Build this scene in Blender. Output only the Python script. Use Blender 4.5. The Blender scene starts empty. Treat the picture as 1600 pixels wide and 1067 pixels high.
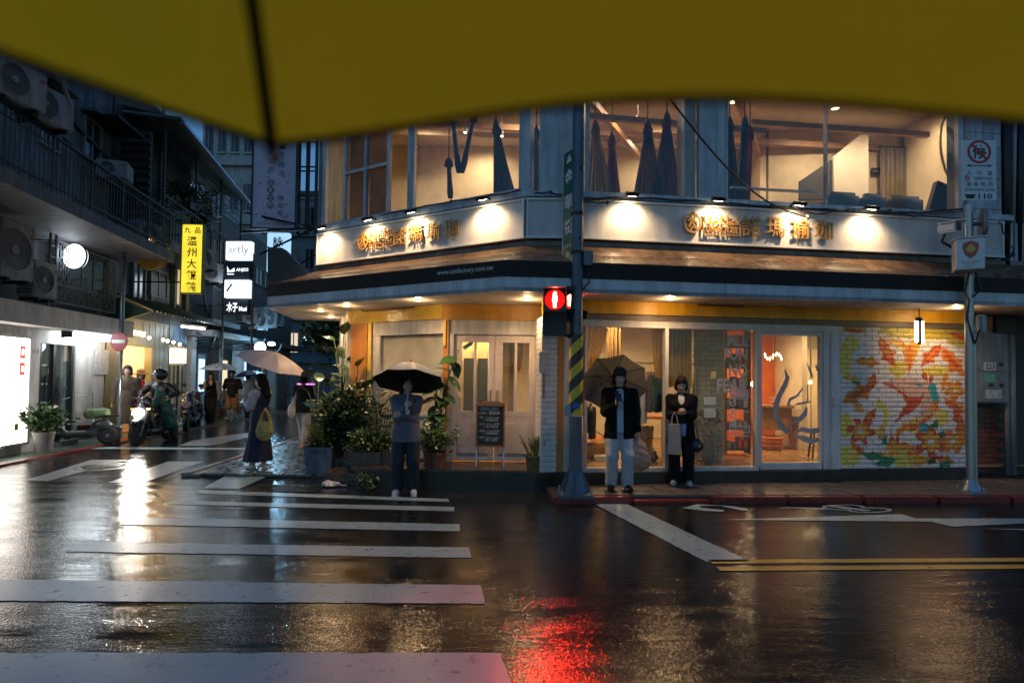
import bpy, bmesh, math, random
import numpy as np
from mathutils import Vector, Matrix
R = math.radians
random.seed(7); np.random.seed(7)
scene = bpy.context.scene
C = scene.collection

# ---------------------------------------------------------------- camera
CAM_H, FPX, PITCH, ROLL = 1.6, 895.0, R(1.6), R(0.72)
HOR = 588.0
PYC = HOR - FPX*math.tan(PITCH)
cam_d = bpy.data.cameras.new('camera'); cam = bpy.data.objects.new('camera', cam_d); C.objects.link(cam)
_F = Vector((0, math.cos(PITCH), math.sin(PITCH))); _R0 = Vector((1,0,0)); _U0 = _R0.cross(_F)
_Rt = _R0*math.cos(ROLL) + _U0*math.sin(ROLL); _Up = _U0*math.cos(ROLL) - _R0*math.sin(ROLL)
_m = Matrix((_Rt, _Up, -_F)).transposed().to_4x4(); _m.translation = Vector((0,0,CAM_H)); cam.matrix_world = _m
cam_d.sensor_width = 36; cam_d.sensor_fit = 'HORIZONTAL'; cam_d.lens = 36*FPX/1600
cam_d.shift_y = (PYC-533.5)/1600; cam_d.clip_start = 0.02; cam_d.clip_end = 600
cam_d.dof.use_dof = True; cam_d.dof.focus_distance = 8.5; cam_d.dof.aperture_fstop = 2.6
scene.camera = cam

# ---------------------------------------------------------------- sky, sun, exposure
SKY_STRENGTH = 0.07
SUN_EL, SUN_ROT = R(24), R(200)
world = bpy.data.worlds.new('World'); scene.world = world; world.use_nodes = True
wt = world.node_tree; wt.nodes.clear()
sky = wt.nodes.new('ShaderNodeTexSky'); sky.sky_type = 'NISHITA'; sky.sun_disc = False
sky.sun_elevation = SUN_EL; sky.sun_rotation = SUN_ROT; sky.air_density = 1.8; sky.dust_density = 0.0; sky.ozone_density = 6.0
bgn = wt.nodes.new('ShaderNodeBackground'); bgn.inputs['Strength'].default_value = SKY_STRENGTH
wo = wt.nodes.new('ShaderNodeOutputWorld')
tint = wt.nodes.new('ShaderNodeMix'); tint.data_type = 'RGBA'; tint.blend_type = 'MULTIPLY'; tint.inputs['Factor'].default_value = 1.0; tint.inputs[7].default_value = (.64,.92,1.2,1)
wt.links.new(sky.outputs[0], tint.inputs[6]); wt.links.new(tint.outputs[2], bgn.inputs[0]); wt.links.new(bgn.outputs[0], wo.inputs[0])
sun_d = bpy.data.lights.new('sun', 'SUN'); sun_d.energy = 0.012; sun_d.angle = R(40); sun_d.color = (0.72, 0.84, 1.0)
sun = bpy.data.objects.new('sun', sun_d); C.objects.link(sun)
_sd = Vector((math.sin(SUN_ROT)*math.cos(SUN_EL), math.cos(SUN_ROT)*math.cos(SUN_EL), math.sin(SUN_EL)))
sun.rotation_euler = _sd.to_track_quat('Z', 'Y').to_euler()
vs = scene.view_settings; vs.view_transform = 'Standard'; vs.look = 'None'; vs.exposure = 0.0; vs.gamma = 1.0; vs.use_curve_mapping = False
scene.render.engine = 'CYCLES'
cy = scene.cycles
cy.use_denoising = True
try: cy.denoiser = 'OPENIMAGEDENOISE'
except Exception: pass
cy.max_bounces = 7; cy.diffuse_bounces = 3; cy.glossy_bounces = 4; cy.transmission_bounces = 4; cy.transparent_max_bounces = 12
cy.sample_clamp_indirect = 8.0; cy.sample_clamp_direct = 0.0; cy.caustics_reflective = False; cy.caustics_refractive = False
cy.blur_glossy = 0.2

# ---------------------------------------------------------------- pixel helpers
def ray(px, py):
    u = (px-800)/FPX; v = (PYC-py)/FPX
    return _F + _Rt*u + _Up*v
def at_z(px, py, z=0.0):
    d = ray(px, py); t = (z-CAM_H)/d.z
    return Vector((d.x*t, d.y*t, z))
def at_y(px, py, y):
    d = ray(px, py); t = y/d.y
    return Vector((d.x*t, y, CAM_H+d.z*t))
class Plane:
    """vertical plane through plan points a, b; local s runs a->b"""
    def __init__(s, a, b):
        s.a = Vector((a[0], a[1], 0)); s.b = Vector((b[0], b[1], 0)); d = s.b-s.a
        s.len = d.length; s.t = d.normalized(); s.n = Vector((s.t.y, -s.t.x, 0)); s.ang = math.atan2(s.t.y, s.t.x)
    def hit(s, px, py):
        d = ray(px, py); o = Vector((0,0,CAM_H))
        t = (s.a-o).dot(s.n)/d.dot(s.n)
        p = o+d*t
        return ((p-s.a).dot(s.t), p.z)          # (along, z)
    def pt(s, u, z, out=0.0):
        p = s.a+s.t*u+s.n*out
        return Vector((p.x, p.y, z))
    def off(s, out):
        a = s.a+s.n*out; b = s.b+s.n*out
        return Plane((a.x,a.y),(b.x,b.y))

# ---------------------------------------------------------------- materials
MATS = {}
def mat(name, col, rough=0.6, metal=0.0, var=0.18, vscale=6.0, bump=0.15, bscale=60.0, spec=0.5, emit=None, estr=0.0,
        col2=None, coat=0.0, stain=0.0, alpha=1.0, trans=0.0, sheen=0.0, bdist=0.01):
    if name in MATS: return MATS[name]
    m = bpy.data.materials.new(name); m.use_nodes = True; nt = m.node_tree; N = nt.nodes; L = nt.links
    b = N['Principled BSDF']
    tc = N.new('ShaderNodeTexCoord')
    n1 = N.new('ShaderNodeTexNoise'); n1.inputs['Scale'].default_value = vscale; n1.inputs['Detail'].default_value = 6; n1.inputs['Roughness'].default_value = 0.65
    L.new(tc.outputs['Object'], n1.inputs['Vector'])
    ramp = N.new('ShaderNodeValToRGB')
    c = list(col)[:3]
    lo = [x*(1-var) for x in c]; hi = list(col2)[:3] if col2 else [min(1, x*(1+var)) for x in c]
    ramp.color_ramp.elements[0].position = 0.3; ramp.color_ramp.elements[1].position = 0.72
    ramp.color_ramp.elements[0].color = (*lo, 1); ramp.color_ramp.elements[1].color = (*hi, 1)
    L.new(n1.outputs['Fac'], ramp.inputs['Fac'])
    out = ramp.outputs['Color']
    if stain > 0:
        mp = N.new('ShaderNodeMapping'); mp.inputs['Scale'].default_value = (3.0, 3.0, 0.45)
        L.new(tc.outputs['Object'], mp.inputs['Vector'])
        n3 = N.new('ShaderNodeTexNoise'); n3.inputs['Scale'].default_value = 2.2; n3.inputs['Detail'].default_value = 8; n3.inputs['Roughness'].default_value = 0.7
        L.new(mp.outputs[0], n3.inputs['Vector'])
        r3 = N.new('ShaderNodeValToRGB'); r3.color_ramp.elements[0].position = 0.42; r3.color_ramp.elements[1].position = 0.62
        r3.color_ramp.elements[0].color = (1-stain, 1-stain, 1-stain*0.95, 1); r3.color_ramp.elements[1].color = (1,1,1,1)
        L.new(n3.outputs['Fac'], r3.inputs['Fac'])
        mx = N.new('ShaderNodeMix'); mx.data_type = 'RGBA'; mx.blend_type = 'MULTIPLY'; mx.inputs['Factor'].default_value = 1
        L.new(out, mx.inputs[6]); L.new(r3.outputs['Color'], mx.inputs[7]); out = mx.outputs[2]
    L.new(out, b.inputs['Base Color'])
    rr = N.new('ShaderNodeMapRange'); rr.inputs['To Min'].default_value = max(0.02, rough*0.8); rr.inputs['To Max'].default_value = min(1, rough*1.2)
    L.new(n1.outputs['Fac'], rr.inputs['Value']); L.new(rr.outputs[0], b.inputs['Roughness'])
    b.inputs['Metallic'].default_value = metal; b.inputs['Specular IOR Level'].default_value = spec
    if coat: b.inputs['Coat Weight'].default_value = coat; b.inputs['Coat Roughness'].default_value = 0.08
    if sheen: b.inputs['Sheen Weight'].default_value = sheen
    if alpha < 1: b.inputs['Alpha'].default_value = alpha
    if trans: b.inputs['Transmission Weight'].default_value = trans
    if bump > 0:
        n2 = N.new('ShaderNodeTexNoise'); n2.inputs['Scale'].default_value = bscale; n2.inputs['Detail'].default_value = 4
        L.new(tc.outputs['Object'], n2.inputs['Vector'])
        bp = N.new('ShaderNodeBump'); bp.inputs['Strength'].default_value = bump; bp.inputs['Distance'].default_value = bdist
        L.new(n2.outputs['Fac'], bp.inputs['Height']); L.new(bp.outputs[0], b.inputs['Normal'])
    if emit is not None:
        b.inputs['Emission Color'].default_value = (*emit, 1); b.inputs['Emission Strength'].default_value = estr
    MATS[name] = m
    return m
def glow(name, col, strength, var=0.06):
    """a thing that gives off light: lamp lenses, lit boxes, screens"""
    if name in MATS: return MATS[name]
    m = bpy.data.materials.new(name); m.use_nodes = True; nt = m.node_tree; N = nt.nodes; L = nt.links
    b = N['Principled BSDF']; b.inputs['Base Color'].default_value = (*[min(.8, x) for x in col], 1); b.inputs['Roughness'].default_value = 0.35
    tc = N.new('ShaderNodeTexCoord'); n = N.new('ShaderNodeTexNoise'); n.inputs['Scale'].default_value = 3
    L.new(tc.outputs['Object'], n.inputs['Vector'])
    r = N.new('ShaderNodeMapRange'); r.inputs['To Min'].default_value = strength*(1-var); r.inputs['To Max'].default_value = strength*(1+var)
    L.new(n.outputs['Fac'], r.inputs['Value']); L.new(r.outputs[0], b.inputs['Emission Strength'])
    b.inputs['Emission Color'].default_value = (*col, 1)
    MATS[name] = m
    return m
def glass(name, tint=(0.93, 0.97, 0.97), rough=0.02, refl=1.0, dirt=0.012):
    if name in MATS: return MATS[name]
    m = bpy.data.materials.new(name); m.use_nodes = True; nt = m.node_tree; N = nt.nodes; L = nt.links
    N.remove(N['Principled BSDF']); o = N['Material Output']
    tr = N.new('ShaderNodeBsdfTransparent'); tr.inputs[0].default_value = (*tint, 1)
    gl = N.new('ShaderNodeBsdfGlossy'); gl.inputs['Roughness'].default_value = rough; gl.inputs['Color'].default_value = (refl, refl, refl, 1)
    df = N.new('ShaderNodeBsdfDiffuse'); df.inputs[0].default_value = (0.5, 0.52, 0.5, 1)
    lw = N.new('ShaderNodeLayerWeight'); lw.inputs[0].default_value = .5
    pw = N.new('ShaderNodeMath'); pw.operation = 'POWER'; L.new(lw.outputs['Facing'], pw.inputs[0]); pw.inputs[1].default_value = 4.0
    fr = N.new('ShaderNodeMapRange'); L.new(pw.outputs[0], fr.inputs['Value']); fr.inputs['To Min'].default_value = .035; fr.inputs['To Max'].default_value = .9
    mx = N.new('ShaderNodeMixShader'); L.new(fr.outputs[0], mx.inputs[0]); L.new(tr.outputs[0], mx.inputs[1]); L.new(gl.outputs[0], mx.inputs[2])
    tc = N.new('ShaderNodeTexCoord'); n = N.new('ShaderNodeTexNoise'); n.inputs['Scale'].default_value = 4; n.inputs['Detail'].default_value = 8
    L.new(tc.outputs['Object'], n.inputs['Vector'])
    r = N.new('ShaderNodeMapRange'); r.inputs['From Min'].default_value = 0.45; r.inputs['From Max'].default_value = 0.8; r.inputs['To Min'].default_value = dirt*0.3; r.inputs['To Max'].default_value = dirt*3
    L.new(n.outputs['Fac'], r.inputs['Value'])
    m2 = N.new('ShaderNodeMixShader'); L.new(r.outputs[0], m2.inputs[0]); L.new(mx.outputs[0], m2.inputs[1]); L.new(df.outputs[0], m2.inputs[2])
    L.new(m2.outputs[0], o.inputs['Surface'])
    MATS[name] = m
    return m
def cloth(name, col, trans=0.45, rough=0.5, weave=700, var=0.12):
    """thin fabric: light passes through it"""
    if name in MATS: return MATS[name]
    m = bpy.data.materials.new(name); m.use_nodes = True; nt = m.node_tree; N = nt.nodes; L = nt.links
    b = N['Principled BSDF']; o = N['Material Output']
    tc = N.new('ShaderNodeTexCoord'); n1 = N.new('ShaderNodeTexNoise'); n1.inputs['Scale'].default_value = 5; n1.inputs['Detail'].default_value = 5
    L.new(tc.outputs['Object'], n1.inputs['Vector'])
    rp = N.new('ShaderNodeValToRGB'); rp.color_ramp.elements[0].color = (*[x*(1-var) for x in col], 1); rp.color_ramp.elements[1].color = (*[min(1, x*(1+var)) for x in col], 1)
    rp.color_ramp.elements[0].position = .3; rp.color_ramp.elements[1].position = .7
    L.new(n1.outputs['Fac'], rp.inputs['Fac']); L.new(rp.outputs[0], b.inputs['Base Color'])
    b.inputs['Roughness'].default_value = rough; b.inputs['Specular IOR Level'].default_value = 0.3
    n2 = N.new('ShaderNodeTexNoise'); n2.inputs['Scale'].default_value = weave; L.new(tc.outputs['Object'], n2.inputs['Vector'])
    bp = N.new('ShaderNodeBump'); bp.inputs['Strength'].default_value = 0.12; bp.inputs['Distance'].default_value = 0.002
    L.new(n2.outputs['Fac'], bp.inputs['Height']); L.new(bp.outputs[0], b.inputs['Normal'])
    n3 = N.new('ShaderNodeTexNoise'); n3.inputs['Scale'].default_value = 7; n3.inputs['Detail'].default_value = 3; L.new(tc.outputs['Object'], n3.inputs['Vector'])
    b3_ = N.new('ShaderNodeBump'); b3_.inputs['Strength'].default_value = .35; b3_.inputs['Distance'].default_value = .03; L.new(n3.outputs['Fac'], b3_.inputs['Height']); L.new(bp.outputs[0], b3_.inputs['Normal']); L.new(b3_.outputs[0], b.inputs['Normal'])
    t = N.new('ShaderNodeBsdfTranslucent'); L.new(b3_.outputs[0], t.inputs['Normal']); L.new(rp.outputs[0], t.inputs['Color'])
    mx = N.new('ShaderNodeMixShader'); mx.inputs[0].default_value = trans
    L.new(b.outputs[0], mx.inputs[1]); L.new(t.outputs[0], mx.inputs[2]); L.new(mx.outputs[0], o.inputs['Surface'])
    MATS[name] = m
    return m

# ---------------------------------------------------------------- mesh builder
class MB:
    def __init__(s): s.v = []; s.f = []; s.uvcol = None
    def _add(s, vs, fs, M=None):
        o = len(s.v)
        if M is not None: vs = [M @ Vector(v) for v in vs]
        s.v.extend([tuple(v) for v in vs]); s.f.extend([tuple(i+o for i in f) for f in fs]); return s
    def box(s, c, size, rz=0.0, M=None, bev=0.0):
        x, y, z = (k/2 for k in size)
        if bev > 0:
            bm = bmesh.new(); bmesh.ops.create_cube(bm, size=1)
            for v in bm.verts: v.co = Vector((v.co.x*size[0], v.co.y*size[1], v.co.z*size[2]))
            bmesh.ops.bevel(bm, geom=bm.edges[:], offset=min(bev, min(size)*0.45), segments=2, affect='EDGES')
            bm.verts.index_update()
            vs = [v.co.copy() for v in bm.verts]; fs = [[v.index for v in f.verts] for f in bm.faces]; bm.free()
        else:
            vs = [(-x,-y,-z),(x,-y,-z),(x,y,-z),(-x,y,-z),(-x,-y,z),(x,-y,z),(x,y,z),(-x,y,z)]
            fs = [(0,3,2,1),(4,5,6,7),(0,1,5,4),(1,2,6,5),(2,3,7,6),(3,0,4,7)]
        T = Matrix.Translation(Vector(c)) @ Matrix.Rotation(rz, 4, 'Z')
        if M is not None: T = M @ T
        return s._add(vs, fs, T)
    def bar(s, a, b, w, d=None, up=(0,0,1)):
        """rectangular bar from a to b; w across, d the other way"""
        a = Vector(a); b = Vector(b); d = w if d is None else d
        t = (b-a); L = t.length; t.normalize(); up = Vector(up)
        if abs(t.dot(up)) > 0.98: up = Vector((0,1,0)) if abs(t.y) < .9 else Vector((1,0,0))
        x = t.cross(up).normalized(); z = x.cross(t)
        M = Matrix((x, t, z)).transposed().to_4x4(); M.translation = (a+b)/2
        return s.box((0,0,0), (w, L, d), M=M)
    def tube(s, pts, r, seg=8, cap=True, r2=None):
        pts = [Vector(p) for p in pts]; n = len(pts)
        rs = r if isinstance(r, (list, tuple)) else [r + ((r2-r)*i/(n-1) if r2 is not None else 0) for i in range(n)]
        vs = []; fs = []; prev = None
        for i, p in enumerate(pts):
            t = (pts[min(i+1, n-1)]-pts[max(i-1, 0)]).normalized()
            if prev is None:
                u = t.cross(Vector((0,0,1)));
                if u.length < 1e-3: u = t.cross(Vector((0,1,0)))
                u.normalize()
            else:
                u = (prev - t*prev.dot(t)).normalized()
            prev = u; w = t.cross(u)
            for k in range(seg):
                a = 2*math.pi*k/seg; vs.append(p+(u*math.cos(a)+w*math.sin(a))*rs[i])
        for i in range(n-1):
            for k in range(seg):
                a = i*seg+k; b = i*seg+(k+1) % seg; fs.append((a, b, b+seg, a+seg))
        if cap: fs.append(tuple(reversed(range(seg)))); fs.append(tuple((n-1)*seg+k for k in range(seg)))
        return s._add(vs, fs)
    def lathe(s, prof, seg=20, M=None, axis='Z', cap=True):
        vs = []; fs = []; n = len(prof)
        for r, z in prof:
            for k in range(seg):
                a = 2*math.pi*k/seg
                v = (r*math.cos(a), r*math.sin(a), z)
                if axis == 'Y': v = (v[0], v[2], v[1])
                if axis == 'X': v = (v[2], v[0], v[1])
                vs.append(v)
        for i in range(n-1):
            for k in range(seg):
                a = i*seg+k; b = i*seg+(k+1) % seg; fs.append((a, b, b+seg, a+seg))
        if cap: fs.append(tuple(reversed(range(seg)))); fs.append(tuple((n-1)*seg+k for k in range(seg)))
        return s._add(vs, fs, M)
    def prism(s, poly, h, M=None):
        """poly in XY, extruded 0..h in Z"""
        n = len(poly)
        vs = [(p[0], p[1], 0) for p in poly]+[(p[0], p[1], h) for p in poly]
        fs = [tuple(reversed(range(n))), tuple(range(n, 2*n))]+[(i, (i+1) % n, n+(i+1) % n, n+i) for i in range(n)]
        return s._add(vs, fs, M)
    def panel(s, poly, t, M=None):
        """poly in XZ (front faces -Y), thickness t towards +Y"""
        n = len(poly)
        vs = [(p[0], 0, p[1]) for p in poly]+[(p[0], t, p[1]) for p in poly]
        fs = [tuple(range(n)), tuple(reversed(range(n, 2*n)))]+[((i+1) % n, i, n+i, n+(i+1) % n) for i in range(n)]
        return s._add(vs, fs, M)
    def poly(s, pts, M=None): return s._add(pts, [tuple(range(len(pts)))], M)
    def mesh(s, vs, fs, M=None): return s._add(vs, fs, M)
    def build(s, name, m, parent=None, smooth=False, M=None, autosmooth=None):
        me = bpy.data.meshes.new(name); me.from_pydata(s.v, [], s.f); me.update()
        if m is not None: me.materials.append(m)
        if smooth: me.polygons.foreach_set('use_smooth', [True]*len(me.polygons))
        if autosmooth:
            bm = bmesh.new(); bm.from_mesh(me)
            bmesh.ops.recalc_face_normals(bm, faces=bm.faces[:])
            for e in bm.edges:
                if len(e.link_faces) == 2: e.smooth = e.calc_face_angle(0) < R(autosmooth)
            for f in bm.faces: f.smooth = True
            bm.to_mesh(me); bm.free()
        o = bpy.data.objects.new(name, me); C.objects.link(o)
        if parent is not None: o.parent = parent
        if M is not None: o.matrix_local = M
        if parent is not None and ('lettering' in name or 'writing' in name or 'printed' in name): o['kind'] = 'stuff'
        return o
def tag(o, label=None, cat=None, group=None, kind=None):
    if label: o['label'] = label
    if cat: o['category'] = cat
    if group: o['group'] = group
    if kind: o['kind'] = kind
    return o
def thing(name, label, cat, loc=(0,0,0), rz=0.0, group=None):
    o = bpy.data.objects.new(name, None); C.objects.link(o); o.empty_display_size = 0.1
    o.location = loc; o.rotation_euler = (0,0,rz)
    return tag(o, label, cat, group)
def struct(o): o['kind'] = 'structure'; return o
def copy_tree(o, parent=None):
    c = o.copy(); C.objects.link(c)
    if parent is not None: c.parent = parent
    for ch in list(o.children): copy_tree(ch, c)
    return c
def lamp(kind, parent, loc, energy, col, radius=0.05, aim=None, angle=100, blend=0.5, size=None):
    d = bpy.data.lights.new('lamp_light', kind); d.energy = energy; d.color = col
    if kind == 'AREA':
        d.shape = 'RECTANGLE'; d.size = size[0]; d.size_y = size[1]
    else: d.shadow_soft_size = radius
    if kind == 'SPOT': d.spot_size = R(angle); d.spot_blend = blend
    o = bpy.data.objects.new('lamp_light', d); C.objects.link(o); o.location = loc
    if parent is not None: o.parent = parent
    if aim is not None: o.rotation_euler = Vector(aim).to_track_quat('-Z', 'Y').to_euler()
    return o

# ---------------------------------------------------------------- lettering
_tcache = {}
def text_geo(s, bold=0.0, ext=0.0, res=2):
    """unit-size text centred; returns verts, faces in XY"""
    k = (s, bold, ext, res)
    if k in _tcache: return _tcache[k]
    cu = bpy.data.curves.new('t', 'FONT'); cu.body = s; cu.size = 1.0; cu.align_x = 'CENTER'; cu.align_y = 'CENTER'
    cu.resolution_u = res; cu.offset = bold; cu.extrude = ext; cu.fill_mode = 'FRONT' if ext == 0 else 'BOTH'
    o = bpy.data.objects.new('t', cu); C.objects.link(o)
    dg = bpy.context.evaluated_depsgraph_get(); dg.update()
    me = o.evaluated_get(dg).to_mesh()
    vs = [v.co.copy() for v in me.vertices]; fs = [tuple(p.vertices) for p in me.polygons]
    bpy.data.objects.remove(o); bpy.data.curves.remove(cu)
    if vs:
        xs = [v.x for v in vs]; ys = [v.y for v in vs]; cx = (min(xs)+max(xs))/2; cyy = (min(ys)+max(ys))/2
        for v in vs: v.x -= cx; v.y -= cyy
        dim = (max(xs)-min(xs), max(ys)-min(ys))
    else: dim = (0,0)
    _tcache[k] = (vs, fs, dim); return _tcache[k]
def text_on(mb, s, x, z, w=None, h=None, y=-0.004, bold=0.0, depth=0.0, slant=0.0):
    """put text centred at local (x, z) facing -Y; w or h in metres (both: stretched)"""
    vs, fs, dim = text_geo(s, bold, 0.5 if depth > 0 else 0.0)
    if not vs: return mb
    sx = w/dim[0] if w else h/dim[1]
    sz = h/dim[1] if h else w/dim[0]
    vv = [(x+v.x*sx+v.y*sz*slant, y - (v.z+0.5 if depth > 0 else 0)*depth, z+v.y*sz) for v in vs]
    return mb.mesh(vv, fs)
# ================================================================= shared helpers for world-space parts
def basis(root):
    return Matrix.Translation(root.location) @ Matrix.Rotation(root.rotation_euler.z, 4, 'Z')
def rootof(o):
    while o.parent is not None: o = o.parent
    return o
def wb(mb, name, m, parent, smooth=False, autosmooth=None):
    """build a part whose vertices were written in world space"""
    inv = basis(rootof(parent)).inverted()
    mb.v = [tuple(inv @ Vector(v)) for v in mb.v]
    return mb.build(name, m, parent, smooth=smooth, autosmooth=autosmooth)
def pbox(mb, P, u0, u1, z0, z1, o0, o1):
    """box on a Plane: along u0..u1, height z0..z1, from out=o0 to out=o1 (out is towards the street)"""
    c = P.pt((u0+u1)/2, (z0+z1)/2, (o0+o1)/2)
    return mb.box(c, (abs(u1-u0), abs(o1-o0), abs(z1-z0)), rz=P.ang)

# ================================================================= ground materials
def wet_asphalt():
    m = bpy.data.materials.new('wet_asphalt'); m.use_nodes = True; nt = m.node_tree; N = nt.nodes; L = nt.links
    b = N['Principled BSDF']; g = N.new('ShaderNodeNewGeometry')
    def noise(scale, det=6, rough=.6, vec=None):
        n = N.new('ShaderNodeTexNoise'); n.inputs['Scale'].default_value = scale; n.inputs['Detail'].default_value = det; n.inputs['Roughness'].default_value = rough
        L.new(vec or g.outputs['Position'], n.inputs['Vector']); return n.outputs['Fac']
    big = noise(.55, 5); mid = noise(3.2, 6, .7); fine = noise(46, 2, .6); agg = noise(95, 1, .5)
    mp = N.new('ShaderNodeMapping'); mp.inputs['Scale'].default_value = (.5, 2.6, 1); L.new(g.outputs['Position'], mp.inputs['Vector'])
    drag = noise(1.6, 6, .65, mp.outputs[0])
    r = N.new('ShaderNodeValToRGB'); r.color_ramp.elements[0].color = (.006,.0065,.008,1); r.color_ramp.elements[1].color = (.024,.024,.025,1)
    r.color_ramp.elements[0].position = .3; r.color_ramp.elements[1].position = .75
    L.new(mid, r.inputs['Fac']); L.new(r.outputs[0], b.inputs['Base Color'])
    a = N.new('ShaderNodeMath'); a.operation = 'MULTIPLY'; L.new(big, a.inputs[0]); L.new(drag, a.inputs[1])
    rr = N.new('ShaderNodeMapRange'); rr.inputs['From Min'].default_value = .12; rr.inputs['From Max'].default_value = .42; rr.inputs['To Min'].default_value = .03; rr.inputs['To Max'].default_value = .12
    L.new(a.outputs[0], rr.inputs['Value']); L.new(rr.outputs[0], b.inputs['Roughness'])
    b.inputs['Specular IOR Level'].default_value = .32; b.inputs['Coat Weight'].default_value = .05; b.inputs['Coat Roughness'].default_value = .28
    s1 = N.new('ShaderNodeMath'); s1.operation = 'MULTIPLY_ADD'; L.new(fine, s1.inputs[0]); s1.inputs[1].default_value = 2.2; L.new(agg, s1.inputs[2])
    bp = N.new('ShaderNodeBump'); bp.inputs['Distance'].default_value = .004; gs = N.new('ShaderNodeMapRange'); gs.inputs['From Min'].default_value = .35; gs.inputs['From Max'].default_value = .62; gs.inputs['To Min'].default_value = .09; gs.inputs['To Max'].default_value = .40; L.new(drag, gs.inputs['Value']); L.new(gs.outputs[0], bp.inputs['Strength']); L.new(s1.outputs[0], bp.inputs['Height'])
    bp2 = N.new('ShaderNodeBump'); bp2.inputs['Strength'].default_value = .22; bp2.inputs['Distance'].default_value = .03; L.new(drag, bp2.inputs['Height']); L.new(bp.outputs[0], bp2.inputs['Normal'])
    L.new(bp2.outputs[0], b.inputs['Normal'])
    return m
def wet_paint(name, col, wear=.45):
    m = bpy.data.materials.new(name); m.use_nodes = True; nt = m.node_tree; N = nt.nodes; L = nt.links
    b = N['Principled BSDF']; g = N.new('ShaderNodeNewGeometry')
    n = N.new('ShaderNodeTexNoise'); n.inputs['Scale'].default_value = 9; n.inputs['Detail'].default_value = 9; n.inputs['Roughness'].default_value = .75; L.new(g.outputs['Position'], n.inputs['Vector'])
    n2 = N.new('ShaderNodeTexNoise'); n2.inputs['Scale'].default_value = 140; n2.inputs['Detail'].default_value = 3; L.new(g.outputs['Position'], n2.inputs['Vector'])
    r = N.new('ShaderNodeValToRGB'); e = r.color_ramp.elements
    e[0].position = .33; e[0].color = (*[x*(1-wear) for x in col], 1); e[1].position = .46; e[1].color = (*col, 1)
    L.new(n.outputs['Fac'], r.inputs['Fac']); L.new(r.outputs[0], b.inputs['Base Color'])
    rr = N.new('ShaderNodeMapRange'); rr.inputs['To Min'].default_value = .18; rr.inputs['To Max'].default_value = .42; L.new(n.outputs['Fac'], rr.inputs['Value']); L.new(rr.outputs[0], b.inputs['Roughness'])
    bp = N.new('ShaderNodeBump'); bp.inputs['Strength'].default_value = .3; bp.inputs['Distance'].default_value = .003; L.new(n2.outputs['Fac'], bp.inputs['Height']); L.new(bp.outputs[0], b.inputs['Normal'])
    MATS[name] = m
    return m
ASPH = wet_asphalt()
WPAINT = wet_paint('white_road_paint', (.28,.38,.41), .45); YPAINT = wet_paint('yellow_road_paint', (.62,.36,.06)); WORN = wet_paint('worn_road_paint', (.22,.22,.22), .6)
RPAINT = wet_paint('red_kerb_paint', (.20,.018,.016), .85); GPAINT = wet_paint('green_path_paint', (.03,.10,.055), .5)
SLABM = mat('sidewalk_tile', (.10,.088,.082), rough=.3, var=.35, vscale=5, bump=.3, bscale=90, col2=(.16,.135,.12))
COBM = mat('green_grey_paver', (.11,.15,.14), rough=.28, var=.4, vscale=4, bump=.3, bscale=80)
JOINT = mat('paving_joint', (.03,.03,.03), rough=.45, bump=.3)
KERBM = mat('kerb_concrete', (.24,.23,.22), rough=.4, var=.3, bump=.3, stain=.4)

# ================================================================= road and its markings
mb = MB(); mb.poly([(-160,-60,0),(160,-60,0),(160,260,0),(-160,260,0)])
road = struct(mb.build('road', ASPH))
def marking(name, pix, m=WPAINT, z=.005, jag=0.0):
    p0_ = [at_z(x, y, z) for x, y in pix]; pts = []
    for i, a_ in enumerate(p0_):
        b_ = p0_[(i+1) % len(p0_)]; n_ = max(1, min(60, int((b_-a_).length/.07)))
        for k in range(n_): pts.append(a_.lerp(b_, k/n_)+(Vector((random.uniform(-.006,.006), random.uniform(-.006,.006), 0)) if k else Vector()))
    mb = MB(); mb.poly([tuple(p) for p in pts]); return mb.build(name, m, road)
for q in [[(311,765),(305,770.5),(702,784),(700,779)], [(270,782),(255,787),(711,798.5),(709,791.5)], [(205,807.5),(187,819),(719,829.5),(718,818.5)],
          [(125,846.5),(102,861),(737,871),(733,855)], [(-60,904),(-110,937),(758,942.5),(750,913.5)], [(-160,1019),(-240,1088),(802,1078),(781,1019.5)]]:
    marking('crosswalk_stripe', q)
marking('crosswalk_stripe', [(263,720.6),(169,753.7),(224,753.7),(318.5,721)])
marking('crosswalk_stripe', [(361,739),(317,762),(374,763),(432,737.5)])
marking('worn_crosswalk_stripe', [(143,718),(40,750),(75,751),(198,718)], WORN)
marking('stop_line', [(135,698),(133,701),(398,702.5),(398,699.5)])
marking('street_lettering_worn', [(300,688),(280,696),(330,696),(400,680),(385,676)], WORN)
marking('stop_line', [(912,778),(1103,877),(1172,877),(960,778)])
a, b2 = at_z(1107,874,.005), at_z(1600,871,.005)
for off0 in (0.0, -0.185):
    d = (b2-a).normalized(); mb = MB(); e = a+d*30; n = Vector((0,1,0))*.105
    o_ = Vector((0,off0,0)); mb.poly([tuple(a+o_-n), tuple(e+o_-n), tuple(e+o_), tuple(a+o_)]); mb.build('centre_line', YPAINT, road)
marking('lane_arrow', [(1131,811.5),(1452,814.5),(1490,822.5),(1620,816),(1620,809.5),(1431,809.5),(1409,803)])
bpy.data.objects['lane_arrow'].data.update()
marking('lane_arrow', [(1530,825),(1720,833),(1720,828)])
for q in [[(1066,793),(1100,797.5),(1130,799),(1132,796.5),(1097,793),(1092,790),(1138,789),(1090,787.5)], [(1125,790),(1155,796.5),(1168,797.5),(1168,794),(1140,790)]]:
    marking('bicycle_lane_chevron', q)
mb = MB()
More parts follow.
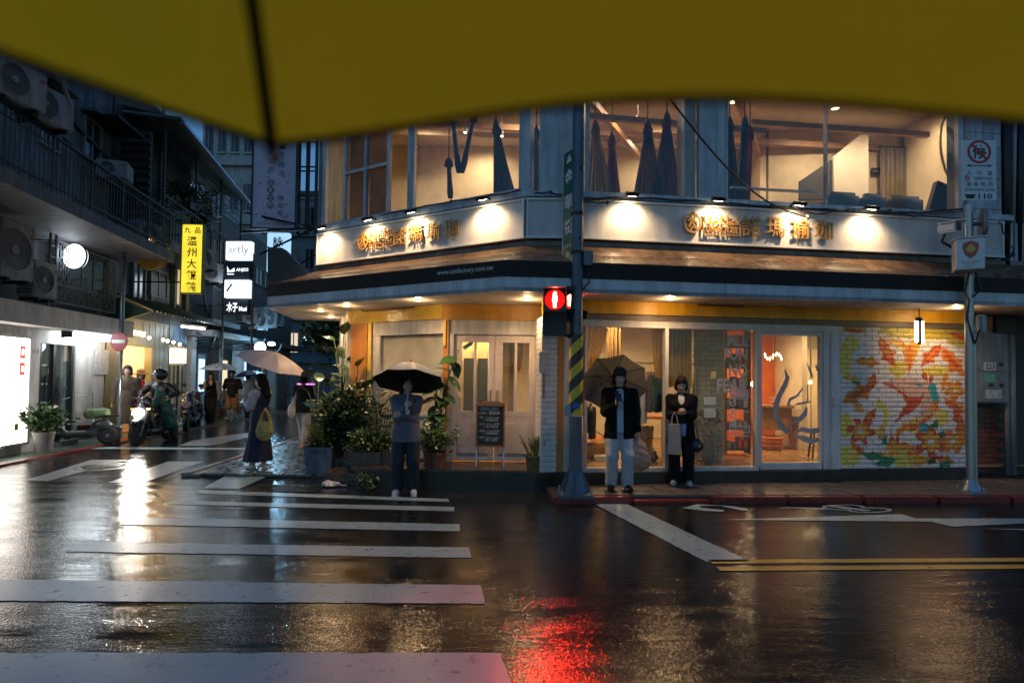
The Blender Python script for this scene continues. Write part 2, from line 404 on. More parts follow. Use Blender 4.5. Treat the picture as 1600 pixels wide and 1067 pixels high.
def ground_ring(cx, cy, rx, ry, w=.2, z=.005, n=22):
    o = []; i = []
    for k in range(n):
        a_ = 2*math.pi*k/n
        o.append(at_z(cx+rx*math.cos(a_), cy+ry*math.sin(a_), z)); i.append(at_z(cx+rx*(1-w)*math.cos(a_), cy+ry*(1-w*1.6)*math.sin(a_), z))
    return [tuple(p) for p in o+i], [(k, (k+1) % n, n+(k+1) % n, n+k) for k in range(n)]
for c_ in ((1318,791.5,34,3.8),(1358,796.5,36,4.2)): mb.mesh(*ground_ring(*c_))
mb.poly([tuple(at_z(*p, .005)) for p in [(1212,793),(1290,795.5),(1322,797),(1330,794.5),(1240,792)]])
mb.poly([tuple(at_z(*p, .006)) for p in [(1285,790),(1350,798),(1362,797),(1300,788.5)]])
mb.build('painted_bicycle', WPAINT, road)
MH = mat('wet_cast_iron', (.05,.05,.05), rough=.3, metal=.6, bump=.9, bscale=45, bdist=.02)
c = at_z(160,729)
mb = MB(); mb.lathe([(.0,.001),(.33,.001),(.36,.008),(.40,.006),(.42,.001)], seg=36, M=Matrix.Translation(c)); mh = mb.build('manhole_cover', MH, road)
mb = MB()
for i in range(9):
    for j in range(9):
        x, y = (i-4)*.07, (j-4)*.07
        if x*x+y*y < .085: mb.box((c.x+x, c.y+y, .012), (.045,.045,.01))
mb.build('manhole_studs', MH, road)
mb = MB(); p0 = at_z(385,766,.006); p1 = at_z(490,768,.006)
for i in range(16):
    t = i/15; mb.box((p0.x+(p1.x-p0.x)*t, p0.y+.16, .008), (.022,.42,.016))
mb.box(((p0.x+p1.x)/2, p0.y-.05, .008), (p1.x-p0.x+.06,.03,.018)); mb.box(((p0.x+p1.x)/2, p0.y+.37, .008), (p1.x-p0.x+.06,.03,.018))
mb.build('drain_grate', MH, road)

# ================================================================= right-hand sidewalk with tiles and red kerb
KA, KB = Vector((.55,7.26,0)), Vector((14,8.1,0))
mb = MB(); kd = (KB-KA).normalized(); kn = Vector((-kd.y, kd.x, 0))
SIDE_H = .085
def ramp(t): return SIDE_H*min(1, max(.25, t/1.2))
mb.mesh([tuple(KA+kn*.12), tuple(KB+kn*.12), (14,13,0), (.2,13,0), tuple(KA+kn*.12+Vector((0,0,SIDE_H-.012))), tuple(KB+kn*.12+Vector((0,0,SIDE_H-.012))), (14,13,SIDE_H-.012), (.2,13,SIDE_H-.012)],
        [(0,1,5,4),(1,2,6,5),(2,3,7,6),(3,0,4,7),(4,5,6,7)])
sidewalk = struct(mb.build('sidewalk', JOINT))
tile = MB(); tile.box((0,0,0), (.292,.292,.03), bev=.004); tile_me = None
cnt = 0
for i in range(34):
    for j in range(5):
        p = KA+kd*(.28+i*.30+(.15 if j % 2 else 0))+kn*(.14+.15+j*.30)
        lim = 8.02+.1395*(p.x-.45)-.02
        if p.y > lim+.1 or p.x > 9.3: continue
        if tile_me is None:
            o = tile.build('paving_tile', SLABM, sidewalk); tile_me = o.data
        else:
            o = bpy.data.objects.new('paving_tile', tile_me); C.objects.link(o); o.parent = sidewalk
        o.location = (p.x, p.y, SIDE_H-.012+random.uniform(-.003,.003)); o.rotation_euler = (random.uniform(-.006,.006), random.uniform(-.006,.006), math.atan2(kd.y, kd.x)); cnt += 1
for i in range(12):
    L_ = 1.0; s0 = i*1.02
    dips = .045 if i in (1,) else 0
    mb = MB(); c = KA+kd*(s0+.5)+kn*.055
    mb.box((c.x, c.y, (SIDE_H-dips)/2), (L_,.13,SIDE_H+.004-dips), rz=math.atan2(kd.y, kd.x), bev=.015); mb.build('kerb_stone', RPAINT, sidewalk)

# ================================================================= left street: paved strip by the corner, green path on the far side
mb = MB(); strip = [(-5.0,8.9),(-2.2,8.9),(-2.5,10.2),(-3.1,11.6),(-3.6,20),(-5.35,20)]
mb.prism(strip, .035); pav = struct(mb.build('paved_strip', JOINT))
def inside(poly, x, y):
    n = len(poly); r = False; j = n-1
    for i in range(n):
        if (poly[i][1] > y) != (poly[j][1] > y) and x < (poly[j][0]-poly[i][0])*(y-poly[i][1])/(poly[j][1]-poly[i][1])+poly[i][0]: r = not r
        j = i
    return r
pvm = None; k = 0
for i in range(-2,16):
    for j in range(26):
        a_ = .23; x = -5.2+i*a_+ (j % 2)*a_*.5; y = 8.95+j*a_*1.02
        if y > 14.2 or not inside(strip, x, y) or k >= 290: continue
        x0 = -4.98-.03*(y-9);
        if x < x0+.12: continue
        if pvm is None:
            t_ = MB(); t_.box((0,0,0), (.205,.10,.03), bev=.006); t_.box((0,.115,0), (.205,.10,.03), bev=.006); o = t_.build('paver', COBM, pav); pvm = o.data
        else: o = bpy.data.objects.new('paver', pvm); C.objects.link(o); o.parent = pav
        o.location = (x, y, .035+random.uniform(-.004,.006)); o.rotation_euler = (random.uniform(-.02,.02), random.uniform(-.02,.02), (math.pi/2 if (i+j) % 2 else 0)+random.uniform(-.03,.03)); k += 1
for i in range(9):
    y0 = 9.4+i*1.2; x0 = -4.98-.03*(y0-9)
    mb = MB(); mb.box((x0,y0,.03), (.14,1.18,.07), rz=.03, bev=.012); mb.build('kerb_stone', RPAINT if i != 0 else KERBM, pav)
    mb = MB(); mb.box((x0+.135,y0,.022), (.12,1.18,.05), rz=.03, bev=.01); mb.build('kerb_edge', KERBM, pav)
gp = [(-9.9,9.0),(-8.52,9.4),(-8.75,11.6),(-8.95,15.3),(-9.5,24.5),(-10.4,24.5),(-9.9,14)]
mb = MB(); mb.prism(gp, .02); gpath = struct(mb.build('footpath', GPAINT))
mb = MB()
for (x0,y0),(x1,y1) in (((-8.45,9.0),(-8.68,11.6)),((-8.68,11.6),(-8.9,15.3)),((-8.9,15.3),(-9.45,24.5))):
    mb.bar((x0,y0,.022),(x1,y1,.022),.11,.03)
mb.build('path_edge_line', RPAINT, gpath)
mb = MB()
text_on(mb, 'STUDENT', 0, 0, w=2.4, h=.5)
M_ = Matrix.Translation((-9.05,11.3,.026)) @ Matrix.Rotation(R(83),4,'Z') @ Matrix.Rotation(R(-90),4,'X')
mb.v = [tuple(M_ @ Vector((v[0],0,v[2]))) for v in mb.v]; mb.build('worn_path_lettering', WORN, gpath)
# ================================================================= corner building
W0, W1, W2 = (-2.80,9.87), (-1.08,8.80), (.47,8.80)
LW = Plane(W0, W1); CW = Plane(W1, W2); RW = Plane((.40,8.07), (10.4,9.46))
SL = Plane((-3.40,9.92), (.165,7.77)); SC = Plane((.165,7.77), (.82,7.75)); SR = Plane((.82,7.75), (7.42,8.63))
FPOLY = [(-4.10,9.54), (-.13,7.29), (.75,7.36), (11.2,8.65)]
WHITEP = mat('white_painted_timber', (.56,.53,.50), rough=.45, var=.14, bump=.2, stain=.35)
CREAM = mat('cream_render', (.62,.56,.47), rough=.7, var=.12, stain=.3)
FASW = mat('white_metal_fascia', (.60,.61,.64), rough=.42, var=.1, vscale=2, bump=.08, bscale=12, stain=.3)
FASD = mat('dark_brown_fascia', (.022,.016,.014), rough=.6, spec=.25, var=.3, bump=.15, stain=.3)
ROOFM = mat('wet_brown_roof_sheet', (.17,.105,.065), rough=.2, var=.4, vscale=3, bump=.35, bscale=14, spec=.6, stain=.35)
OCHRE = mat('ochre_painted_beam', (.85,.45,.015), rough=.4, var=.16, vscale=4, bump=.3, bscale=18, stain=.25)
ORANGE = mat('orange_painted_post', (.50,.20,.03), rough=.45, var=.15, stain=.2)
UPFR = mat('white_aluminium_frame', (.52,.55,.58), rough=.45, var=.12, bump=.12, stain=.4)
UPWALL = mat('grey_white_panel', (.48,.50,.52), rough=.6, var=.1, vscale=3, bump=.1, bscale=20, stain=.3)
TILEW = mat('white_wall_tile', (.50,.53,.56), rough=.35, var=.12, bump=.2, stain=.45)
GLASS = glass('window_glass'); GLASSU = glass('upper_window_glass', tint=(.86,.88,.88), dirt=.02)
PLINTH = mat('black_plinth', (.022,.020,.018), rough=.35, var=.4, bump=.4, bscale=30, stain=.3)
DECKM = mat('wet_dark_decking', (.075,.05,.035), rough=.22, var=.4, vscale=7, bump=.35, bscale=40)
BRICKW = mat('white_painted_brick', (.60,.58,.56), rough=.6, var=.15, bump=.4, bscale=70)
DARKM = mat('black_steel', (.018,.018,.02), rough=.4, metal=.4, var=.3)
SOFF = mat('white_soffit_board', (.60,.57,.52), rough=.6, var=.12, vscale=2, stain=.25)
cb = thing('corner_building', 'two storey corner shop building with white sign band, brown canopy and glazed upper floor', 'building', (1.5,8.6,0))
def bpart(mb, name, m, parent=cb, **k): return wb(mb, name, m, parent, **k)
def strip(a, b):
    vs = [tuple(p) for p in a]+[tuple(p) for p in b]; n = len(a)
    return vs, [(i, i+1, n+i+1, n+i) for i in range(n-1)]
# ---- canopy
def offs(poly, d):
    out = []
    for i, p in enumerate(poly):
        ns = []
        for j in (i-1, i):
            if 0 <= j < len(poly)-1:
                t = Vector((poly[j+1][0]-poly[j][0], poly[j+1][1]-poly[j][1])).normalized(); ns.append(Vector((t.y, -t.x)))
        n = sum(ns, Vector((0,0))); n.normalize(); k = d/max(.3, n.dot(ns[0])); out.append((p[0]+n.x*k, p[1]+n.y*k))
    return out
def band(poly, z0, z1, t):
    inn = offs(poly, -t); n = len(poly)
    vs = [(x,y,z0) for x,y in poly]+[(x,y,z1) for x,y in poly]+[(x,y,z0) for x,y in inn]+[(x,y,z1) for x,y in inn]
    fs = []
    for i in range(n-1):
        fs += [(i,i+1,n+i+1,n+i), (2*n+i+1,2*n+i,3*n+i,3*n+i+1), (n+i,n+i+1,3*n+i+1,3*n+i), (i+1,i,2*n+i,2*n+i+1)]
    fs += [(0,n,3*n,2*n), (n-1,3*n-1,4*n-1,2*n-1)]
    return vs, fs
segs = []
for i in range(3):
    a_, b_ = Vector(FPOLY[i]), Vector(FPOLY[i+1]); L_ = (b_-a_).length; n_ = max(1, round(L_/2.3))
    for k in range(n_): segs.append((a_+(b_-a_)*(k/n_), a_+(b_-a_)*((k+1)/n_)))
for a_, b_ in segs:
    d = (b_-a_).normalized()*.003; mb = MB(); mb.mesh(*band([tuple(a_+d), tuple(b_-d)], 2.69, 2.875, .05)); bpart(mb, 'white_fascia_sheet', FASW)
mb = MB(); mb.mesh(*band(offs(FPOLY, .015), 2.878, 3.08, .09)); bpart(mb, 'dark_fascia_band', FASD)
S_POLY = [(-3.40,9.92), (.165,7.77), (.82,7.75), (11.0,9.12)]
mb = MB(); mb.mesh(*strip([(x,y,3.083) for x,y in offs(FPOLY,.02)], [(x,y,3.22) for x,y in [( (f[0]*.5+s_[0]*.5),(f[1]*.5+s_[1]*.5)) for f, s_ in zip(FPOLY, S_POLY)]]))
mid = [((f[0]*.5+s_[0]*.5),(f[1]*.5+s_[1]*.5)) for f, s_ in zip(FPOLY, S_POLY)]
mb.mesh(*strip([(x,y,3.22) for x,y in mid], [(x,y,3.385) for x,y in S_POLY])); bpart(mb, 'canopy_roof_sheet', ROOFM)
mb = MB(); mb.mesh(*band(offs(S_POLY,-.02), 3.36, 3.455, .12)); bpart(mb, 'roof_flashing', mat('weathered_flashing', (.20,.16,.13), rough=.4, var=.4, bump=.3, stain=.5))
mb = MB(); mb.prism([FPOLY[0],FPOLY[1],FPOLY[2],FPOLY[3],(11.2,10.2),(.40,9.4),(-1.0,9.3),(-2.6,10.3),(-3.2,11.9),(-4.4,11.6)], .05, M=Matrix.Translation((0,0,2.694))); bpart(mb, 'soffit', SOFF)
mb = MB(); mb.mesh(*band([(-4.4,11.6),(-4.10,9.54)], 2.69, 3.05, .05)); bpart(mb, 'canopy_end', FASW)
# ---- sign band backing, ledge, upper structure
mb = MB(); mb.mesh(*band(offs(S_POLY,-.09), 3.4, 4.06, .16)); bpart(mb, 'upper_wall', UPWALL)
mb = MB(); mb.mesh(*band(offs(S_POLY[:3]+[(7.62,8.66)],.0), 4.065, 4.15, .3)); bpart(mb, 'window_ledge', UPFR)
mb = MB(); mb.mesh(*band(offs(S_POLY,.02), 6.62, 9.6, .3)); bpart(mb, 'upper_wall', UPWALL)
UL, UC, UR = SL.off(-.10), SC.off(-.10), SR.off(-.10)
def uframe(P, pxs, z0=4.15, z1=6.62, w=.05, d=.07, y=310, name='window_mullion', out=0):
    for p in pxs:
        px, ww = p if isinstance(p, tuple) else (p, w)
        u, _ = P.hit(px, y); mb = MB(); pbox(mb, P, u-ww/2, u+ww/2, z0, z1, -d/2+out, d/2+out); bpart(mb, name, UPFR)
def pane(P, px0, px1, z0, z1, m, y=310, name='window_pane', o=0.0, yy=None):
    u0, _ = P.hit(px0, y); u1, _ = P.hit(px1, yy or y)
    mb = MB(); pbox(mb, P, u0, u1, z0, z1, o-.004, o+.004); return bpart(mb, name, m)
def rail(P, px0, px1, z, h, m=UPFR, d=.06, y=310, name='window_rail', o=0.0):
    u0, _ = P.hit(px0, y); u1, _ = P.hit(px1, y)
    mb = MB(); pbox(mb, P, u0, u1, z-h/2, z+h/2, o-d/2, o+d/2); return bpart(mb, name, m)
uframe(UL, [(507,.11),(539.5,.045),(571.5,.05),(607,.05),(643,.13)], y=325)
uframe(UL, [(822,.17)], y=300, d=.12, name='corner_post')
rail(UL, 512, 638, 4.19, .07, y=340); rail(UL, 648, 815, 4.19, .06, y=310)
rail(UL, 541, 606, 5.03, .05, y=260)
for a_, b_ in ((510,538),(541,570),(573,606),(609,637),(649,815)): pane(UL, a_, b_, 4.2, 6.62, GLASSU, y=320)
BLIND = cloth('beige_roller_blind', (.46,.33,.22), trans=.5, rough=.8)
for a_, b_ in ((542,570),(573,606)): pane(UL, a_, b_, 4.22, 6.4, BLIND, y=320, name='roller_blind', o=-.06)
u0, _ = UC.hit(842,300); u1, _ = UC.hit(893,300)
mb = MB(); pbox(mb, UC, u0, u1+.05, 4.15, 6.62, -.06, .04); bpart(mb, 'wall_panel', UPWALL)
pane(UC, 831, 842, 4.2, 6.62, GLASSU, y=300)
uframe(UR, [(916,.06),(1067,.022)], y=300);
u0, _ = UR.hit(1090,300); u1, _ = UR.hit(1131,305); um = (u0+u1)/2+.06
mb = MB(); pbox(mb, UR, u0, um-.003, 4.15, 6.62, -.04, .05); bpart(mb, 'wall_panel', UPWALL)
mb = MB(); pbox(mb, UR, um+.003, u1, 4.15, 6.62, -.04, .05); bpart(mb, 'wall_panel', UPWALL)
mb = MB(); pbox(mb, UR, u0-.16, u0-.004, 4.15, 6.62, -.35, -.06); bpart(mb, 'inner_pillar', CREAM)
uframe(UR, [(1134,.03),(1290,.02),(1499,.09)], y=310)
for a_, b_ in ((918,1066),(1068,1089),(1136,1289),(1291,1496)): pane(UR, a_, b_, 4.16, 6.62, GLASSU, y=310)
rail(UR, 1153, 1290, 4.42, .025, y=300, name='guard_rail', o=-.2, m=mat('steel_rail', (.5,.5,.5), rough=.3, metal=.8))
u0, _ = UR.hit(1508,320); u1, _ = UR.hit(1562,320)
for i in range(4):
    for j in range(14):
        w_ = (u1-u0)/4; zz = 3.3+j*.235
        mb = MB(); pbox(mb, UR, u0+i*w_+.004, u0+(i+1)*w_-.004, zz+.004, zz+.231, -.01, .03+random.uniform(0,.004)); bpart(mb, 'wall_tile', TILEW)
mb = MB(); pbox(mb, UR, u0-.01, u1+.01, 3.1, 6.62, -.3, -.008); bpart(mb, 'end_wall', JOINT)
def wallseg(a, b, z0, z1, m, t=.12, name='wall'):
    P = Plane(a, b); mb = MB(); pbox(mb, P, 0, P.len, z0, z1, -t, 0); return bpart(mb, name, m)
wallseg((-3.6,17), (-3.44,9.98), 3.0, 9.6, mat('grey_side_render', (.20,.20,.20), rough=.8, stain=.5), name='side_wall')
wallseg((-3.55,11.75), (-2.86,9.93), 0, 2.72, CREAM, name='side_wall')
wallseg((-3.7,17), (-3.56,11.8), 0, 3.0, CREAM, name='side_wall')
wallseg((-3.6,17.0), (11,17.0), 0, 9.6, mat('grey_side_render', (.2,.2,.2)), name='back_wall')
mb = MB(); mb.prism([(-3.6,10.2),(.1,8.0),(.8,7.95),(11,9.4),(11,17),(-3.6,17)], .2, M=Matrix.Translation((0,0,9.55))); bpart(mb, 'roof_slab', UPWALL)
# ---- ground floor: beams
mb = MB(); pbox(mb, LW, -.12, LW.len, 2.47, 2.72, -.15, .0); bpart(mb, 'beam', mat('gold_painted_beam', (.62,.40,.06), rough=.25, var=.2, vscale=3, bump=.5, bscale=9, bdist=.03))
mb = MB(); pbox(mb, CW, 0.003, CW.len, 2.46, 2.72, -.15, -.002); bpart(mb, 'beam', mat('orange_beam', (.52,.25,.035), rough=.45, var=.15, stain=.2))
uR, _ = RW.hit(1508,490)
mb = MB(); pbox(mb, RW, .05, uR, 2.515, 2.72, -.2, .03); bpart(mb, 'beam', OCHRE)
mb = MB(); pbox(mb, RW, .05, uR, 2.43, 2.513, -.16, .0); bpart(mb, 'shutter_track', mat('brown_shutter_track', (.16,.12,.09), rough=.4))
BRKT = mat('rusty_brown_bracket', (.16,.09,.05), rough=.5, metal=.3)
for P, xa, xb, ya, yb in ((LW,574,655,478,487),(RW,1085,1155,470,478),(RW,1387,1452,478,484)):
    u0, _ = P.hit(xa, ya); u1, _ = P.hit(xb, ya); z = P.hit(xa, yb)[1]
    mb = MB(); mb.tube([P.pt(u0,2.71,.12), P.pt(u0,z,.12), P.pt(u1,z,.12), P.pt(u1,2.71,.12)], .014, 8); bpart(mb, 'pipe_bracket', BRKT, smooth=False)
# ---- left shop window (face LW)
def LWu(px, y=600): return LW.hit(px, y)[0]
mb = MB(); pbox(mb, LW, LWu(548), LWu(573), 0, 2.47, -.22, .015); bpart(mb, 'post', ORANGE)
YTRIM = mat('yellow_trim', (.62,.42,.10), rough=.5)
mb = MB(); pbox(mb, LW, LWu(574), LWu(579), .0, 2.465, -.1, .01); bpart(mb, 'trim', YTRIM)
mb = MB(); pbox(mb, LW, LWu(580), LWu(694), 2.25, 2.465, -.2, -.02); bpart(mb, 'shutter_box', WHITEP)
mb = MB(); pbox(mb, LW, LWu(580), LWu(591), .3, 2.25, -.12, -.03); bpart(mb, 'window_frame', WHITEP)
mb = MB(); pbox(mb, LW, LWu(690), LWu(694), .3, 2.25, -.12, -.03); bpart(mb, 'window_frame', WHITEP)
mb = MB(); pbox(mb, LW, LWu(591), LWu(690), .3, .95, -.1, -.05); bpart(mb, 'window_apron', WHITEP)
for k in range(2):
    mb = MB(); pbox(mb, LW, LWu(592), LWu(689), .95+k*.66, .95+k*.66+.045, -.1, -.03); bpart(mb, 'window_rail', WHITEP)
FROST = cloth('frosted_film', (.62,.58,.54), trans=.6, rough=.25, weave=200)
mb = MB(); pbox(mb, LW, LWu(591), LWu(690), .95, 2.25, -.085, -.078); bpart(mb, 'window_pane', GLASS)
mb = MB(); pbox(mb, LW, LWu(591), LWu(690), .95, 2.25, -.11, -.1); bpart(mb, 'frosted_screen', FROST)
# ---- deck
mb = MB(); mb.prism([(-2.55,9.3),(-2.2,8.15),(.42,8.06),(.47,8.8),(-1.05,8.8),(-2.75,9.85)], .235); bpart(mb, 'deck_base', PLINTH)
for i in range(7):
    y = 8.12+i*.098
    x0 = -2.25-.35*(i*.098) if i < 8 else -2.6
    mb = MB(); mb.box(((x0+.40)/2, y+.045, .258), (.40-x0, .092, .04), rz=-.02, bev=.004); bpart(mb, 'deck_board', DECKM)
mb = MB(); mb.box((-2.45,8.7,.09), (.5,.75,.17)); bpart(mb, 'step', DECKM)
# ---- door face (CW)
def CWu(px, y=600): return CW.hit(px, y)[0]
def cbox(name, px0, px1, z0, z1, o0, o1, m, y=600, parent=cb):
    mb = MB(); pbox(mb, CW, CWu(px0,y), CWu(px1,y), z0, z1, o0, o1); return bpart(mb, name, m, parent)
cbox('post', 692, 700, .28, 2.46, -.15, .05, ORANGE)
cbox('trim', 692, 696, 2.05, 2.45, .055, .075, YTRIM)
cbox('door_header', 700, 842, 2.24, 2.455, -.12, .0, WHITEP)
cbox('door_jamb', 700, 708, .28, 2.24, -.12, .02, WHITEP); cbox('door_jamb', 836, 842, .28, 2.24, -.12, .02, WHITEP)
DOORM = mat('pale_pink_door_paint', (.56,.48,.44), rough=.45, var=.12, bump=.2, stain=.2)
for (d0, d1) in ((708.5,772),(773,835.5)):
    zt, zs = 2.235, .29
    door = cbox('door', d0, d1, .30, .98, -.075, -.03, DOORM)
    cbox('door_panel', d0+8, d1-8, .42, .88, -.028, -.012, DOORM, parent=door)
    cbox('door_stile', d0, d0+12, .983, zt, -.075, -.03, DOORM, parent=door); cbox('door_stile', d1-9, d1, .983, zt, -.075, -.03, DOORM, parent=door)
    cbox('door_rail', d0+12, d1-9, 2.12, zt, -.075, -.03, DOORM, parent=door)
    cbox('door_rail', d0+12, d1-9, .983, 1.06, -.075, -.03, DOORM, parent=door)
    md = (d0+12+d1-9)/2; cbox('door_mullion', md-1.8, md+1.8, 1.06, 2.12, -.07, -.035, DOORM, parent=door)
    cbox('door_pane', d0+12, md-1.8, 1.06, 2.12, -.056, -.05, GLASS, parent=door); cbox('door_pane', md+1.8, d1-9, 1.06, 2.12, -.056, -.05, GLASS, parent=door)
    hx = d1-5 if d0 < 720 else d0+5
    mb = MB(); u = CWu(hx); mb.tube([CW.pt(u,1.18,-.03), CW.pt(u,1.18,.03), CW.pt(u,1.38,.03), CW.pt(u,1.38,-.03)], .01, 8); wb(mb, 'door_handle', mat('brass_handle', (.5,.35,.12), rough=.3, metal=.9), door)
mb = MB()
for k in range(4): mb.lathe([(0,0),(.035,0),(.035,.006),(0,.006)], 12, M=Matrix.Translation(CW.pt(CWu(722)+.03+k*.03, 2.10-.0*k, -.08)+Vector((0,0,-k*k*0-.02*(3-k)))) @ Matrix.Rotation(R(90),4,'X'))
bpart(mb, 'lace_trim', WHITEP)
# ---- white brick column between door and right shop front
mb = MB(); pbox(mb, RW, .03, .235, .26, 2.46, -.45, -.012); bpart(mb, 'column_core', mat('pale_mortar', (.36,.35,.34), rough=.8))
bm_ = None
for j in range(29):
    z = .265+j*.0755
    for i in range(2):
        u0 = .02+i*.112-(.056 if j % 2 else 0) if i or not j % 2 else .02; u1 = (.02+(i+1)*.112-(.056 if j % 2 else 0))-.004 if i == 0 or not j % 2 else .245
        if u1-u0 < .02: continue
        mb = MB(); pbox(mb, RW, u0, u1, z, z+.068, -.06, random.uniform(.0,.008)); bpart(mb, 'brick', BRICKW)
    mb = MB(); c_ = RW.pt(.024,z+.034,-.25); mb.box(c_, (.012,.36,.068), rz=RW.ang); bpart(mb, 'brick', BRICKW)
mb = MB(); pbox(mb, RW, .25, .345, .26, 2.46, -.2, -.03); bpart(mb, 'post', ORANGE)
mb = MB(); pbox(mb, RW, .35, .62, .26, 2.46, -.25, -.035); bpart(mb, 'white_panel', WHITEP)
# ---- right shop front (RW)
def RWu(px, y=620): return RW.hit(px, y)[0]
def rbox(name, px0, px1, z0, z1, o0, o1, m, y=620, parent=cb):
    mb = MB(); pbox(mb, RW, RWu(px0,y), RWu(px1,y), z0, z1, o0, o1); return bpart(mb, name, m, parent)
mb = MB(); pbox(mb, RW, -.05, RWu(1512), 0, .255, -.5, .06); bpart(mb, 'plinth', PLINTH)
FRM = mat('white_steel_frame', (.58,.56,.54), rough=.35, var=.08, bump=.05, stain=.2)
mb = MB(); pbox(mb, RW, .62, RWu(1313), 2.33, 2.428, -.14, -.01); bpart(mb, 'window_header', FRM)
mb = MB(); pbox(mb, RW, .62, RWu(1186), .257, .31, -.12, .0); bpart(mb, 'window_sill', FRM)
rbox('window_frame', 914, 918, .31, 2.33, -.12, -.01, FRM); rbox('window_mullion', 1040, 1045, .31, 2.33, -.12, -.01, FRM); rbox('window_mullion', 1183, 1189, .31, 2.33, -.12, 0.0, FRM)
rbox('window_pane', 918, 1040, .31, 2.33, -.07, -.062, GLASS); rbox('window_pane', 1045, 1183, .31, 2.33, -.07, -.062, GLASS)
door = rbox('sliding_door', 1189.5, 1286, .262, .36, -.1, -.03, FRM)
rbox('door_stile', 1189.5, 1192, .363, 2.325, -.1, -.03, FRM, parent=door); rbox('door_stile', 1284, 1288, .363, 2.325, -.1, -.03, FRM, parent=door)
rbox('door_rail', 1192, 1284, 2.27, 2.325, -.1, -.03, FRM, parent=door); rbox('door_pane', 1192, 1284, .363, 2.27, -.07, -.062, GLASS, parent=door)
rbox('door_frame', 1288.5, 1299, .26, 2.33, -.16, -.02, FRM); rbox('white_panel', 1299.5, 1313, .26, 2.33, -.14, -.005, FASW)
mb = MB(); u = RWu(1305); mb.box(RW.pt(u,1.28,.0), (.075,.03,.13), rz=RW.ang, bev=.01); bpart(mb, 'door_bell', FRM)
# ---- glass lettering (vinyl stuck on the panes)
VINYL = mat('pale_vinyl', (.48,.42,.40), rough=.6, var=.05, bump=0); VLINE = mat('white_vinyl', (.62,.60,.58), rough=.6, bump=0)
def on_plane(P, mb, name, m, o, parent=cb):
    """mb written with x along u, z up, -y outwards"""
    mb.v = [tuple(P.pt(v[0], v[2], o-v[1])) for v in mb.v]; return bpart(mb, name, m, parent)
for s, pxa, pxb, yy, h in (('ALL',1138,1172,531,.22),('FUN',1134,1171,553,.22),('NO',1142,1171,578,.24),('FEAR',1123,1171,602,.26)):
    u0, z = RW.hit(pxa, yy); u1, _ = RW.hit(pxb, yy); mb = MB(); text_on(mb, s, (u0+u1)/2, z, w=(u1-u0), h=h*.8, y=0, bold=.035); on_plane(RW, mb, 'glass_lettering', VINYL, -.055)
mb = MB()
u0, z = RW.hit(1145,616); u1, _ = RW.hit(1171,616)
for k in range(3): mb.box(((u0+(u1-u0)*(k+.5)/3), 0, z), ((u1-u0)/3*.45,.001,.07))
for k in range(4): mb.box((u0+(u1-u0)*k/3, 0, z), ((u1-u0)/3*.4,.001,.12))
for zz in (-.06,.06): mb.box(((u0+u1)/2,0,z+zz),(u1-u0,.001,.03))
on_plane(RW, mb, 'glass_lettering', VINYL, -.055)
for yy, s in ((628,''),(644,'NOMAD'),(659,'')):
    u0, z = RW.hit(1148, yy); mb = MB()
    vs = []; n = 14
    for k in range(n):
        a_ = 2*math.pi*k/n; vs.append((u0+math.sin(a_)*.055*(1-.3*max(0,math.cos(a_))), 0, z+math.cos(a_)*.065))
    vi = [(u0+(v[0]-u0)*.72, 0, z+(v[2]-z)*.72) for v in vs]
    mb.mesh(vs+vi, [(k,(k+1)%n,n+(k+1)%n,n+k) for k in range(n)]); mb.bar((u0-.03,0,z-.03),(u0+.03,0,z+.03),.002,.012)
    if s: text_on(mb, s, u0+.17, z+.01, w=.17, h=.035, y=0)
    on_plane(RW, mb, 'glass_logo', VLINE, -.055)
u0, z = RW.hit(1143,671); u1, _ = RW.hit(1174,671); mb = MB(); text_on(mb, 'OMFACTORY', (u0+u1)/2, z, w=(u1-u0)*.92, h=.055, y=0)
for zz in (-.05,.05): mb.box(((u0+u1)/2,0,z+zz),(u1-u0,.001,.012))
for uu in (u0,u1): mb.box((uu,0,z),(.012,.001,.11))
text_on(mb, '諾瑪瑜珈 空中瑜珈', (u0+u1)/2, z-.1, w=(u1-u0), h=.035, y=0)
on_plane(RW, mb, 'glass_lettering', VLINE, -.055)
mb = MB()
def ribbon(mb, pts, ws):
    P_ = [Vector(RW.hit(x,y)) for x,y in pts]; n = len(P_); a_ = []; b_ = []
    for i in range(n):
        t = (P_[min(i+1,n-1)]-P_[max(i-1,0)]).normalized(); nn = Vector((-t.y,t.x))*ws[i]*.5; a_.append(P_[i]+nn); b_.append(P_[i]-nn)
    mb.mesh([(p.x,0,p.y) for p in a_]+[(p.x,0,p.y) for p in b_], [(i,i+1,n+i+1,n+i) for i in range(n-1)])
ribbon(mb, [(1230,577),(1234,590),(1230,602),(1221,618),(1216,634),(1216,650),(1222,665),(1233,674),(1240,674)], [.01,.07,.08,.08,.09,.09,.1,.09,.01])
ribbon(mb, [(1217,650),(1226,666),(1240,674)], [.02,.08,.02])
ribbon(mb, [(1264,636),(1262,646),(1254,655),(1236,664)], [.03,.08,.08,.01])
ribbon(mb, [(1258,606),(1250,618),(1238,624),(1235,632),(1241,636)], [.02,.035,.045,.05,.01])
ribbon(mb, [(1246,632),(1258,630),(1270,628)], [.015,.04,.02])
ribbon(mb, [(1243,677),(1256,671),(1270,674),(1284,671)], [.01,.07,.08,.05])
ribbon(mb, [(1246,681),(1260,686),(1274,690),(1284,686)], [.02,.09,.08,.04])
ribbon(mb, [(1264,566),(1270,580),(1274,590)], [.01,.04,.02]); ribbon(mb, [(1278,570),(1283,580)], [.03,.05])
on_plane(RW, mb, 'door_emblem', mat('pale_film_emblem', (.42,.36,.34), rough=.6, bump=0), -.055)
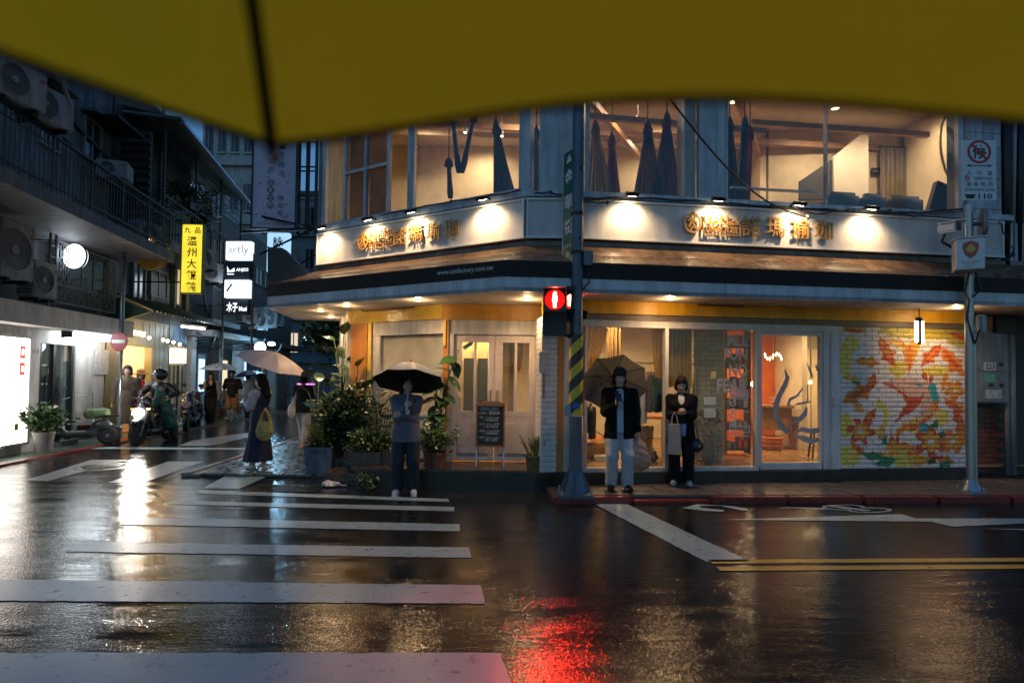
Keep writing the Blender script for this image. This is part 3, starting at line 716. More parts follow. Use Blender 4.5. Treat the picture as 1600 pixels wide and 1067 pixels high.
for xa, xb, ya, yb, c_ in ((1103,1121,620,633,(.55,.56,.5)),(1103,1121,638,653,(.5,.52,.5)),(1114,1122,580,591,(.6,.5,.2))):
    u0, z1 = RW.hit(xa, ya); u1, z0 = RW.hit(xb, yb); mb = MB(); pbox(mb, RW, u0, u1, z0, z1, -.06, -.056); bpart(mb, 'window_notice', mat('notice_%d' % xa, c_, rough=.6, var=.3, vscale=25, bump=0))
# ---- hood over the electric meters beyond the mural
# ================================================================= painted mural on the brick wall
MUR = []
def shp(kind, col, *a): MUR.append((kind, col, a))
def polar(cx, cy, r, lobes, depth, rot=0, sharp=1.0, sx=1.0, sy=1.0, n=60):
    pts = []
    for k in range(n):
        t = 2*math.pi*k/n; q = abs(math.cos(lobes*(t-rot)/2))**sharp
        rr = r*(1-depth+depth*q); pts.append((cx+rr*math.cos(t)*sx, cy+rr*math.sin(t)*sy))
    return pts
RED, ORG, AMB, YEL, GRN, TEA, PNK, OLV, WHT = (.50,.085,.025), (.62,.19,.03), (.66,.33,.04), (.62,.52,.10), (.03,.19,.09), (.04,.32,.34), (.60,.38,.30), (.42,.33,.05), (.62,.60,.58)
def E(col, cx, cy, rx, ry):
    if col in (YEL, OLV) and rx > 15: rx *= 1.35; ry *= 1.35
    shp('p', col, [(cx+rx*math.cos(k*.21), cy+ry*math.sin(k*.21)) for k in range(30)])
def Pg(col, *pts): shp('p', col, list(pts))
def flower(col, cx, cy, r, lobes=6, rot=0, c2=WHT): shp('p', col, polar(cx,cy,r,lobes,.55,rot,.8)); shp('p', AMB, polar(cx,cy,r*.62,lobes,.5,rot,.8)); E(c2, cx, cy, r*.17, r*.17)
E(OLV,760,245,180,26); E(YEL,640,238,50,20); E(OLV,900,275,40,26); E(YEL,372,380,24,60); E(YEL,398,310,26,26); E(YEL,610,420,30,30)
for k in range(16): a_ = .3+k*.19; E(YEL,505+52*math.sin(a_),650-70*math.cos(a_),13,15)
E(YEL,372,690,24,42); E(YEL,388,830,38,36); E(YEL,790,430,50,18); E(YEL,700,690,34,30); E(YEL,815,650,26,30); E(AMB,690,850,60,30); E(YEL,630,845,36,30); E(OLV,415,238,42,16)
Pg(RED,(360,232),(430,240),(460,255),(400,258)); Pg(RED,(850,240),(935,255),(935,285),(890,270))
Pg(AMB,(612,270),(650,310),(700,272),(722,290),(692,380),(662,455),(640,360)); Pg(ORG,(645,310),(684,315),(676,400),(662,450),(652,380))
def frond(col, c2, x, y, L_, ang):
    ca, sa = math.cos(ang), math.sin(ang)
    def T(u, v): return (x+L_*(u*ca-v*sa), y+L_*(u*sa+v*ca))
    Pg(col, T(-1,0), T(-.35,-.32), T(-.1,-.22), T(.2,-.5), T(.35,-.24), T(1,0), T(.45,.2), T(.25,.48), T(-.1,.2), T(-.4,.34)); Pg(c2, T(-.7,0), T(-.1,-.13), T(.7,0), T(-.1,.12)); E(AMB, *T(.1,-.22), L_*.10, L_*.08)
for q in [(q[0],q[1],q[2],q[3],q[4]*1.28,q[5]) for q in ((RED,ORG,562,345,66,1.1),(RED,ORG,765,358,60,2.3),(ORG,RED,872,385,76,.9),(ORG,AMB,472,392,50,.1),(ORG,RED,430,540,72,-.5),(RED,ORG,490,488,40,-1.2),(ORG,AMB,425,598,38,.9),(ORG,RED,885,600,58,.6),(RED,ORG,905,680,60,1.2),(ORG,AMB,908,750,50,1.6),(ORG,AMB,765,610,62,-1.0),(RED,ORG,480,650,44,-1.0),(ORG,RED,430,800,42,.8),(ORG,AMB,660,800,54,.5),(RED,ORG,700,690,40,-.4),(AMB,YEL,600,300,40,.4),(AMB,ORG,830,480,40,1.8),(AMB,YEL,400,470,36,.2),(ORG,YEL,540,730,36,1.4),(AMB,ORG,640,700,44,-.6),(RED,ORG,830,850,44,.3),(AMB,ORG,520,830,40,-.2))]: frond(*q)
E(GRN,420,490,24,8); flower(ORG,878,520,52,5,.3,WHT)
Pg(PNK,(545,480),(600,466),(680,470),(735,480),(775,500),(790,560),(760,590),(720,560),(690,565),(650,540),(600,500)); Pg(PNK,(725,560),(768,570),(756,635),(700,670),(715,620))
Pg(RED,(540,484),(580,492),(625,520),(660,552),(700,556),(734,542),(715,590),(670,625),(585,685),(625,625),(650,588),(630,545),(590,512),(552,500))
Pg(RED,(724,420),(745,450),(750,490),(730,470)); Pg(RED,(755,435),(778,455),(775,492),(758,485)); E(TEA,708,496,14,7); Pg(TEA,(757,490),(782,492),(800,530),(804,572),(775,578),(760,540))
flower(RED,440,715,66,6,.2); flower(RED,765,765,82,6,.5); flower(ORG,868,765,62,6,.1)
Pg(RED,(565,800),(575,705),(595,760),(615,715),(610,800)); flower(AMB,590,800,40,5,.9,AMB)
Pg(GRN,(440,812),(520,815),(560,850),(480,850)); Pg(GRN,(490,870),(560,830),(610,850),(560,885)); Pg(GRN,(530,780),(548,728),(565,780)); Pg(TEA,(705,680),(755,680),(745,725),(715,715)); Pg(GRN,(745,690),(805,660),(795,705)); Pg(GRN,(800,720),(830,710),(830,745),(805,745)); Pg(GRN,(800,870),(850,850),(855,885),(805,888)); Pg((.10,.06,.02),(740,850),(790,838),(785,870),(750,870))
def pip(poly, X, Y):
    r = np.zeros(X.shape, bool); n = len(poly); j = n-1
    for i in range(n):
        xi, yi = poly[i]; xj, yj = poly[j]
        if yi != yj:
            c_ = ((yi > Y) != (yj > Y)) & (X < (xj-xi)*(Y-yi)/(yj-yi)+xi); r ^= c_
        j = i
    return r
def mural_col(X, Y):
    """X, Y arrays in picture units (348..935, 228..890)"""
    wob = 2*np.sin(X*.11+Y*.05)+2*np.sin(Y*.17-X*.07)
    Xw = X+wob; Yw = Y+2*np.sin(X*.13)
    out = np.empty(X.shape+(3,)); out[:] = WHT
    for _, col, (poly,) in MUR:
        mk = pip(poly, Xw, Yw); out[mk] = col
    n = (np.sin(X*.31+Y*.17)*np.sin(Y*.23-X*.11)); out *= (1+.14*n)[..., None]
    return out
def attr_mat():
    m = bpy.data.materials.new('painted_mural_brick'); m.use_nodes = True; nt = m.node_tree; N = nt.nodes; L = nt.links; b = N['Principled BSDF']
    a = N.new('ShaderNodeAttribute'); a.attribute_name = 'paint'
    n = N.new('ShaderNodeTexNoise'); n.inputs['Scale'].default_value = 30; n.inputs['Detail'].default_value = 6
    g = N.new('ShaderNodeNewGeometry'); L.new(g.outputs['Position'], n.inputs['Vector'])
    r = N.new('ShaderNodeMapRange'); r.inputs['To Min'].default_value = .75; r.inputs['To Max'].default_value = 1.2; L.new(n.outputs['Fac'], r.inputs['Value'])
    mx = N.new('ShaderNodeMix'); mx.data_type = 'RGBA'; mx.blend_type = 'MULTIPLY'; mx.inputs['Factor'].default_value = 1; L.new(a.outputs['Color'], mx.inputs[6]); L.new(r.outputs[0], mx.inputs[7])
    L.new(mx.outputs[2], b.inputs['Base Color']); b.inputs['Roughness'].default_value = .5
    bp = N.new('ShaderNodeBump'); bp.inputs['Strength'].default_value = .4; bp.inputs['Distance'].default_value = .004; L.new(n.outputs['Fac'], bp.inputs['Height']); L.new(bp.outputs[0], b.inputs['Normal'])
    return m
MURM = attr_mat()
mu0, mu1 = RW.hit(1313,620)[0], RW.hit(1510,620)[0]; mz0, mz1 = .262, 2.425
mb = MB(); pbox(mb, RW, mu0, mu1, mz0, mz1, -.2, -.018); mwall = bpart(mb, 'mural_wall', mat('mural_joint', (.42,.40,.38), rough=.7, var=.2))
rows = 30; rh = (mz1-mz0)/rows; bl = .215; inv = basis(cb).inverted(); nx, nz = 15, 5
for j in range(rows):
    z0 = mz0+j*rh+.004; z1 = mz0+(j+1)*rh-.004
    u = mu0-(bl/2 if j % 2 else 0)
    while u < mu1-.01:
        a_, b_ = max(u+.004, mu0), min(u+bl-.004, mu1); u += bl
        if b_-a_ < .03: continue
        pr = random.uniform(0,.006)
        us = np.linspace(a_, b_, nx); zs = np.linspace(z0, z1, nz)
        U, Z = np.meshgrid(us, zs)
        col = mural_col(348+(U-mu0)/(mu1-mu0)*587, 890-(Z-mz0)/(mz1-mz0)*662)
        vs = []; cs = []
        for q in range(nz):
            for p in range(nx):
                ed = (p in (0, nx-1)) or (q in (0, nz-1))
                vs.append(tuple(inv @ RW.pt(U[q,p], Z[q,p], pr-(.004 if ed else 0)))); cs.append(col[q,p])
        fs = [(q*nx+p, q*nx+p+1, (q+1)*nx+p+1, (q+1)*nx+p) for q in range(nz-1) for p in range(nx-1)]
        n0 = len(vs); ring = [p for p in range(nx)]+[q*nx+nx-1 for q in range(1,nz)]+[(nz-1)*nx+p for p in range(nx-2,-1,-1)]+[q*nx for q in range(nz-2,0,-1)]
        for r_ in ring:
            q, p = divmod(r_, nx); vs.append(tuple(inv @ RW.pt(U[q,p], Z[q,p], -.02))); cs.append(col[q,p])
        for k in range(len(ring)): k2 = (k+1) % len(ring); fs.append((ring[k2], ring[k], n0+k, n0+k2))
        me = bpy.data.meshes.new('brick'); me.from_pydata(vs, [], fs); me.materials.append(MURM)
        at = me.color_attributes.new('paint', 'FLOAT_COLOR', 'POINT')
        at.data.foreach_set('color', np.concatenate([np.array(cs), np.ones((len(cs),1))], 1).astype('f').ravel())
        o = bpy.data.objects.new('brick', me); C.objects.link(o); o.parent = mwall

# ================================================================= ground floor interior
WOODF = mat('warm_wood_floor', (.32,.18,.08), rough=.25, var=.3, vscale=3, bump=.1)
ICREAM = mat('interior_cream_wall', (.66,.58,.46), rough=.8, var=.08); IORANGE = mat('interior_orange_wall', (.62,.13,.015), rough=.7, var=.08)
ICEIL = mat('interior_ceiling', (.66,.62,.55), rough=.8, var=.05)
IBRICK = mat('cream_interior_brick', (.50,.40,.27), rough=.7, var=.2, bump=.4)
mb = MB(); mb.prism([(.5,8.35),(10.2,9.7),(10.2,13),(-2.2,13),(-2.2,9.9),(-1.0,9.0),(.45,9.0)], .04, M=Matrix.Translation((0,0,.225))); bpart(mb, 'interior_floor', WOODF)
mb = MB(); mb.prism([(.5,8.3),(10.2,9.7),(10.2,13.2),(-2.6,13.2),(-2.6,10.3),(-1.0,9.35),(.4,9.35)], .06, M=Matrix.Translation((0,0,2.79))); bpart(mb, 'interior_ceiling', ICEIL)
wallseg((-2.4,13),(10.2,13), .2, 2.8, ICREAM, name='interior_wall')
wallseg((4.35,12.0),(5.60,12.0), .26, 2.79, IORANGE, t=.1, name='interior_wall')
wallseg((5.62,10.9),(5.62,12.95), .26, 2.79, ICREAM, t=.1, name='interior_wall')
wallseg((5.62,12.0),(8.6,12.0), .26, 2.79, ICREAM, t=.1, name='interior_wall')
for k, x in enumerate((5.98,6.46,6.94)):
    mb = MB(); mb.box((x,11.93,1.25), (.46,.05,2.0), bev=.01); d_ = bpart(mb, 'closet_door', mat('cream_closet', (.68,.58,.40), rough=.6, var=.06))
    mb = MB(); mb.tube([(x+.15,11.9,1.15),(x+.15,11.87,1.15),(x+.15,11.87,1.5),(x+.15,11.9,1.5)], .012, 6); wb(mb, 'handle', DARKM, d_)
mb = MB(); D_ = 9.35; x0 = at_y(1083,600,D_).x; x1 = at_y(1129,600,D_).x
mb.box(((x0+x1)/2, D_+.16, 1.53), (x1-x0-.01,.3,2.5)); bpart(mb, 'interior_pier', mat('pier_joint', (.32,.25,.16), rough=.8))
mb = MB(); rows = 31
for j in range(rows):
    z = .28+j*.081; x = x0-(.1 if j % 2 else 0)
    while x < x1:
        a_, b_ = max(x,x0), min(x+.19,x1); x += .2
        if b_-a_ > .02: mb.box(((a_+b_)/2, D_+random.uniform(0,.012), z+.036), (b_-a_,.06,.071))
o = bpart(mb, 'pier_bricks', IBRICK); o['kind'] = 'stuff'
mb = MB(); D2 = 9.9; xa = at_y(778,600,D2).x; xb = at_y(793,600,D2).x
mb.box(((xa+xb)/2, D2+.14, 1.53), (xb-xa-.01,.24,2.5)); bpart(mb, 'interior_pier', MATS['pier_joint'])
mb = MB()
for j in range(40):
    z = .28+j*.062; mb.box(((xa+xb)/2+random.uniform(-.004,.004), D2+random.uniform(0,.012), z+.026), (xb-xa,.05,.052))
o = bpart(mb, 'pier_bricks', mat('golden_interior_brick', (.55,.38,.18), rough=.7, var=.2)); o['kind'] = 'stuff'
mb = MB(); D3 = 10.6; xa = at_y(722,600,D3).x; xb = at_y(770,600,D3).x
P3 = Plane((xa-.2,D3),(xb,D3)); pbox(mb, P3, 0, P3.len, .26, 2.79, -.1, 0); bpart(mb, 'inner_partition', mat('yellow_lit_partition', (.62,.46,.22), rough=.7))
for k in range(2):
    xx = xa+.12+k*.26; mb = MB(); mb.box((xx,D3-.03,1.35), (.18,.02,1.15)); bpart(mb, 'partition_pane', mat('dark_inner_glass', (.03,.028,.025), rough=.15))
    mb = MB(); mb.box((xx+.12,D3-.04,1.35), (.05,.03,1.5)); bpart(mb, 'partition_stile', WHITEP)
def itm(name, label, cat, loc, group=None, rz=0): return thing(name, label, cat, loc, rz, group)
# ---- curtains (pleated)
def curtain(name, label, x0, x1, z0, z1, y, m, pull=0.0, folds=9, group='curtains in the shop window'):
    t = itm(name, label, 'curtain', ((x0+x1)/2, y, z0), group); mb = MB(); nx, nz = folds*8, 14; vs = []; w = x1-x0
    for j in range(nz+1):
        v = j/nz; ww = w*(1-abs(pull)*(1-v)**1.5)
        for i in range(nx+1):
            s = i/nx; off = (0 if pull >= 0 else (w-ww))
            vs.append((-w/2+off+s*ww, .035*math.sin(s*folds*2*math.pi)*(.6+.4*v)+.01*math.sin(s*23+v*5), v*(z1-z0)+.02*math.sin(s*9)*(1-v)))
    mb.mesh(vs, [(j*(nx+1)+i, j*(nx+1)+i+1, (j+1)*(nx+1)+i+1, (j+1)*(nx+1)+i) for j in range(nz) for i in range(nx)])
    mb.build('curtain_panel', m, t, smooth=True)
    mb = MB(); mb.tube([(-w/2-.03,0,z1-z0+.02),(w/2+.03,0,z1-z0+.02)], .012, 8); mb.build('curtain_rod', DARKM, t)
    return t
GOLD = cloth('gold_curtain', (.55,.30,.035), trans=.25, rough=.6); BROWNC = cloth('bronze_curtain', (.30,.18,.06), trans=.25); GREYC = cloth('taupe_curtain', (.30,.24,.18), trans=.3)
def xs(px, d): return at_y(px, 600, d).x
curtain('curtain', 'gold curtain swept to the left behind the tall window by the striped pole', xs(908,8.7), xs(950,8.7), 1.55, 2.36, 8.75, GOLD, pull=.75, folds=6)
curtain('curtain', 'gold fringed curtain gathered at the middle window mullion', xs(1018,8.8), xs(1039,8.8), 1.6, 2.36, 8.85, GOLD, pull=-.35, folds=4)
curtain('curtain', 'long bronze curtain hanging right of the window mullion', xs(1046,8.9), xs(1082,8.9), 1.45, 2.36, 8.95, BROWNC, folds=6)
curtain('curtain', 'narrow bronze drape above the gray umbrella in the window', xs(950,9.7), xs(974,9.7), 1.75, 2.5, 9.9, BROWNC, folds=4)
curtain('curtain', 'orange curtain behind the right leaf of the glazed entrance door', xs(806,9.5), xs(822,9.5), 1.7, 2.5, 9.6, GOLD, pull=.5, folds=3)
curtain('curtain', 'taupe curtain beside the brick pier inside the entrance door', xs(793,9.7), xs(803,9.7), .5, 2.5, 9.75, GREYC, folds=2)
# ---- garment rack with clothes
D_ = 9.2
BRASS = mat('brass_rail', (.72,.50,.20), rough=.3, metal=.9, var=.08)
xa, xb = xs(914,D_), xs(1086,D_); zt = at_y(1000,567,D_).z
t = itm('garment_rack', 'long brass garment rack behind the shop window', 'clothes rack', ((xa+xb)/2, D_, .265)); w = xb-xa; h = zt-.265
mb = MB(); mb.tube([(-w/2,0,.05),(-w/2,0,h-.05),(-w/2+.05,0,h),(w/2-.05,0,h),(w/2,0,h-.05),(w/2,0,.10),(w/2-.06,0,.04)], .016, 10); mb.build('rail', BRASS, t, smooth=True)
for s in (-1,1):
    mb = MB(); mb.tube([(s*w/2,-.22,.018),(s*w/2,.22,.018)], .016, 8); mb.build('foot', BRASS, t, smooth=True)
def garment(label, px, w, ztop, zbot, col, d=D_, ang=R(70), sleeves=False, sheer=.15):
    x = xs(px, d); t = itm('hanging_garment', label, 'garment', (x, d, ztop), 'clothes hanging on the brass rack', rz=ang); mb = MB(); n = 18; L_ = ztop-zbot
    vs = []; rows_ = 12
    for j in range(rows_+1):
        v = j/rows_; ww = w*(.35+.65*min(1, v*6)**.6)*(1+.1*v)
        for i in range(n):
            a_ = 2*math.pi*i/n; fold = 1+.12*math.sin(a_*5+v*3)
            vs.append((ww/2*math.cos(a_)*fold, .045*math.sin(a_)*fold, -.12-v*L_))
    mb.mesh(vs, [(j*n+i, j*n+(i+1) % n, (j+1)*n+(i+1) % n, (j+1)*n+i) for j in range(rows_) for i in range(n)])
    mb.build('cloth_body', cloth('garment_%02d%02d%02d' % tuple(int(c*99) for c in col), col, trans=sheer, rough=.7), t, smooth=True)
    mb = MB(); mb.tube([(-w*.4,0,-.16),(0,0,-.1),(w*.4,0,-.16)], .007, 6); mb.tube([(0,0,-.1),(0,0,-.01),(.02,0,.018),(0,0,.036),(-.018,0,.02)], .004, 6); mb.build('hanger', BRASS, t)
    return t
for a_ in (('pale grey shirt at the left of the hanging clothes beside the gray umbrella',998,.42,zt-.02,1.05,(.55,.52,.5)),('white blouse on the brass rack next to the maroon one',1006,.42,zt-.02,1.0,(.66,.62,.6)),
           ('maroon top on the brass rack between white and green clothes',1016,.42,zt-.02,1.18,(.14,.02,.03)),('dark green shirt on the brass rack',1022,.42,zt-.02,1.2,(.03,.07,.04)),
           ('bottle green top on the brass rack beside the teal one',1028,.42,zt-.02,1.18,(.02,.09,.06)),('teal blouse on the brass rack nearest the window mullion',1035,.42,zt-.02,1.2,(.02,.13,.14)),
           ('grey sheer top hanging right of the window mullion',1062,.40,zt-.02,1.2,(.3,.28,.24)),('olive garment at the right end of the brass rack',1073,.40,zt-.02,1.25,(.16,.13,.05)),
           ('black trousers hanging low behind the white trousered man',926,.35,1.25,.75,(.02,.02,.02)),('charcoal garment hanging low beside the striped pole',921,.3,1.3,.85,(.05,.045,.04))):
    garment(*a_)
for px in (1049,1056):
    x = xs(px,D_); t = itm('coat_hanger', 'bare brass coat hanger on the rack, %s of two' % ('left' if px == 1049 else 'right'), 'hanger', (x,D_,zt-.02), 'bare hangers', rz=R(50))
    mb = MB(); mb.tube([(0,0,.0),(.02,0,.03),(0,0,.04)], .004, 6); mb.build('hook', BRASS, t); mb = MB(); mb.tube([(0,0,0),(0,0,-.07),(-.2,0,-.17),(.2,0,-.17),(0,0,-.07)], .006, 6); mb.build('hanger_bar', BRASS, t)
# ---- baskets, poufs, boxes on the floor
WICK = mat('woven_wicker', (.42,.22,.08), rough=.7, var=.35, vscale=30, bump=.9, bscale=60); TERRA = mat('terracotta_fabric', (.50,.17,.05), rough=.8, var=.2)
def basket(label, px, d, z, r, h, handle=True, m=WICK):
    t = itm('wicker_basket', label, 'basket', (xs(px,d), d, z), 'baskets in the shop'); mb = MB()
    prof = [(r*.75,0)]+[(r*(.78+.22*k/8)+(.006 if k % 2 else 0), h*k/8) for k in range(9)]+[(r*.9,h),(r*.85,h*.7)]
    mb.lathe(prof, 22); mb.build('bowl', m, t, smooth=True)
    mb = MB()
    for k in range(3): mb.tube([(math.cos(i*.3)*r*(1.0),math.sin(i*.3)*r*1.0,h*(k+1)/3.3) for i in range(22)], .009, 5)
    mb.build('woven_band', m, t, smooth=True)
    if handle: mb = MB(); mb.tube([(r*math.cos(a_*.157-math.pi/2+math.pi/2)*1.0 if 0 else r*math.cos(a_*math.pi/12),0,h+r*.8*math.sin(a_*math.pi/12)) for a_ in range(13)], .012, 6); mb.build('handle', m, t, smooth=True)
    return t
basket('tall wicker basket behind the plastic bag in the window', 1001,9.6,.27,.22,.55,False)
basket('round wicker basket with hoop handle left of the white trousers', 927,9.5,.27,.2,.28)
basket('orange wicker basket on the floor under the wooden counter by the door', 1206,11.0,.27,.2,.25,False, TERRA)
t = itm('pouf', 'terracotta round pouf on the floor by the rack foot', 'pouf', (xs(930,9.9),9.9,.265)); mb = MB(); mb.lathe([(.05,.0),(.24,.02),(.28,.12),(.27,.24),(.2,.33),(.02,.35)], 22); mb.build('cushion', TERRA, t, smooth=True); mb = MB(); mb.tube([(.283*math.cos(i*.3),.283*math.sin(i*.3),.13) for i in range(22)], .012, 6); mb.build('piping', WICK, t)
t = itm('display_table', 'low orange display table behind the hanging clothes', 'table', (xs(1010,10.6),10.6,.265)); mb = MB(); mb.box((0,0,.62),(.8,.5,.05),bev=.01); mb.build('tabletop', TERRA, t)
for sx in (-1,1):
    for sy in (-1,1): mb = MB(); mb.box((sx*.36,sy*.2,.297),(.05,.05,.594)); mb.build('leg', WICK, t)
for k, (px, d, c_, hh, lab) in enumerate(((985,9.35,(.45,.5,.45),.16,'pale jar on the window floor right of the white trousers'),(1020,9.3,(.16,.08,.04),.14,'brown glazed pot on the window floor by the paper bag'),(944,9.25,(.6,.55,.48),.07,'flat white box on the window floor behind the man'))):
    t = itm('shop_jar' if k < 2 else 'shop_box', lab, 'jar' if k < 2 else 'box', (xs(px,d),d,.265)); mb = MB()
    if k < 2: mb.lathe([(.05,0),(.09,.03),(.1,hh*.5),(.07,hh*.85),(.06,hh)],16); mb.build('vessel', mat('jar_%d' % k, c_, rough=.3), t, smooth=True); mb = MB(); mb.lathe([(.065,hh),(.065,hh+.02),(.02,hh+.035)],14); mb.build('lid', WICK, t, smooth=True)
    else: mb.box((0,0,hh/2),(.3,.25,hh),bev=.01); mb.build('body', mat('jar_2', c_, rough=.7), t); mb = MB(); mb.box((0,0,hh+.008),(.31,.26,.014),bev=.004); mb.build('lid', mat('jar_2b', (.5,.45,.4)), t)
t = itm('dried_flowers', 'bunch of dried flowers in a vase before the interior brick pier', 'flowers', (xs(1108,9.0),9.0,.265)); mb = MB(); mb.lathe([(.06,0),(.1,.08),(.11,.2),(.07,.38),(.08,.42)],16); mb.build('vase', mat('smoky_vase', (.16,.13,.1), rough=.2), t, smooth=True)
mb = MB()
for k in range(60):
    a_, r_ = random.random()*6.28, random.random()**.5*.2; c_ = (math.cos(a_)*r_, math.sin(a_)*r_*.6, .62+random.random()*.22); mb.lathe([(.005,-.025),(.03,0),(.005,.025)], 6, M=Matrix.Translation(c_))
mb.build('flower_heads', mat('dried_petals', (.26,.14,.08), rough=.9, var=.4), t); mb = MB()
for k in range(14): a_ = k*.45; mb.tube([(0,0,.38),(.14*math.cos(a_),.09*math.sin(a_),.65)], .004, 4)
mb.build('stems', WICK, t)
t = itm('wall_shelf', 'dark shelving with small white boxes before the orange wall', 'shelf', (xs(1149,10.2),10.2,.265)); mb = MB(); sw = .42
for k in range(7): mb.box((0,0,.1+k*.36),(sw,.25,.025))
for s in (-1,1): mb.box((s*sw/2,0,1.2),(.025,.26,2.35))
mb.build('shelf_frame', mat('dark_walnut', (.07,.035,.02), rough=.5), t)
BX = [mat('shelf_box_%d' % i, c_, rough=.6, var=.3, vscale=14) for i, c_ in enumerate(((.62,.58,.5),(.45,.36,.22),(.5,.1,.05),(.2,.2,.2)))]
for k in range(6):
    for i in range(4):
        hh = random.uniform(.1,.24); mb = MB(); mb.box((-.15+i*.1,-.02,.115+k*.36+hh/2),(.08,.15,hh),bev=.006); ob = mb.build('shelf_item', BX[random.randrange(4)], t)
t = itm('wooden_counter', 'wooden counter seen through the sliding glass door', 'counter', (xs(1207,11.2),11.2,.265)); mb = MB(); mb.box((0,0,.82),(.62,.5,.05),bev=.01); mb.build('countertop', mat('oak', (.35,.18,.07), rough=.4), t); mb = MB(); mb.box((0,.02,.58),(.56,.44,.42)); mb.build('cabinet', mat('oak2', (.28,.14,.05), rough=.5), t)
mb = MB(); text_on(mb, 'THE YOGA', 0, .98, w=.3, h=.05, y=-.2); text_on(mb, 'SPACE', 0, .92, w=.3, h=.05, y=-.2); mb.build('lettering', VLINE, t)
t = itm('wooden_stool', 'dark wooden stool at the right edge of the sliding door', 'stool', (xs(1277,9.9),9.9,.265)); mb = MB(); mb.lathe([(.02,.44),(.16,.44),(.17,.46),(.16,.48),(.02,.48)],18); mb.build('seat', mat('dark_walnut',(.07,.035,.02)), t, smooth=True)
for k in range(4): a_ = k*1.57+.6; mb = MB(); mb.tube([(.1*math.cos(a_),.1*math.sin(a_),.44),(.16*math.cos(a_),.16*math.sin(a_),0)],.017,6); mb.build('leg', MATS['dark_walnut'], t)
t = itm('floor_sandals', 'pale tangle of cables on the shop floor behind the sliding door', 'cable', (xs(1247,11.4),11.4,.27)); t.name = 'floor_cable'; mb = MB(); mb.tube([(.3*math.sin(k*1.7)*(k/24),.1*math.cos(k*2.1),.015+.01*(k%3)) for k in range(24)], .012, 5); mb.build('cord', WHITEP, t); mb = MB(); mb.box((.1,0,.03),(.2,.06,.04),bev=.01); mb.build('socket_strip', WHITEP, t)
WARM = (1.0,.62,.30); WARM2 = (1.0,.72,.45)
BULB = glow('warm_bulb', (1.0,.72,.36), 14)
def pendant(label, px, py, d, r=.05, e=6, group='pendant lamps in the shop'):
    p = at_y(px,py,d); t = itm('pendant_lamp', label, 'lamp', (p.x,d,p.z), group); mb = MB(); mb.lathe([(.005,-r),(r*.8,-r*.5),(r,0),(r*.8,r*.5),(.01,r)],14); mb.build('globe', BULB, t, smooth=True)
    mb = MB(); mb.tube([(0,0,r),(0,0,2.79-p.z)], .004, 5); mb.build('cord', DARKM, t); mb = MB(); mb.lathe([(.012,r*.9),(.02,r*.9+.02),(.012,r*.9+.05)],10); mb.build('cap', BRASS, t)
    if e: lamp('POINT', t, (0,0,-r-.03), e, WARM, .05)
pendant('glowing pendant lamp against the orange wall', 1176,600,11.4); pendant('left pendant bulb of the pair behind the door emblem', 1253,598,11.3,.035,4); pendant('right pendant bulb of the pair behind the door emblem', 1266,597,11.3,.035,4)
t = itm('chandelier', 'small glittering chandelier inside the sliding door', 'chandelier', tuple(at_y(1208,557,11.2)))
mb = MB()
for k in range(16): a_ = k*2*math.pi/16; mb.lathe([(.004,-.03),(.014,0),(.004,.03)],6,M=Matrix.Translation((.15*math.cos(a_),.15*math.sin(a_),.05*math.sin(a_*3))))
mb.build('bulb', glow('chandelier_bulb',(1,.75,.4),10), t); mb = MB(); mb.tube([(.15*math.cos(k*.3),.15*math.sin(k*.3),0) for k in range(22)],.008,5); mb.tube([(0,0,0),(0,0,.5)],.006,5); mb.tube([(-.15,0,0),(.15,0,0)],.006,5); mb.build('ring_frame', BRASS, t)
def ceil_light(label, x, y, z, e, group, r=.07, col=WARM, em=BULB, angle=165):
    t = itm('ceiling_downlight', label, 'downlight', (x,y,z), group); mb = MB(); mb.lathe([(.001,-.004),(r,-.004),(r,-.002),(.001,-.002)],18); mb.build('lens', em, t)
    mb = MB(); mb.lathe([(r,-.012),(r+.018,-.010),(r+.018,.0),(r,.0)],18,cap=False); mb.build('rim', WHITEP, t)
    if e: lamp('SPOT', t, (0,0,-.03), e*(1.7 if angle == 165 else 1), col, r, aim=(0,0,-1), angle=angle, blend=.8)
    if angle == 150: lamp('POINT', t, (0,0,-.07), e*.09, col, .04)
    return t
for k, (x, y, e) in enumerate(((1.6,9.6,110),(2.85,8.95,60),(4.5,10.6,120),(6.2,10.6,130),(-.3,10.1,100),(-1.3,10.4,120),(2.2,11.6,110))):
    ceil_light('round downlight in the shop ceiling', x, y, 2.788, e, 'downlights in the shop ceiling')
# ================================================================= upper floor interior
UF = mat('upper_floor_boards', (.30,.20,.12), rough=.4); UCEIL = mat('upper_ceiling', (.62,.53,.38), rough=.8, var=.08); UCR = mat('upper_back_wall', (.66,.55,.38), rough=.8, var=.08)
mb = MB(); mb.prism([(-3.35,10.15),(.2,8.05),(.85,8.05),(10.6,9.35),(10.6,12.6),(-3.35,14)], .1, M=Matrix.Translation((0,0,3.95))); bpart(mb, 'upper_floor', UF)
mb = MB(); mb.prism([(-3.35,10.2),(.2,8.1),(.85,8.1),(10.6,9.4),(10.6,14),(-3.35,14)], .1, M=Matrix.Translation((0,0,6.7))); bpart(mb, 'upper_ceiling', UCEIL)
wallseg((-3.4,12.6),(5.2,12.6), 4.0, 6.72, UCR, name='upper_room_wall'); wallseg((5.2,11.6),(10.6,11.6), 4.0, 6.72, UCR, name='upper_room_wall')
wallseg((5.15,11.6),(5.2,12.6), 4.0, 6.72, UCR, name='upper_room_wall')
wallseg((7.9,11.5),(7.9,9.2), 4.0, 6.72, UCR, name='upper_room_wall')
mb = MB(); p0 = at_y(1303,245,11.2); p1 = at_y(1357,200,11.2); q0 = at_y(1303,320,11.2); q1 = at_y(1357,320,11.2)
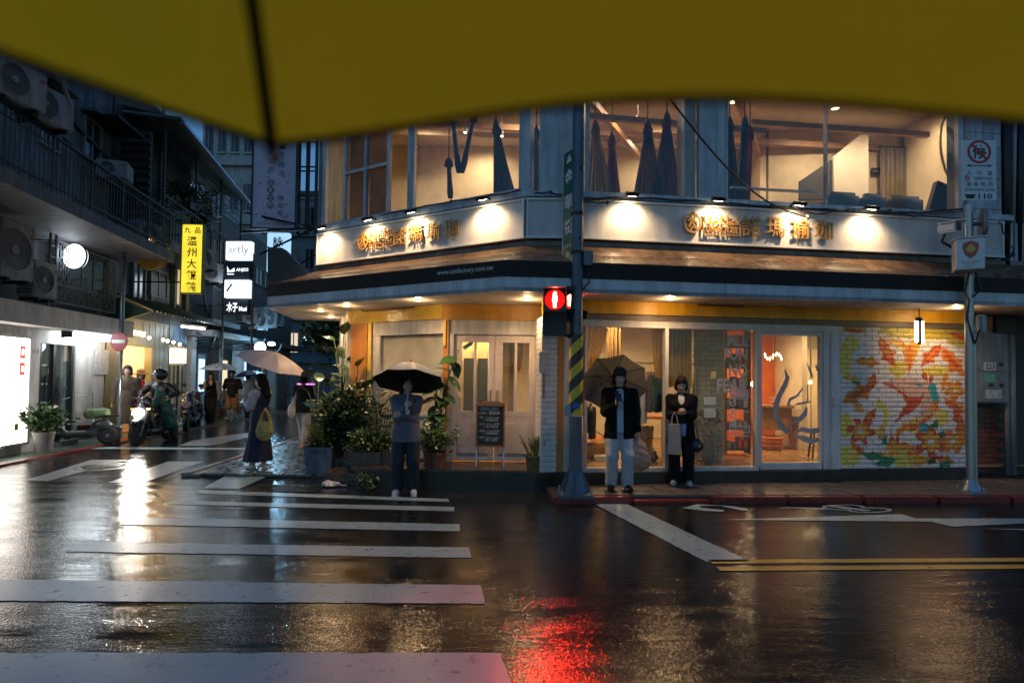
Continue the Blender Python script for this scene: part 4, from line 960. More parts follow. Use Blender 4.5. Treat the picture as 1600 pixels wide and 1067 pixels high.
mb.panel([(p0.x,q0.z),(q1.x,q1.z),(p1.x,p1.z),(p0.x,p0.z)], .12); mb.v = [(x,y+11.2,z) for x,y,z in mb.v]; bpart(mb, 'stair_parapet', mat('bright_parapet', (.72,.66,.56), rough=.8, var=.05))
mb = MB(); p = [at_y(*q,11.25) for q in ((1250,283),(1303,247),(1303,312),(1250,312))]; mb.mesh([tuple(v) for v in p]+[(v.x,v.y+.06,v.z) for v in p], [(0,1,2,3),(7,6,5,4),(0,4,5,1),(1,5,6,2),(2,6,7,3),(3,7,4,0)]); bpart(mb, 'stair_opening_panel', mat('dark_grey_panel', (.05,.05,.055), rough=.5))
curtain('curtain', 'taupe door curtain on the back wall of the upper room', xs(1381,11.4)-.02, xs(1436,11.4), 4.05, at_y(1408,230,11.4).z, 11.45, GREYC, folds=8, group='curtain upstairs')
t = itm('wall_sign', 'small black plate beside the upstairs door curtain', 'sign', tuple(at_y(1369,268,11.55))); mb = MB(); mb.box((0,0,0),(.2,.03,.14),bev=.008); mb.build('plate', DARKM, t); mb = MB(); text_on(mb,'STUDIO',0,0,w=.15,h=.03,y=-.018); mb.build('lettering', VLINE, t)
t = itm('aerial_hoop', 'large golden aerial hoop hanging at the right end of the upper window', 'hoop', tuple(at_y(1490,285,9.3)), rz=R(35))
r_ = .55; mb = MB(); mb.tube([(r_*math.sin(k*.131),0,-r_*math.cos(k*.131)+r_) for k in range(49)], .02, 8); mb.build('ring', BRASS, t, smooth=True); mb = MB(); mb.tube([(0,0,2*r_),(0,0,2*r_+.6)],.02,8); mb.build('strap', DARKM, t)
for k in range(3): mb = MB(); mb.tube([(.1*k-.1,0,2*r_),(.12*k+.0,.02,.25+.1*k)],.006,5); mb.build('cord', BRASS, t)
t = itm('music_stand', 'black easel stand behind the right end of the upper window', 'stand', tuple(at_y(1480,330,9.25))); mb = MB(); mb.mesh([(-.3,0,0),(.25,0,0),(.25,0,.35),(-.15,0,.5),(-.3,.1,0),(.25,.1,0),(.25,.1,.35),(-.15,.1,.5)],[(0,1,2,3),(7,6,5,4),(0,3,7,4),(1,5,6,2),(3,2,6,7),(0,4,5,1)]); mb.build('board', DARKM, t); mb = MB(); mb.box((.22,.05,.6),(.14,.08,1.2)); mb.build('upright', DARKM, t)
CUSH = mat('slate_blue_upholstery', (.13,.17,.19), rough=.85, var=.2, bump=.3, bscale=120, sheen=.3)
PS = UR.off(-.30); t = itm('window_sofa', 'slate blue sofa with three back cushions along the upper window', 'sofa', tuple(PS.pt(PS.hit(1365,320)[0],4.06)), rz=PS.ang)
for a_, b_ in ((1290,1341),(1343,1383),(1385,1440)):
    u0 = PS.hit(a_,300)[0]-PS.hit(1365,320)[0]; u1 = PS.hit(b_,300)[0]-PS.hit(1365,320)[0]; mb = MB(); mb.box(((u0+u1)/2,0,.22),(u1-u0,.2,.40),bev=.07); mb.build('back_cushion', CUSH, t, smooth=True)
mb = MB(); mb.box((0,.25,.02),(1.5,.5,.2),bev=.03); mb.build('seat', CUSH, t)
BEAM = mat('pine_beam', (.40,.22,.10), rough=.5, var=.2)
for k, (a_, b_) in enumerate((((-2.5,10.6,6.35),(7.5,11.6,6.35)), ((-2.8,11.4,6.5),(7.5,12.1,6.5)), ((1.2,9.3,6.2),(2.6,11.8,6.2)), ((3.6,9.2,6.2),(5.0,11.6,6.2)))):
    mb = MB(); mb.bar(a_, b_, .09, .11); bpart(mb, 'ceiling_beam', BEAM if k != 1 else UCEIL)
for a_, b_ in (((4.0,9.6,5.95),(7.3,10.0,5.95)), ((1.1,9.0,5.75),(4.2,9.5,5.75))):
    mb = MB(); mb.bar(a_, b_, .08, .09); bpart(mb, 'ceiling_beam', BEAM)
# ---- aerial yoga hammocks
def hammock(label, px, ytop, pxl, pxr, ybot, d, col, spread=1.0, name='yoga_hammock'):
    p = at_y(px,ytop,d); bl_, br = at_y(pxl-(pxr-pxl)*.14,ybot,d), at_y(pxr+(pxr-pxl)*.14,ybot,d); t = itm(name, label, 'hammock', tuple(p), 'aerial hammocks in the upper window')
    m = cloth('hammock_%02d%02d%02d' % tuple(int(c*99) for c in col), [min(1,c*1.8) for c in col], trans=.35, rough=.8); mb = MB(); nx, nz = 42, 16; vs = []
    zb = min(bl_.z, 4.08)-p.z
    for j in range(nz+1):
        v = j/nz; w0 = .035+.03*math.sin(min(1, v*8)*math.pi)*(v < .13)
        xl = -w0+(bl_.x-p.x+w0)*v**1.15; xr = w0+(br.x-p.x-w0)*v**1.15
        for i in range(nx+1):
            s = i/nx; vs.append((xl+(xr-xl)*s, (.03+.08*v)*math.sin(s*7*2*math.pi+v*2.5+math.sin(s*11))+.12*v*math.sin(s*math.pi), v*zb))
    mb.mesh(vs, [(j*(nx+1)+i, j*(nx+1)+i+1, (j+1)*(nx+1)+i+1, (j+1)*(nx+1)+i) for j in range(nz) for i in range(nx)]); mb.build('silk', m, t, smooth=True)
    mb = MB(); mb.lathe([(.01,-.08),(.045,-.05),(.05,-.0),(.03,.05),(.012,.09)],10); mb.build('knot', m, t, smooth=True)
    mb = MB(); mb.tube([(0,0,.08),(0,0,6.6-p.z)],.01,6); mb.build('strap', DARKM, t)
hammock('olive tan hammock hanging just right of the green street sign', 930,195,912,962,292,8.7,(.16,.12,.06))
hammock('small maroon hammock beside the olive one', 956,215,944,972,292,9.1,(.12,.02,.02))
hammock('large brown hammock, left half of the wide pair in the middle window', 1012,195,992,1040,293,8.7,(.07,.045,.035))
hammock('large brown hammock, right half of the wide pair in the middle window', 1042,182,1015,1064,293,8.75,(.075,.04,.035))
hammock('narrow grey green hammock at the middle window edge', 1075,215,1068,1082,293,9.0,(.06,.07,.05))
hammock('dark teal hammock left of the railing window', 1140,190,1132,1156,300,8.9,(.035,.05,.05))
hammock('thin teal hammock crossing behind the dark teal one', 1164,190,1146,1160,296,9.2,(.03,.05,.055))
hammock('maroon hammock twisted in the railing window', 1172,205,1152,1166,296,9.4,(.12,.02,.025))
hammock('navy hammock loop at the right of the left-hand window', 775,195,776,812,290,8.7,(.03,.04,.055))
hammock('dark hammock beside the corner post', 838,205,832,842,292,8.6,(.04,.035,.03))
for k, (px, yt, px2, yb) in enumerate(((708,190,717,270),(740,185,722,270),(701,255,704,310))):
    d = 9.6; p = at_y(px,yt,d); q = at_y(px2,yb,d); t = itm('yoga_strap', ('left black strap of the V in the left-hand upper window','right black strap of the V in the left-hand upper window','short black strap low in the left-hand upper window')[k], 'strap', tuple(p), 'black straps')
    m = mat('black_webbing', (.02,.016,.015), rough=.8); mb = MB(); v = q-p; mb.tube([(0,0,.0),tuple(v*.15),tuple(v*.5),tuple(v*.85),tuple(v)],[.06,.035,.04,.055,.04],8); mb.build('webbing', m, t, smooth=True); mb = MB(); mb.lathe([(.01,-.1),(.08,-.05),(.06,.04),(.015,.1)],8); mb.build('knot', m, t, smooth=True)
    mb = MB(); mb.tube([(0,0,.08),(0,0,6.6-p.z)],.009,5); mb.build('chain', DARKM, t)
for k, (x, y, e) in enumerate(((-1.8,10.9,80),(.2,10.2,80),(2.0,10.0,80),(4.0,10.4,80),(6.0,10.6,85),(7.2,10.4,60),(-.6,12.0,70),(3.0,11.8,60))):
    ceil_light('round downlight in the upper studio ceiling', x, y, 6.695, e*1.45, 'downlights in the upper studio', col=WARM2)
for px, py, d in ((944,187,9.4),(1446,178,10.8),(1290,170,9.8),(727,207,10),(784,213,10.2),(997,189,10),(630,190,10),(597,200,10.2)):
    p = at_y(px,py,d); t = itm('track_spotlight', 'small bright track spotlight upstairs, ' + {944:'right of the green street sign',1446:'farthest right, near the hoop',1290:'above the railing window mullion',727:'left of the V straps top',784:'above the navy hammock',997:'between olive and brown hammocks',630:'at the small left panes',597:'farthest left'}[px], 'spotlight', tuple(p), 'track spotlights upstairs'); mb = MB(); mb.lathe([(.001,0),(.028,0),(.03,.09),(.001,.1)],12); mb.build('can', WHITEP, t, smooth=False); mb = MB(); mb.lathe([(.001,-.006),(.022,-.006),(.022,-.001)],12); mb.build('lens', glow('track_bulb',(1,.85,.6),30), t); mb = MB(); mb.tube([(0,0,.1),(0,0,6.7-p.z)],.006,5); mb.build('stem', WHITEP, t)

# ================================================================= signboards of the corner shop
SIGNW = mat('warm_white_sign_panel', (.60,.57,.54), rough=.5, var=.08, vscale=1.5, bump=.08, bscale=6, stain=.2)
SIGNF = mat('white_sign_trim', (.68,.66,.63), rough=.4, var=.08)
GOLDL = mat('gold_metal_letter', (.42,.22,.06), rough=.45, metal=.3, var=.15)
def horse_logo(mb, cx, cz, r, y, dep):
    n = 20; o = []
    for k in range(n):
        a_ = 2*math.pi*k/n; rr = r*(1-.35*max(0,math.cos(a_))**3*abs(math.sin(a_*2))); o.append((cx+rr*.86*math.sin(a_), cz+rr*math.cos(a_)))
    def ringp(ro, ri):
        vs = []
        for s in (0, 1):
            for rr in (ro, ri):
                vs += [(cx+(p[0]-cx)*rr, y-s*dep, cz+(p[1]-cz)*rr) for p in o]
        f = []
        for k in range(n):
            k2 = (k+1) % n; f += [(2*n+k, 2*n+k2, 3*n+k2, 3*n+k), (k, 2*n+k, 2*n+k2, k2), (n+k, n+k2, 3*n+k2, 3*n+k)]
        mb.mesh(vs, f)
    ringp(1, .8)
    for a_, b_, w in (((-.45,-.5),(.05,.35),.22),((.05,.35),(.55,-.1),.2),((-.2,.6),(.2,1.0),.2),((-.1,.1),(.35,-.5),.18),((-.5,.1),(-.15,.55),.16),((.0,-.15),(.5,-.75),.12),((-.3,-.75),(.15,-.35),.14),((.25,.45),(.5,.85),.14)):
        mb.bar((cx+a_[0]*r*.8,y-dep/2,cz+a_[1]*r*.9),(cx+b_[0]*r*.8,y-dep/2,cz+b_[1]*r*.9), dep, w*r)
def shop_sign(label, P, px0, px1, logo=None, nomad=None, chars=(), z0=3.48, z1=4.03, y=360, u01=None):
    u0, u1 = u01 if u01 else (P.hit(px0,y)[0], P.hit(px1,y)[0])
    um = (u0+u1)/2; t = thing('shop_sign', label, 'sign', tuple(P.pt(um,z0,.0)), P.ang); w = u1-u0; h = z1-z0
    mb = MB(); mb.box((0,.03,h/2),(w,.10,h)); mb.build('sign_panel', SIGNW, t)
    mb = MB(); mb.box((0,-.03,.014),(w+.02,.03,.028)); mb.box((0,-.03,h-.014),(w+.02,.03,.028)); mb.box((-w/2+.012,-.029,h/2),(.024,.03,h-.056)); mb.box((w/2-.012,-.029,h/2),(.024,.03,h-.056)); mb.build('sign_trim', SIGNF, t)
    def loc(px, py): u, z = P.hit(px, py); return u-um, z-z0
    if logo:
        x, z = loc(*logo[:2]); mb = MB(); horse_logo(mb, x, z, logo[2], -.05, .03); mb.build('logo', GOLDL, t)
    if nomad:
        (xa, ya, xb, yb, wpx) = nomad; x, z = loc(xa, ya); w2 = loc(xa+wpx/2, ya)[0]-loc(xa-wpx/2, ya)[0]
        mb = MB(); text_on(mb, 'NoMad', x, z, w=w2, h=.135, y=-.045, bold=.0, depth=.02); mb.build('lettering', GOLDL, t)
        x, z = loc(xb, yb); mb = MB(); text_on(mb, 'OMFACTORY', x, z, w=w2*.92, h=.095, y=-.045, depth=.02)
        for zz in (-.075,.075): mb.box((x,-.055,z+zz),(w2*1.06,.02,.014))
        for xx in (-.53,.53): mb.box((x+w2*xx,-.055,z),(.014,.02,.164))
        mb.build('lettering', GOLDL, t)
    for ch, px, py, hh in chars:
        x, z = loc(px, py); mb = MB(); text_on(mb, ch, x, z, h=hh, w=hh*.98, y=-.047, bold=.004, depth=.02); mb.build('letter', GOLDL, t)
    return t
shop_sign('long left-hand white signboard with gold letters facing the narrow street', SL, 493, 819, (572,378,.15), (600,365,600,380,36), (('諾',629,370.5,.27),('瑪',653,366,.27),('瑜',681,361.5,.27),('珈',709,357,.27)), u01=(.0,SL.len-.01))
shop_sign('short blank white signboard on the chamfered corner behind the pole', SC, 820, 895, u01=(.008,SC.len-.008))
shop_sign('long right-hand white signboard with gold letters above the mural side', SR, 897, 1551, (1078.7,349.5,.155), (1125,344.7,1125,360.5,54), (('諾',1171,355.5,.29),('瑪',1208,357,.29),('瑜',1247,359,.29),('珈',1283,360.5,.29)), u01=(.008,SR.len-.02))
P = Plane(offs(FPOLY,.015)[0], offs(FPOLY,.015)[1]); u0, z = P.hit(683,433); u1, _ = P.hit(771,425); mb = MB(); text_on(mb, 'www.omfactory.com.tw', (u0+u1)/2, 2.99, w=u1-u0, h=.085, y=0, bold=.01); on_plane(P, mb, 'fascia_lettering', mat('pale_fascia_lettering', (.55,.53,.5), rough=.6), .004)
# ---- sign spotlights
SPOTC = (1.0,.70,.38); LENS = glow('spotlight_lens', (1.0,.86,.6), 40)
def sign_spot(label, P, px, py, e=62, lit=True):
    u, z = P.hit(px, py); z = 4.06; out = .20; t = thing('sign_spotlight', label, 'spotlight', tuple(P.pt(u,z,0)), P.ang, 'spotlights over the signboards')
    mb = MB(); M_ = Matrix.Translation((0,-out,.015)) @ Matrix.Rotation(R(24),4,'X'); mb.box((0,0,0),(.17,.12,.05),M=M_,bev=.012); mb.build('housing', DARKM, t)
    mb = MB(); mb.box((0,0,-.028),(.10,.05,.006),M=M_); mb.build('lens', LENS, t)
    mb = MB(); mb.tube([(0,-out+.03,.03),(0,-.08,.05),(0,.02,.05)],.012,6); mb.build('arm', DARKM, t)
    lamp('SPOT', t, (0,-out+.0,-.045), e, SPOTC, .035, aim=(0,.42,-1), angle=140, blend=1.0)
for i, (px, py) in enumerate(((516,352),(588,338),(655,330),(766,307))): sign_spot('sign spotlight, %s on the left-hand signboard' % ('first from the street end','second from the street end','third from the street end','nearest the corner post')[i], SL, px, py)
for i, (px, py) in enumerate(((980,313),(1112,320),(1236,327),(1347,332))): sign_spot('sign spotlight, %s on the right-hand signboard' % ('nearest the striped pole','above the logo','above the last letters','farthest right, right of the letters')[i], SR, px, py)
# ---- soffit downlights
SOFL = glow('soffit_lens', (1.0,.78,.45), 22)
for i, (px, py, e) in enumerate(((501,486,40),(517,496,45),(542,478,60),(653,469,80),(824,468,80),(1047,467,75),(1495,481,60))):
    p = at_z(px, py, 2.691); ceil_light('canopy downlight, ' + ('leftmost, at the canopy street end','at the rear of the canopy street end','left of the gold beam','above the black umbrella','over the entrance door','above the two pedestrians with phones','at the mural end by the steel sign pole')[i], p.x, p.y, 2.691, e, 'downlights under the canopy', r=.06, col=WARM, em=SOFL, angle=150)
# ---- hanging wall lantern
p = RW.pt(RW.hit(1409,507)[0], 2.3, .32); t = thing('hanging_lantern', 'oval lantern with two lit sides hanging above the mural', 'lantern', tuple(p))
mb = MB(); mb.lathe([(.01,.26),(.05,.25),(.055,.22),(.055,.20)],14); mb.build('cap', DARKM, t, smooth=False)
for s in (-1,1): mb = MB(); mb.box((s*.042,0,.05),(.05,.06,.36),bev=.022); mb.build('lit_tube', glow('lantern_tube',(1,.8,.55),5), t, smooth=True)
mb = MB(); mb.box((0,0,.05),(.03,.07,.4),bev=.01); mb.build('spine', DARKM, t); mb = MB(); mb.tube([(0,0,.25),(0,0,.42)],.008,6); mb.build('stem', DARKM, t)
lamp('POINT', t, (0,-.1,.05), 1.3, WARM2, .1)
# ================================================================= left street
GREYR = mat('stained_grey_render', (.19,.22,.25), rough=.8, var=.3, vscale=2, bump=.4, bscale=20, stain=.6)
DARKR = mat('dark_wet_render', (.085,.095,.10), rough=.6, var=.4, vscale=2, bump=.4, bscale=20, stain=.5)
WSHOP = mat('white_shop_render', (.55,.53,.50), rough=.55, var=.1, stain=.3)
SLABC = mat('stained_concrete_slab', (.15,.15,.155), rough=.6, var=.3, vscale=2, stain=.5)
RAILM = mat('rusty_black_railing', (.04,.035,.032), rough=.5, metal=.4, var=.4)
ACW = mat('aircon_white_casing', (.32,.34,.35), rough=.45, var=.12, stain=.4); ACD = mat('aircon_dark_grille', (.05,.05,.05), rough=.5); ACG = mat('aircon_grey_fan', (.15,.16,.165), rough=.5)
WIND = mat('dark_window_glass', (.02,.026,.032), rough=.08, var=.3, bump=.02, bscale=3)
WFRM = mat('dull_window_frame', (.22,.22,.22), rough=.5, stain=.3)
COLD = (.75,.88,1.0)
nb = thing('street_building', 'stained grey old building with long iron balcony above the white lit shop', 'building', (-9.3,10.6,0))
NW = Plane((-8.70,6.5), (-9.75,13.7)); BP = Plane((-6.95,6.8), (-8.10,13.62))
def P_(mb, name, m, parent=None, **k): return wb(mb, name, m, parent or nb, **k)
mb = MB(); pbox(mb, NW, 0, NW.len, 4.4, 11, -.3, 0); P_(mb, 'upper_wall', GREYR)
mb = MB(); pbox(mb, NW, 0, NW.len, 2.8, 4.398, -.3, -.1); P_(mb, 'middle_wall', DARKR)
mb = MB(); pbox(mb, NW, 0, NW.len, 2.42, 2.80, -.1, .62); P_(mb, 'shop_canopy_slab', WSHOP)
mb = MB(); pbox(mb, NW, NW.len-.25, NW.len, 0, 11, -4, -.302); P_(mb, 'end_wall', DARKR)
mb = MB(); o0 = 1.75
mb.prism([(NW.pt(0,0).x,NW.pt(0,0).y),(BP.pt(0,0).x,BP.pt(0,0).y),(BP.pt(BP.len,0).x,BP.pt(BP.len,0).y),(NW.pt(NW.len,0).x,NW.pt(NW.len,0).y)], .22, M=Matrix.Translation((0,0,4.22))); P_(mb, 'balcony_slab', SLABC)
rl = MB(); rl.bar(BP.pt(0,5.36,-.05), BP.pt(BP.len,5.36,-.05), .05, .035); rl.bar(BP.pt(0,4.56,-.05), BP.pt(BP.len,4.56,-.05), .03, .03); rl.bar(BP.pt(0,5.2,-.05), BP.pt(BP.len,5.2,-.05), .02, .02); rl.bar(BP.pt(BP.len-.02,5.36,-.05), NW.pt(NW.len-.05,5.36,.02), .04,.03); P_(rl, 'balcony_rail', RAILM)
n = 62
for i in range(n):
    u = .1+(BP.len-.15)*i/(n-1); mb = MB(); w_ = .035 if i % 10 == 0 else .014; mb.box(BP.pt(u,4.9,-.05), (w_,w_,.90), rz=BP.ang); P_(mb, 'baluster', RAILM)
def window(P, px0, px1, y0, y1, parent, m=WIND, hood=False, sill=True, mull=1, out=0.0):
    ua, za = P.hit(px0, y0); ub, zb = P.hit(px1, y0); z0 = P.hit((px0+px1)/2, y1)[1]; z1 = P.hit((px0+px1)/2, y0)[1]; u0, u1 = sorted((ua, ub))
    mb = MB(); pbox(mb, P, u0, u1, z0, z1, out, out+.02); w = P_(mb, 'window', m, parent)
    f = MB(); t_ = .05
    pbox(f, P, u0-t_, u1+t_, z1, z1+t_, out-.01, out+.06); pbox(f, P, u0-t_, u1+t_, z0-t_, z0, out-.01, out+.07); pbox(f, P, u0-t_, u0, z0, z1, out-.01, out+.06); pbox(f, P, u1, u1+t_, z0, z1, out-.01, out+.06)
    for k in range(mull): uu = u0+(u1-u0)*(k+1)/(mull+1); pbox(f, P, uu-.02, uu+.02, z0, z1, out-.005, out+.045)
    P_(f, 'window_frame', WFRM, w)
    if hood: mb = MB(); pbox(mb, P, u0-.15, u1+.15, z1+.1, z1+.16, out, out+.35); P_(mb, 'window_hood', SLABC, w)
    return w
window(NW, 62, 92, 145, 230, nb, hood=True); window(NW, 131, 155, 192, 250, nb, hood=True); window(NW, 196, 216, 238, 300, nb, hood=False)
mb = MB(); u0, z = NW.hit(199,243); u1, _ = NW.hit(207,243); pbox(mb, NW, u0, u1, z-.3, z, .025, .04); P_(mb, 'lit_window_corner', glow('cold_window_glow', (.7,.85,1.0), 1.2))
mb = MB(); u, _ = NW.hit(249,240); mb.tube([NW.pt(u,10,.08), NW.pt(u,4.5,.08)], .05, 10); P_(mb, 'downpipe', ACW, smooth=True)
mb = MB(); mb.bar(NW.pt(1.5,7.9,.04), NW.pt(NW.len,6.6,.04), .06, .08); mb.bar(NW.pt(2.5,6.95,.03), NW.pt(NW.len,6.2,.03), .05, .06); P_(mb, 'wall_conduit', DARKM)
mb = MB(); pbox(mb, NW, NW.len-1.1, NW.len+.1, 7.3, 7.36, 0, .7); P_(mb, 'window_awning', DARKM)
lit = glow('white_lightbox', (1.0,.91,.82), 4.2)
def nbox(name, px0, px1, y0, y1, o0, o1, m, parent=None, yy=None):
    u0 = NW.hit(px0, 600)[0]; u1 = NW.hit(px1, 600)[0]; z1 = NW.hit((px0+px1)/2, y0)[1]; z0 = NW.hit((px0+px1)/2, y1)[1]
    mb = MB(); pbox(mb, NW, u0, u1, z0, z1, o0, o1); return P_(mb, name, m, parent)
mb = MB(); pbox(mb, NW, 0, NW.hit(61,600)[0], 0, 2.42, -.3, 0); P_(mb, 'shop_wall', WSHOP)
mb = MB(); pbox(mb, NW, NW.hit(117,600)[0], NW.len, 0, 2.42, -.3, 0); P_(mb, 'shop_wall', WSHOP)
mb = MB(); pbox(mb, NW, NW.hit(61,600)[0], NW.hit(117,600)[0], 2.15, 2.42, -.3, 0); P_(mb, 'shop_wall', WSHOP)
mb = MB(); pbox(mb, NW, NW.hit(61,600)[0]-.3, NW.hit(117,600)[0]+.3, 0.03, 2.4, -2.2, -2.1); P_(mb, 'interior_wall', mat('white_interior', (.6,.58,.55), rough=.8))
mb = MB(); pbox(mb, NW, NW.hit(61,600)[0], NW.hit(117,600)[0], 0.0, .12, -2.1, .1); P_(mb, 'shop_step', SLABC)
for a_, b_ in ((62,66),(84,88),(112,115.5)): nbox('door_frame', a_, b_, 525, 688, -.12, -.02, DARKM)
nbox('shop_pane', 66, 84, 530, 688, -.07, -.06, GLASS); nbox('shop_pane', 88, 112, 530, 688, -.07, -.06, GLASS)
mb = MB(); u = NW.hit(68,600)[0]; mb.tube([NW.pt(u,1.0,.02), NW.pt(u,1.5,.02)], .015, 6); P_(mb, 'door_handle', DARKM)
for k in range(3): mb = MB(); pbox(mb, NW, NW.hit(91,600)[0], NW.hit(110,600)[0], .9+k*.4, .93+k*.4, -.6, -.4); P_(mb, 'interior_shelf', WSHOP)
nbox('wall_poster', 146, 167, 546, 585, .0, .02, mat('pale_poster', (.45,.43,.40), rough=.5, var=.4, vscale=12, bump=0))
t = thing('lightbox_panel', 'big glowing white shop lightbox at the far left edge', 'lightbox', tuple(NW.pt(NW.hit(18,600)[0], .0, .0)), NW.ang)
ua = NW.hit(-60,600)[0]; ub = NW.hit(37,600)[0]; uc = NW.hit(18,600)[0]
mb = MB(); mb.box(((ua+ub)/2-uc,-.04,1.22),(ub-ua,.08,1.98)); mb.build('lit_face', lit, t)
mb = MB()
for z_ in (.21,2.23): mb.box(((ua+ub)/2-uc,-.05,z_),(ub-ua+.08,.10,.05))
mb.box((ub-uc+.02,-.05,1.22),(.04,.10,2.0)); mb.build('box_frame', WSHOP, t)
REDM = mat('red_label', (.5,.03,.02), rough=.5); REDL = glow('backlit_red_label', (1,.05,.03), 1.6)
for py in (550,576):
    z = NW.hit(26,py)[1]; x = NW.hit(26,600)[0]-uc; mb = MB(); mb.box((x,-.084,z),(.14,.004,.24)); mb.build('red_label', REDL, t); mb = MB(); mb.box((x,-.088,z),(.05,.003,.11)); mb.build('label_mark', lit, t)
mb = MB(); z = NW.hit(18,667)[1]; mb.box((NW.hit(20,600)[0]-uc,-.084,z),(.10,.004,.13)); mb.build('yellow_label', mat('yellow_label', (.7,.6,.1)), t)
t = thing('lit_shop_sign', 'glaring white lit sign box under the white shop canopy', 'sign', tuple(NW.pt(NW.hit(118,520)[0],NW.hit(118,520)[1],.28)), NW.ang)
wS = NW.hit(150,520)[0]-NW.hit(84,520)[0]
mb = MB(); mb.box((0,0,0),(wS,.18,.30),bev=.01); mb.build('lit_face', glow('glaring_white_sign', (.85,.95,1.0), 16), t); mb = MB(); mb.box((-wS/2-.03,0,.03),(.05,.2,.36)); mb.build('end_cap', DARKM, t); mb = MB(); mb.box((0,.0,.17),(wS,.1,.02)); mb.build('mounting_rail', DARKM, t)
lamp('POINT', t, (0,-.35,-.3), 13, COLD, .15)
mb = MB(); text_on(mb, '14.8', NW.hit(55,549)[0], NW.hit(55,549)[1], w=.2, h=.1, y=0); on_plane_ = [tuple(NW.pt(v[0], v[2], .006)) for v in mb.v]; mb.v = on_plane_; P_(mb, 'house_number', DARKM)
GP = NW.off(.42); g0 = GP.hit(88,420)[0]; g1 = GP.hit(181,420)[0]; z0, z1 = 2.95, 4.15
mb = MB()
for k in range(2): zz = (z0, z1)[k]; mb.bar(GP.pt(g0,zz), GP.pt(g1,zz), .03, .03)
mb.bar(GP.pt(g0,z0), GP.pt(g0,z1), .03); mb.bar(GP.pt(g1,z0), GP.pt(g1,z1), .03)
for uu in (g0, g1):
    for zz in (z0, z1): mb.bar(GP.pt(uu,zz), NW.pt(uu,zz,-.1), .025)
gr = P_(mb, 'window_grille', mat('pale_iron_grille', (.16,.17,.18), rough=.5, metal=.3))
nb_ = 26
for i in range(nb_):
    u = g0+(g1-g0)*(i+.5)/nb_; mb = MB(); mb.bar(GP.pt(u,z0), GP.pt(u,z1), .012); P_(mb, 'grille_bar', MATS['pale_iron_grille'], gr)
mb = MB()
for i in range(10):
    u = g0+(g1-g0)*i/10; w_ = (g1-g0)/10
    for j in range(5): a0 = z0+(z1-z0)*j/5; a1 = z0+(z1-z0)*(j+1)/5; mb.bar(GP.pt(u,a0), GP.pt(u+w_,a1), .007); mb.bar(GP.pt(u+w_,a0), GP.pt(u,a1), .007)
P_(mb, 'grille_lattice', MATS['pale_iron_grille'], gr)
window(NW, 96, 172, 360, 452, nb, out=-.1, mull=3)
mb = MB(); L0 = NW.off(.5); a_ = L0.hit(78,400)[0]; b_ = L0.hit(87,400)[0]
for uu in (a_, b_): mb.bar(L0.pt(uu,2.82), L0.pt(uu,4.3), .03)
for k in range(7): mb.bar(L0.pt(a_,2.9+k*.22), L0.pt(b_,2.9+k*.22), .022)
P_(mb, 'bracket_ladder', MATS['pale_iron_grille'])
# ---- air conditioners
def aircon(label, loc, rz, w=.8, h=.6, d=.32, fan='front', group='air conditioners on the left street', sc=1.0):
    t = thing('air_conditioner', label, 'air conditioner', loc, rz, group)
    mb = MB(); mb.box((0,0,h/2),(w,d,h),bev=.02); mb.build('casing', ACW, t)
    mb = MB(); r_ = h*.38; mb.lathe([(r_,0),(r_,-.02),(r_*.94,-.02),(r_*.94,-.004)],22,cap=False,M=Matrix.Translation((-w*.12,-d/2-.0,h/2)) @ Matrix.Rotation(R(90),4,'X') @ Matrix.Rotation(R(180),4,'X')); mb.build('fan_ring', ACW, t)
    mb = MB(); mb.lathe([(.001,0),(r_*.94,0),(r_*.94,.004),(.001,.004)],22,M=Matrix.Translation((-w*.12,-d/2-.002,h/2)) @ Matrix.Rotation(R(90),4,'X')); mb.build('fan_opening', ACG, t)
    mb = MB(); mb.lathe([(.001,0),(r_*.25,0),(r_*.22,.02),(.001,.022)],14,M=Matrix.Translation((-w*.12,-d/2-.008,h/2)) @ Matrix.Rotation(R(90),4,'X')); mb.build('fan_hub', ACW, t)
    mb = MB()
    for k in range(5): mb.tube([(-w*.12+r_*(.3+.15*k)*math.cos(i*.35),-d/2-.016,h/2+r_*(.3+.15*k)*math.sin(i*.35)) for i in range(19)],.004,4)
    mb.build('fan_guard', ACD, t)
    for k in range(9): mb = MB(); mb.box((-w/2-.004,0,h*(.12+.085*k)),(.012,d*.75,h*.035)); mb.build('side_slat', ACD, t)
    for s in (-1,1): mb = MB(); mb.box((s*w*.3,0,-.03),(.05,d*1.1,.06)); mb.build('bracket', DARKM, t)
    mb = MB(); mb.box((w*.4,-d/2-.003,h*.78),(.07,.004,.04)); mb.build('badge', REDM, t)
    return t
uA = BP.hit(42,180)[0]
for lab, px, py in (('upper left air conditioner standing on the balcony rail at the frame edge',24,178),('smaller air conditioner on the balcony rail right of the first',72,205)):
    u, z = BP.hit(px, py); p = BP.pt(u, 5.42, -.05); aircon(lab, tuple(p), R(80), .78, .58 if px == 24 else .55, .3)
mb = MB(); p = BP.pt(BP.hit(24,178)[0],6.0,0); mb.tube([p+Vector((-.2,.2,.02)), p+Vector((-.18,.2,.25)), p+Vector((0,.3,.3)), p+Vector((.05,.75,.15)), p+Vector((.03,1.0,-.2))], .03, 8); P_(mb, 'refrigerant_hose', ACW, smooth=True)
_q = NW.off(.75); p = _q.pt(_q.hit(8,450)[0], 3.1); aircon('large white air conditioner over the shop canopy at the left edge', tuple(p), R(94), .7, .95, .38)
_q = NW.off(.35); p = _q.pt(_q.hit(58,450)[0], 2.95); aircon('dark sided air conditioner right of the large one over the shop', tuple(p), R(94), .6, .7, .32)
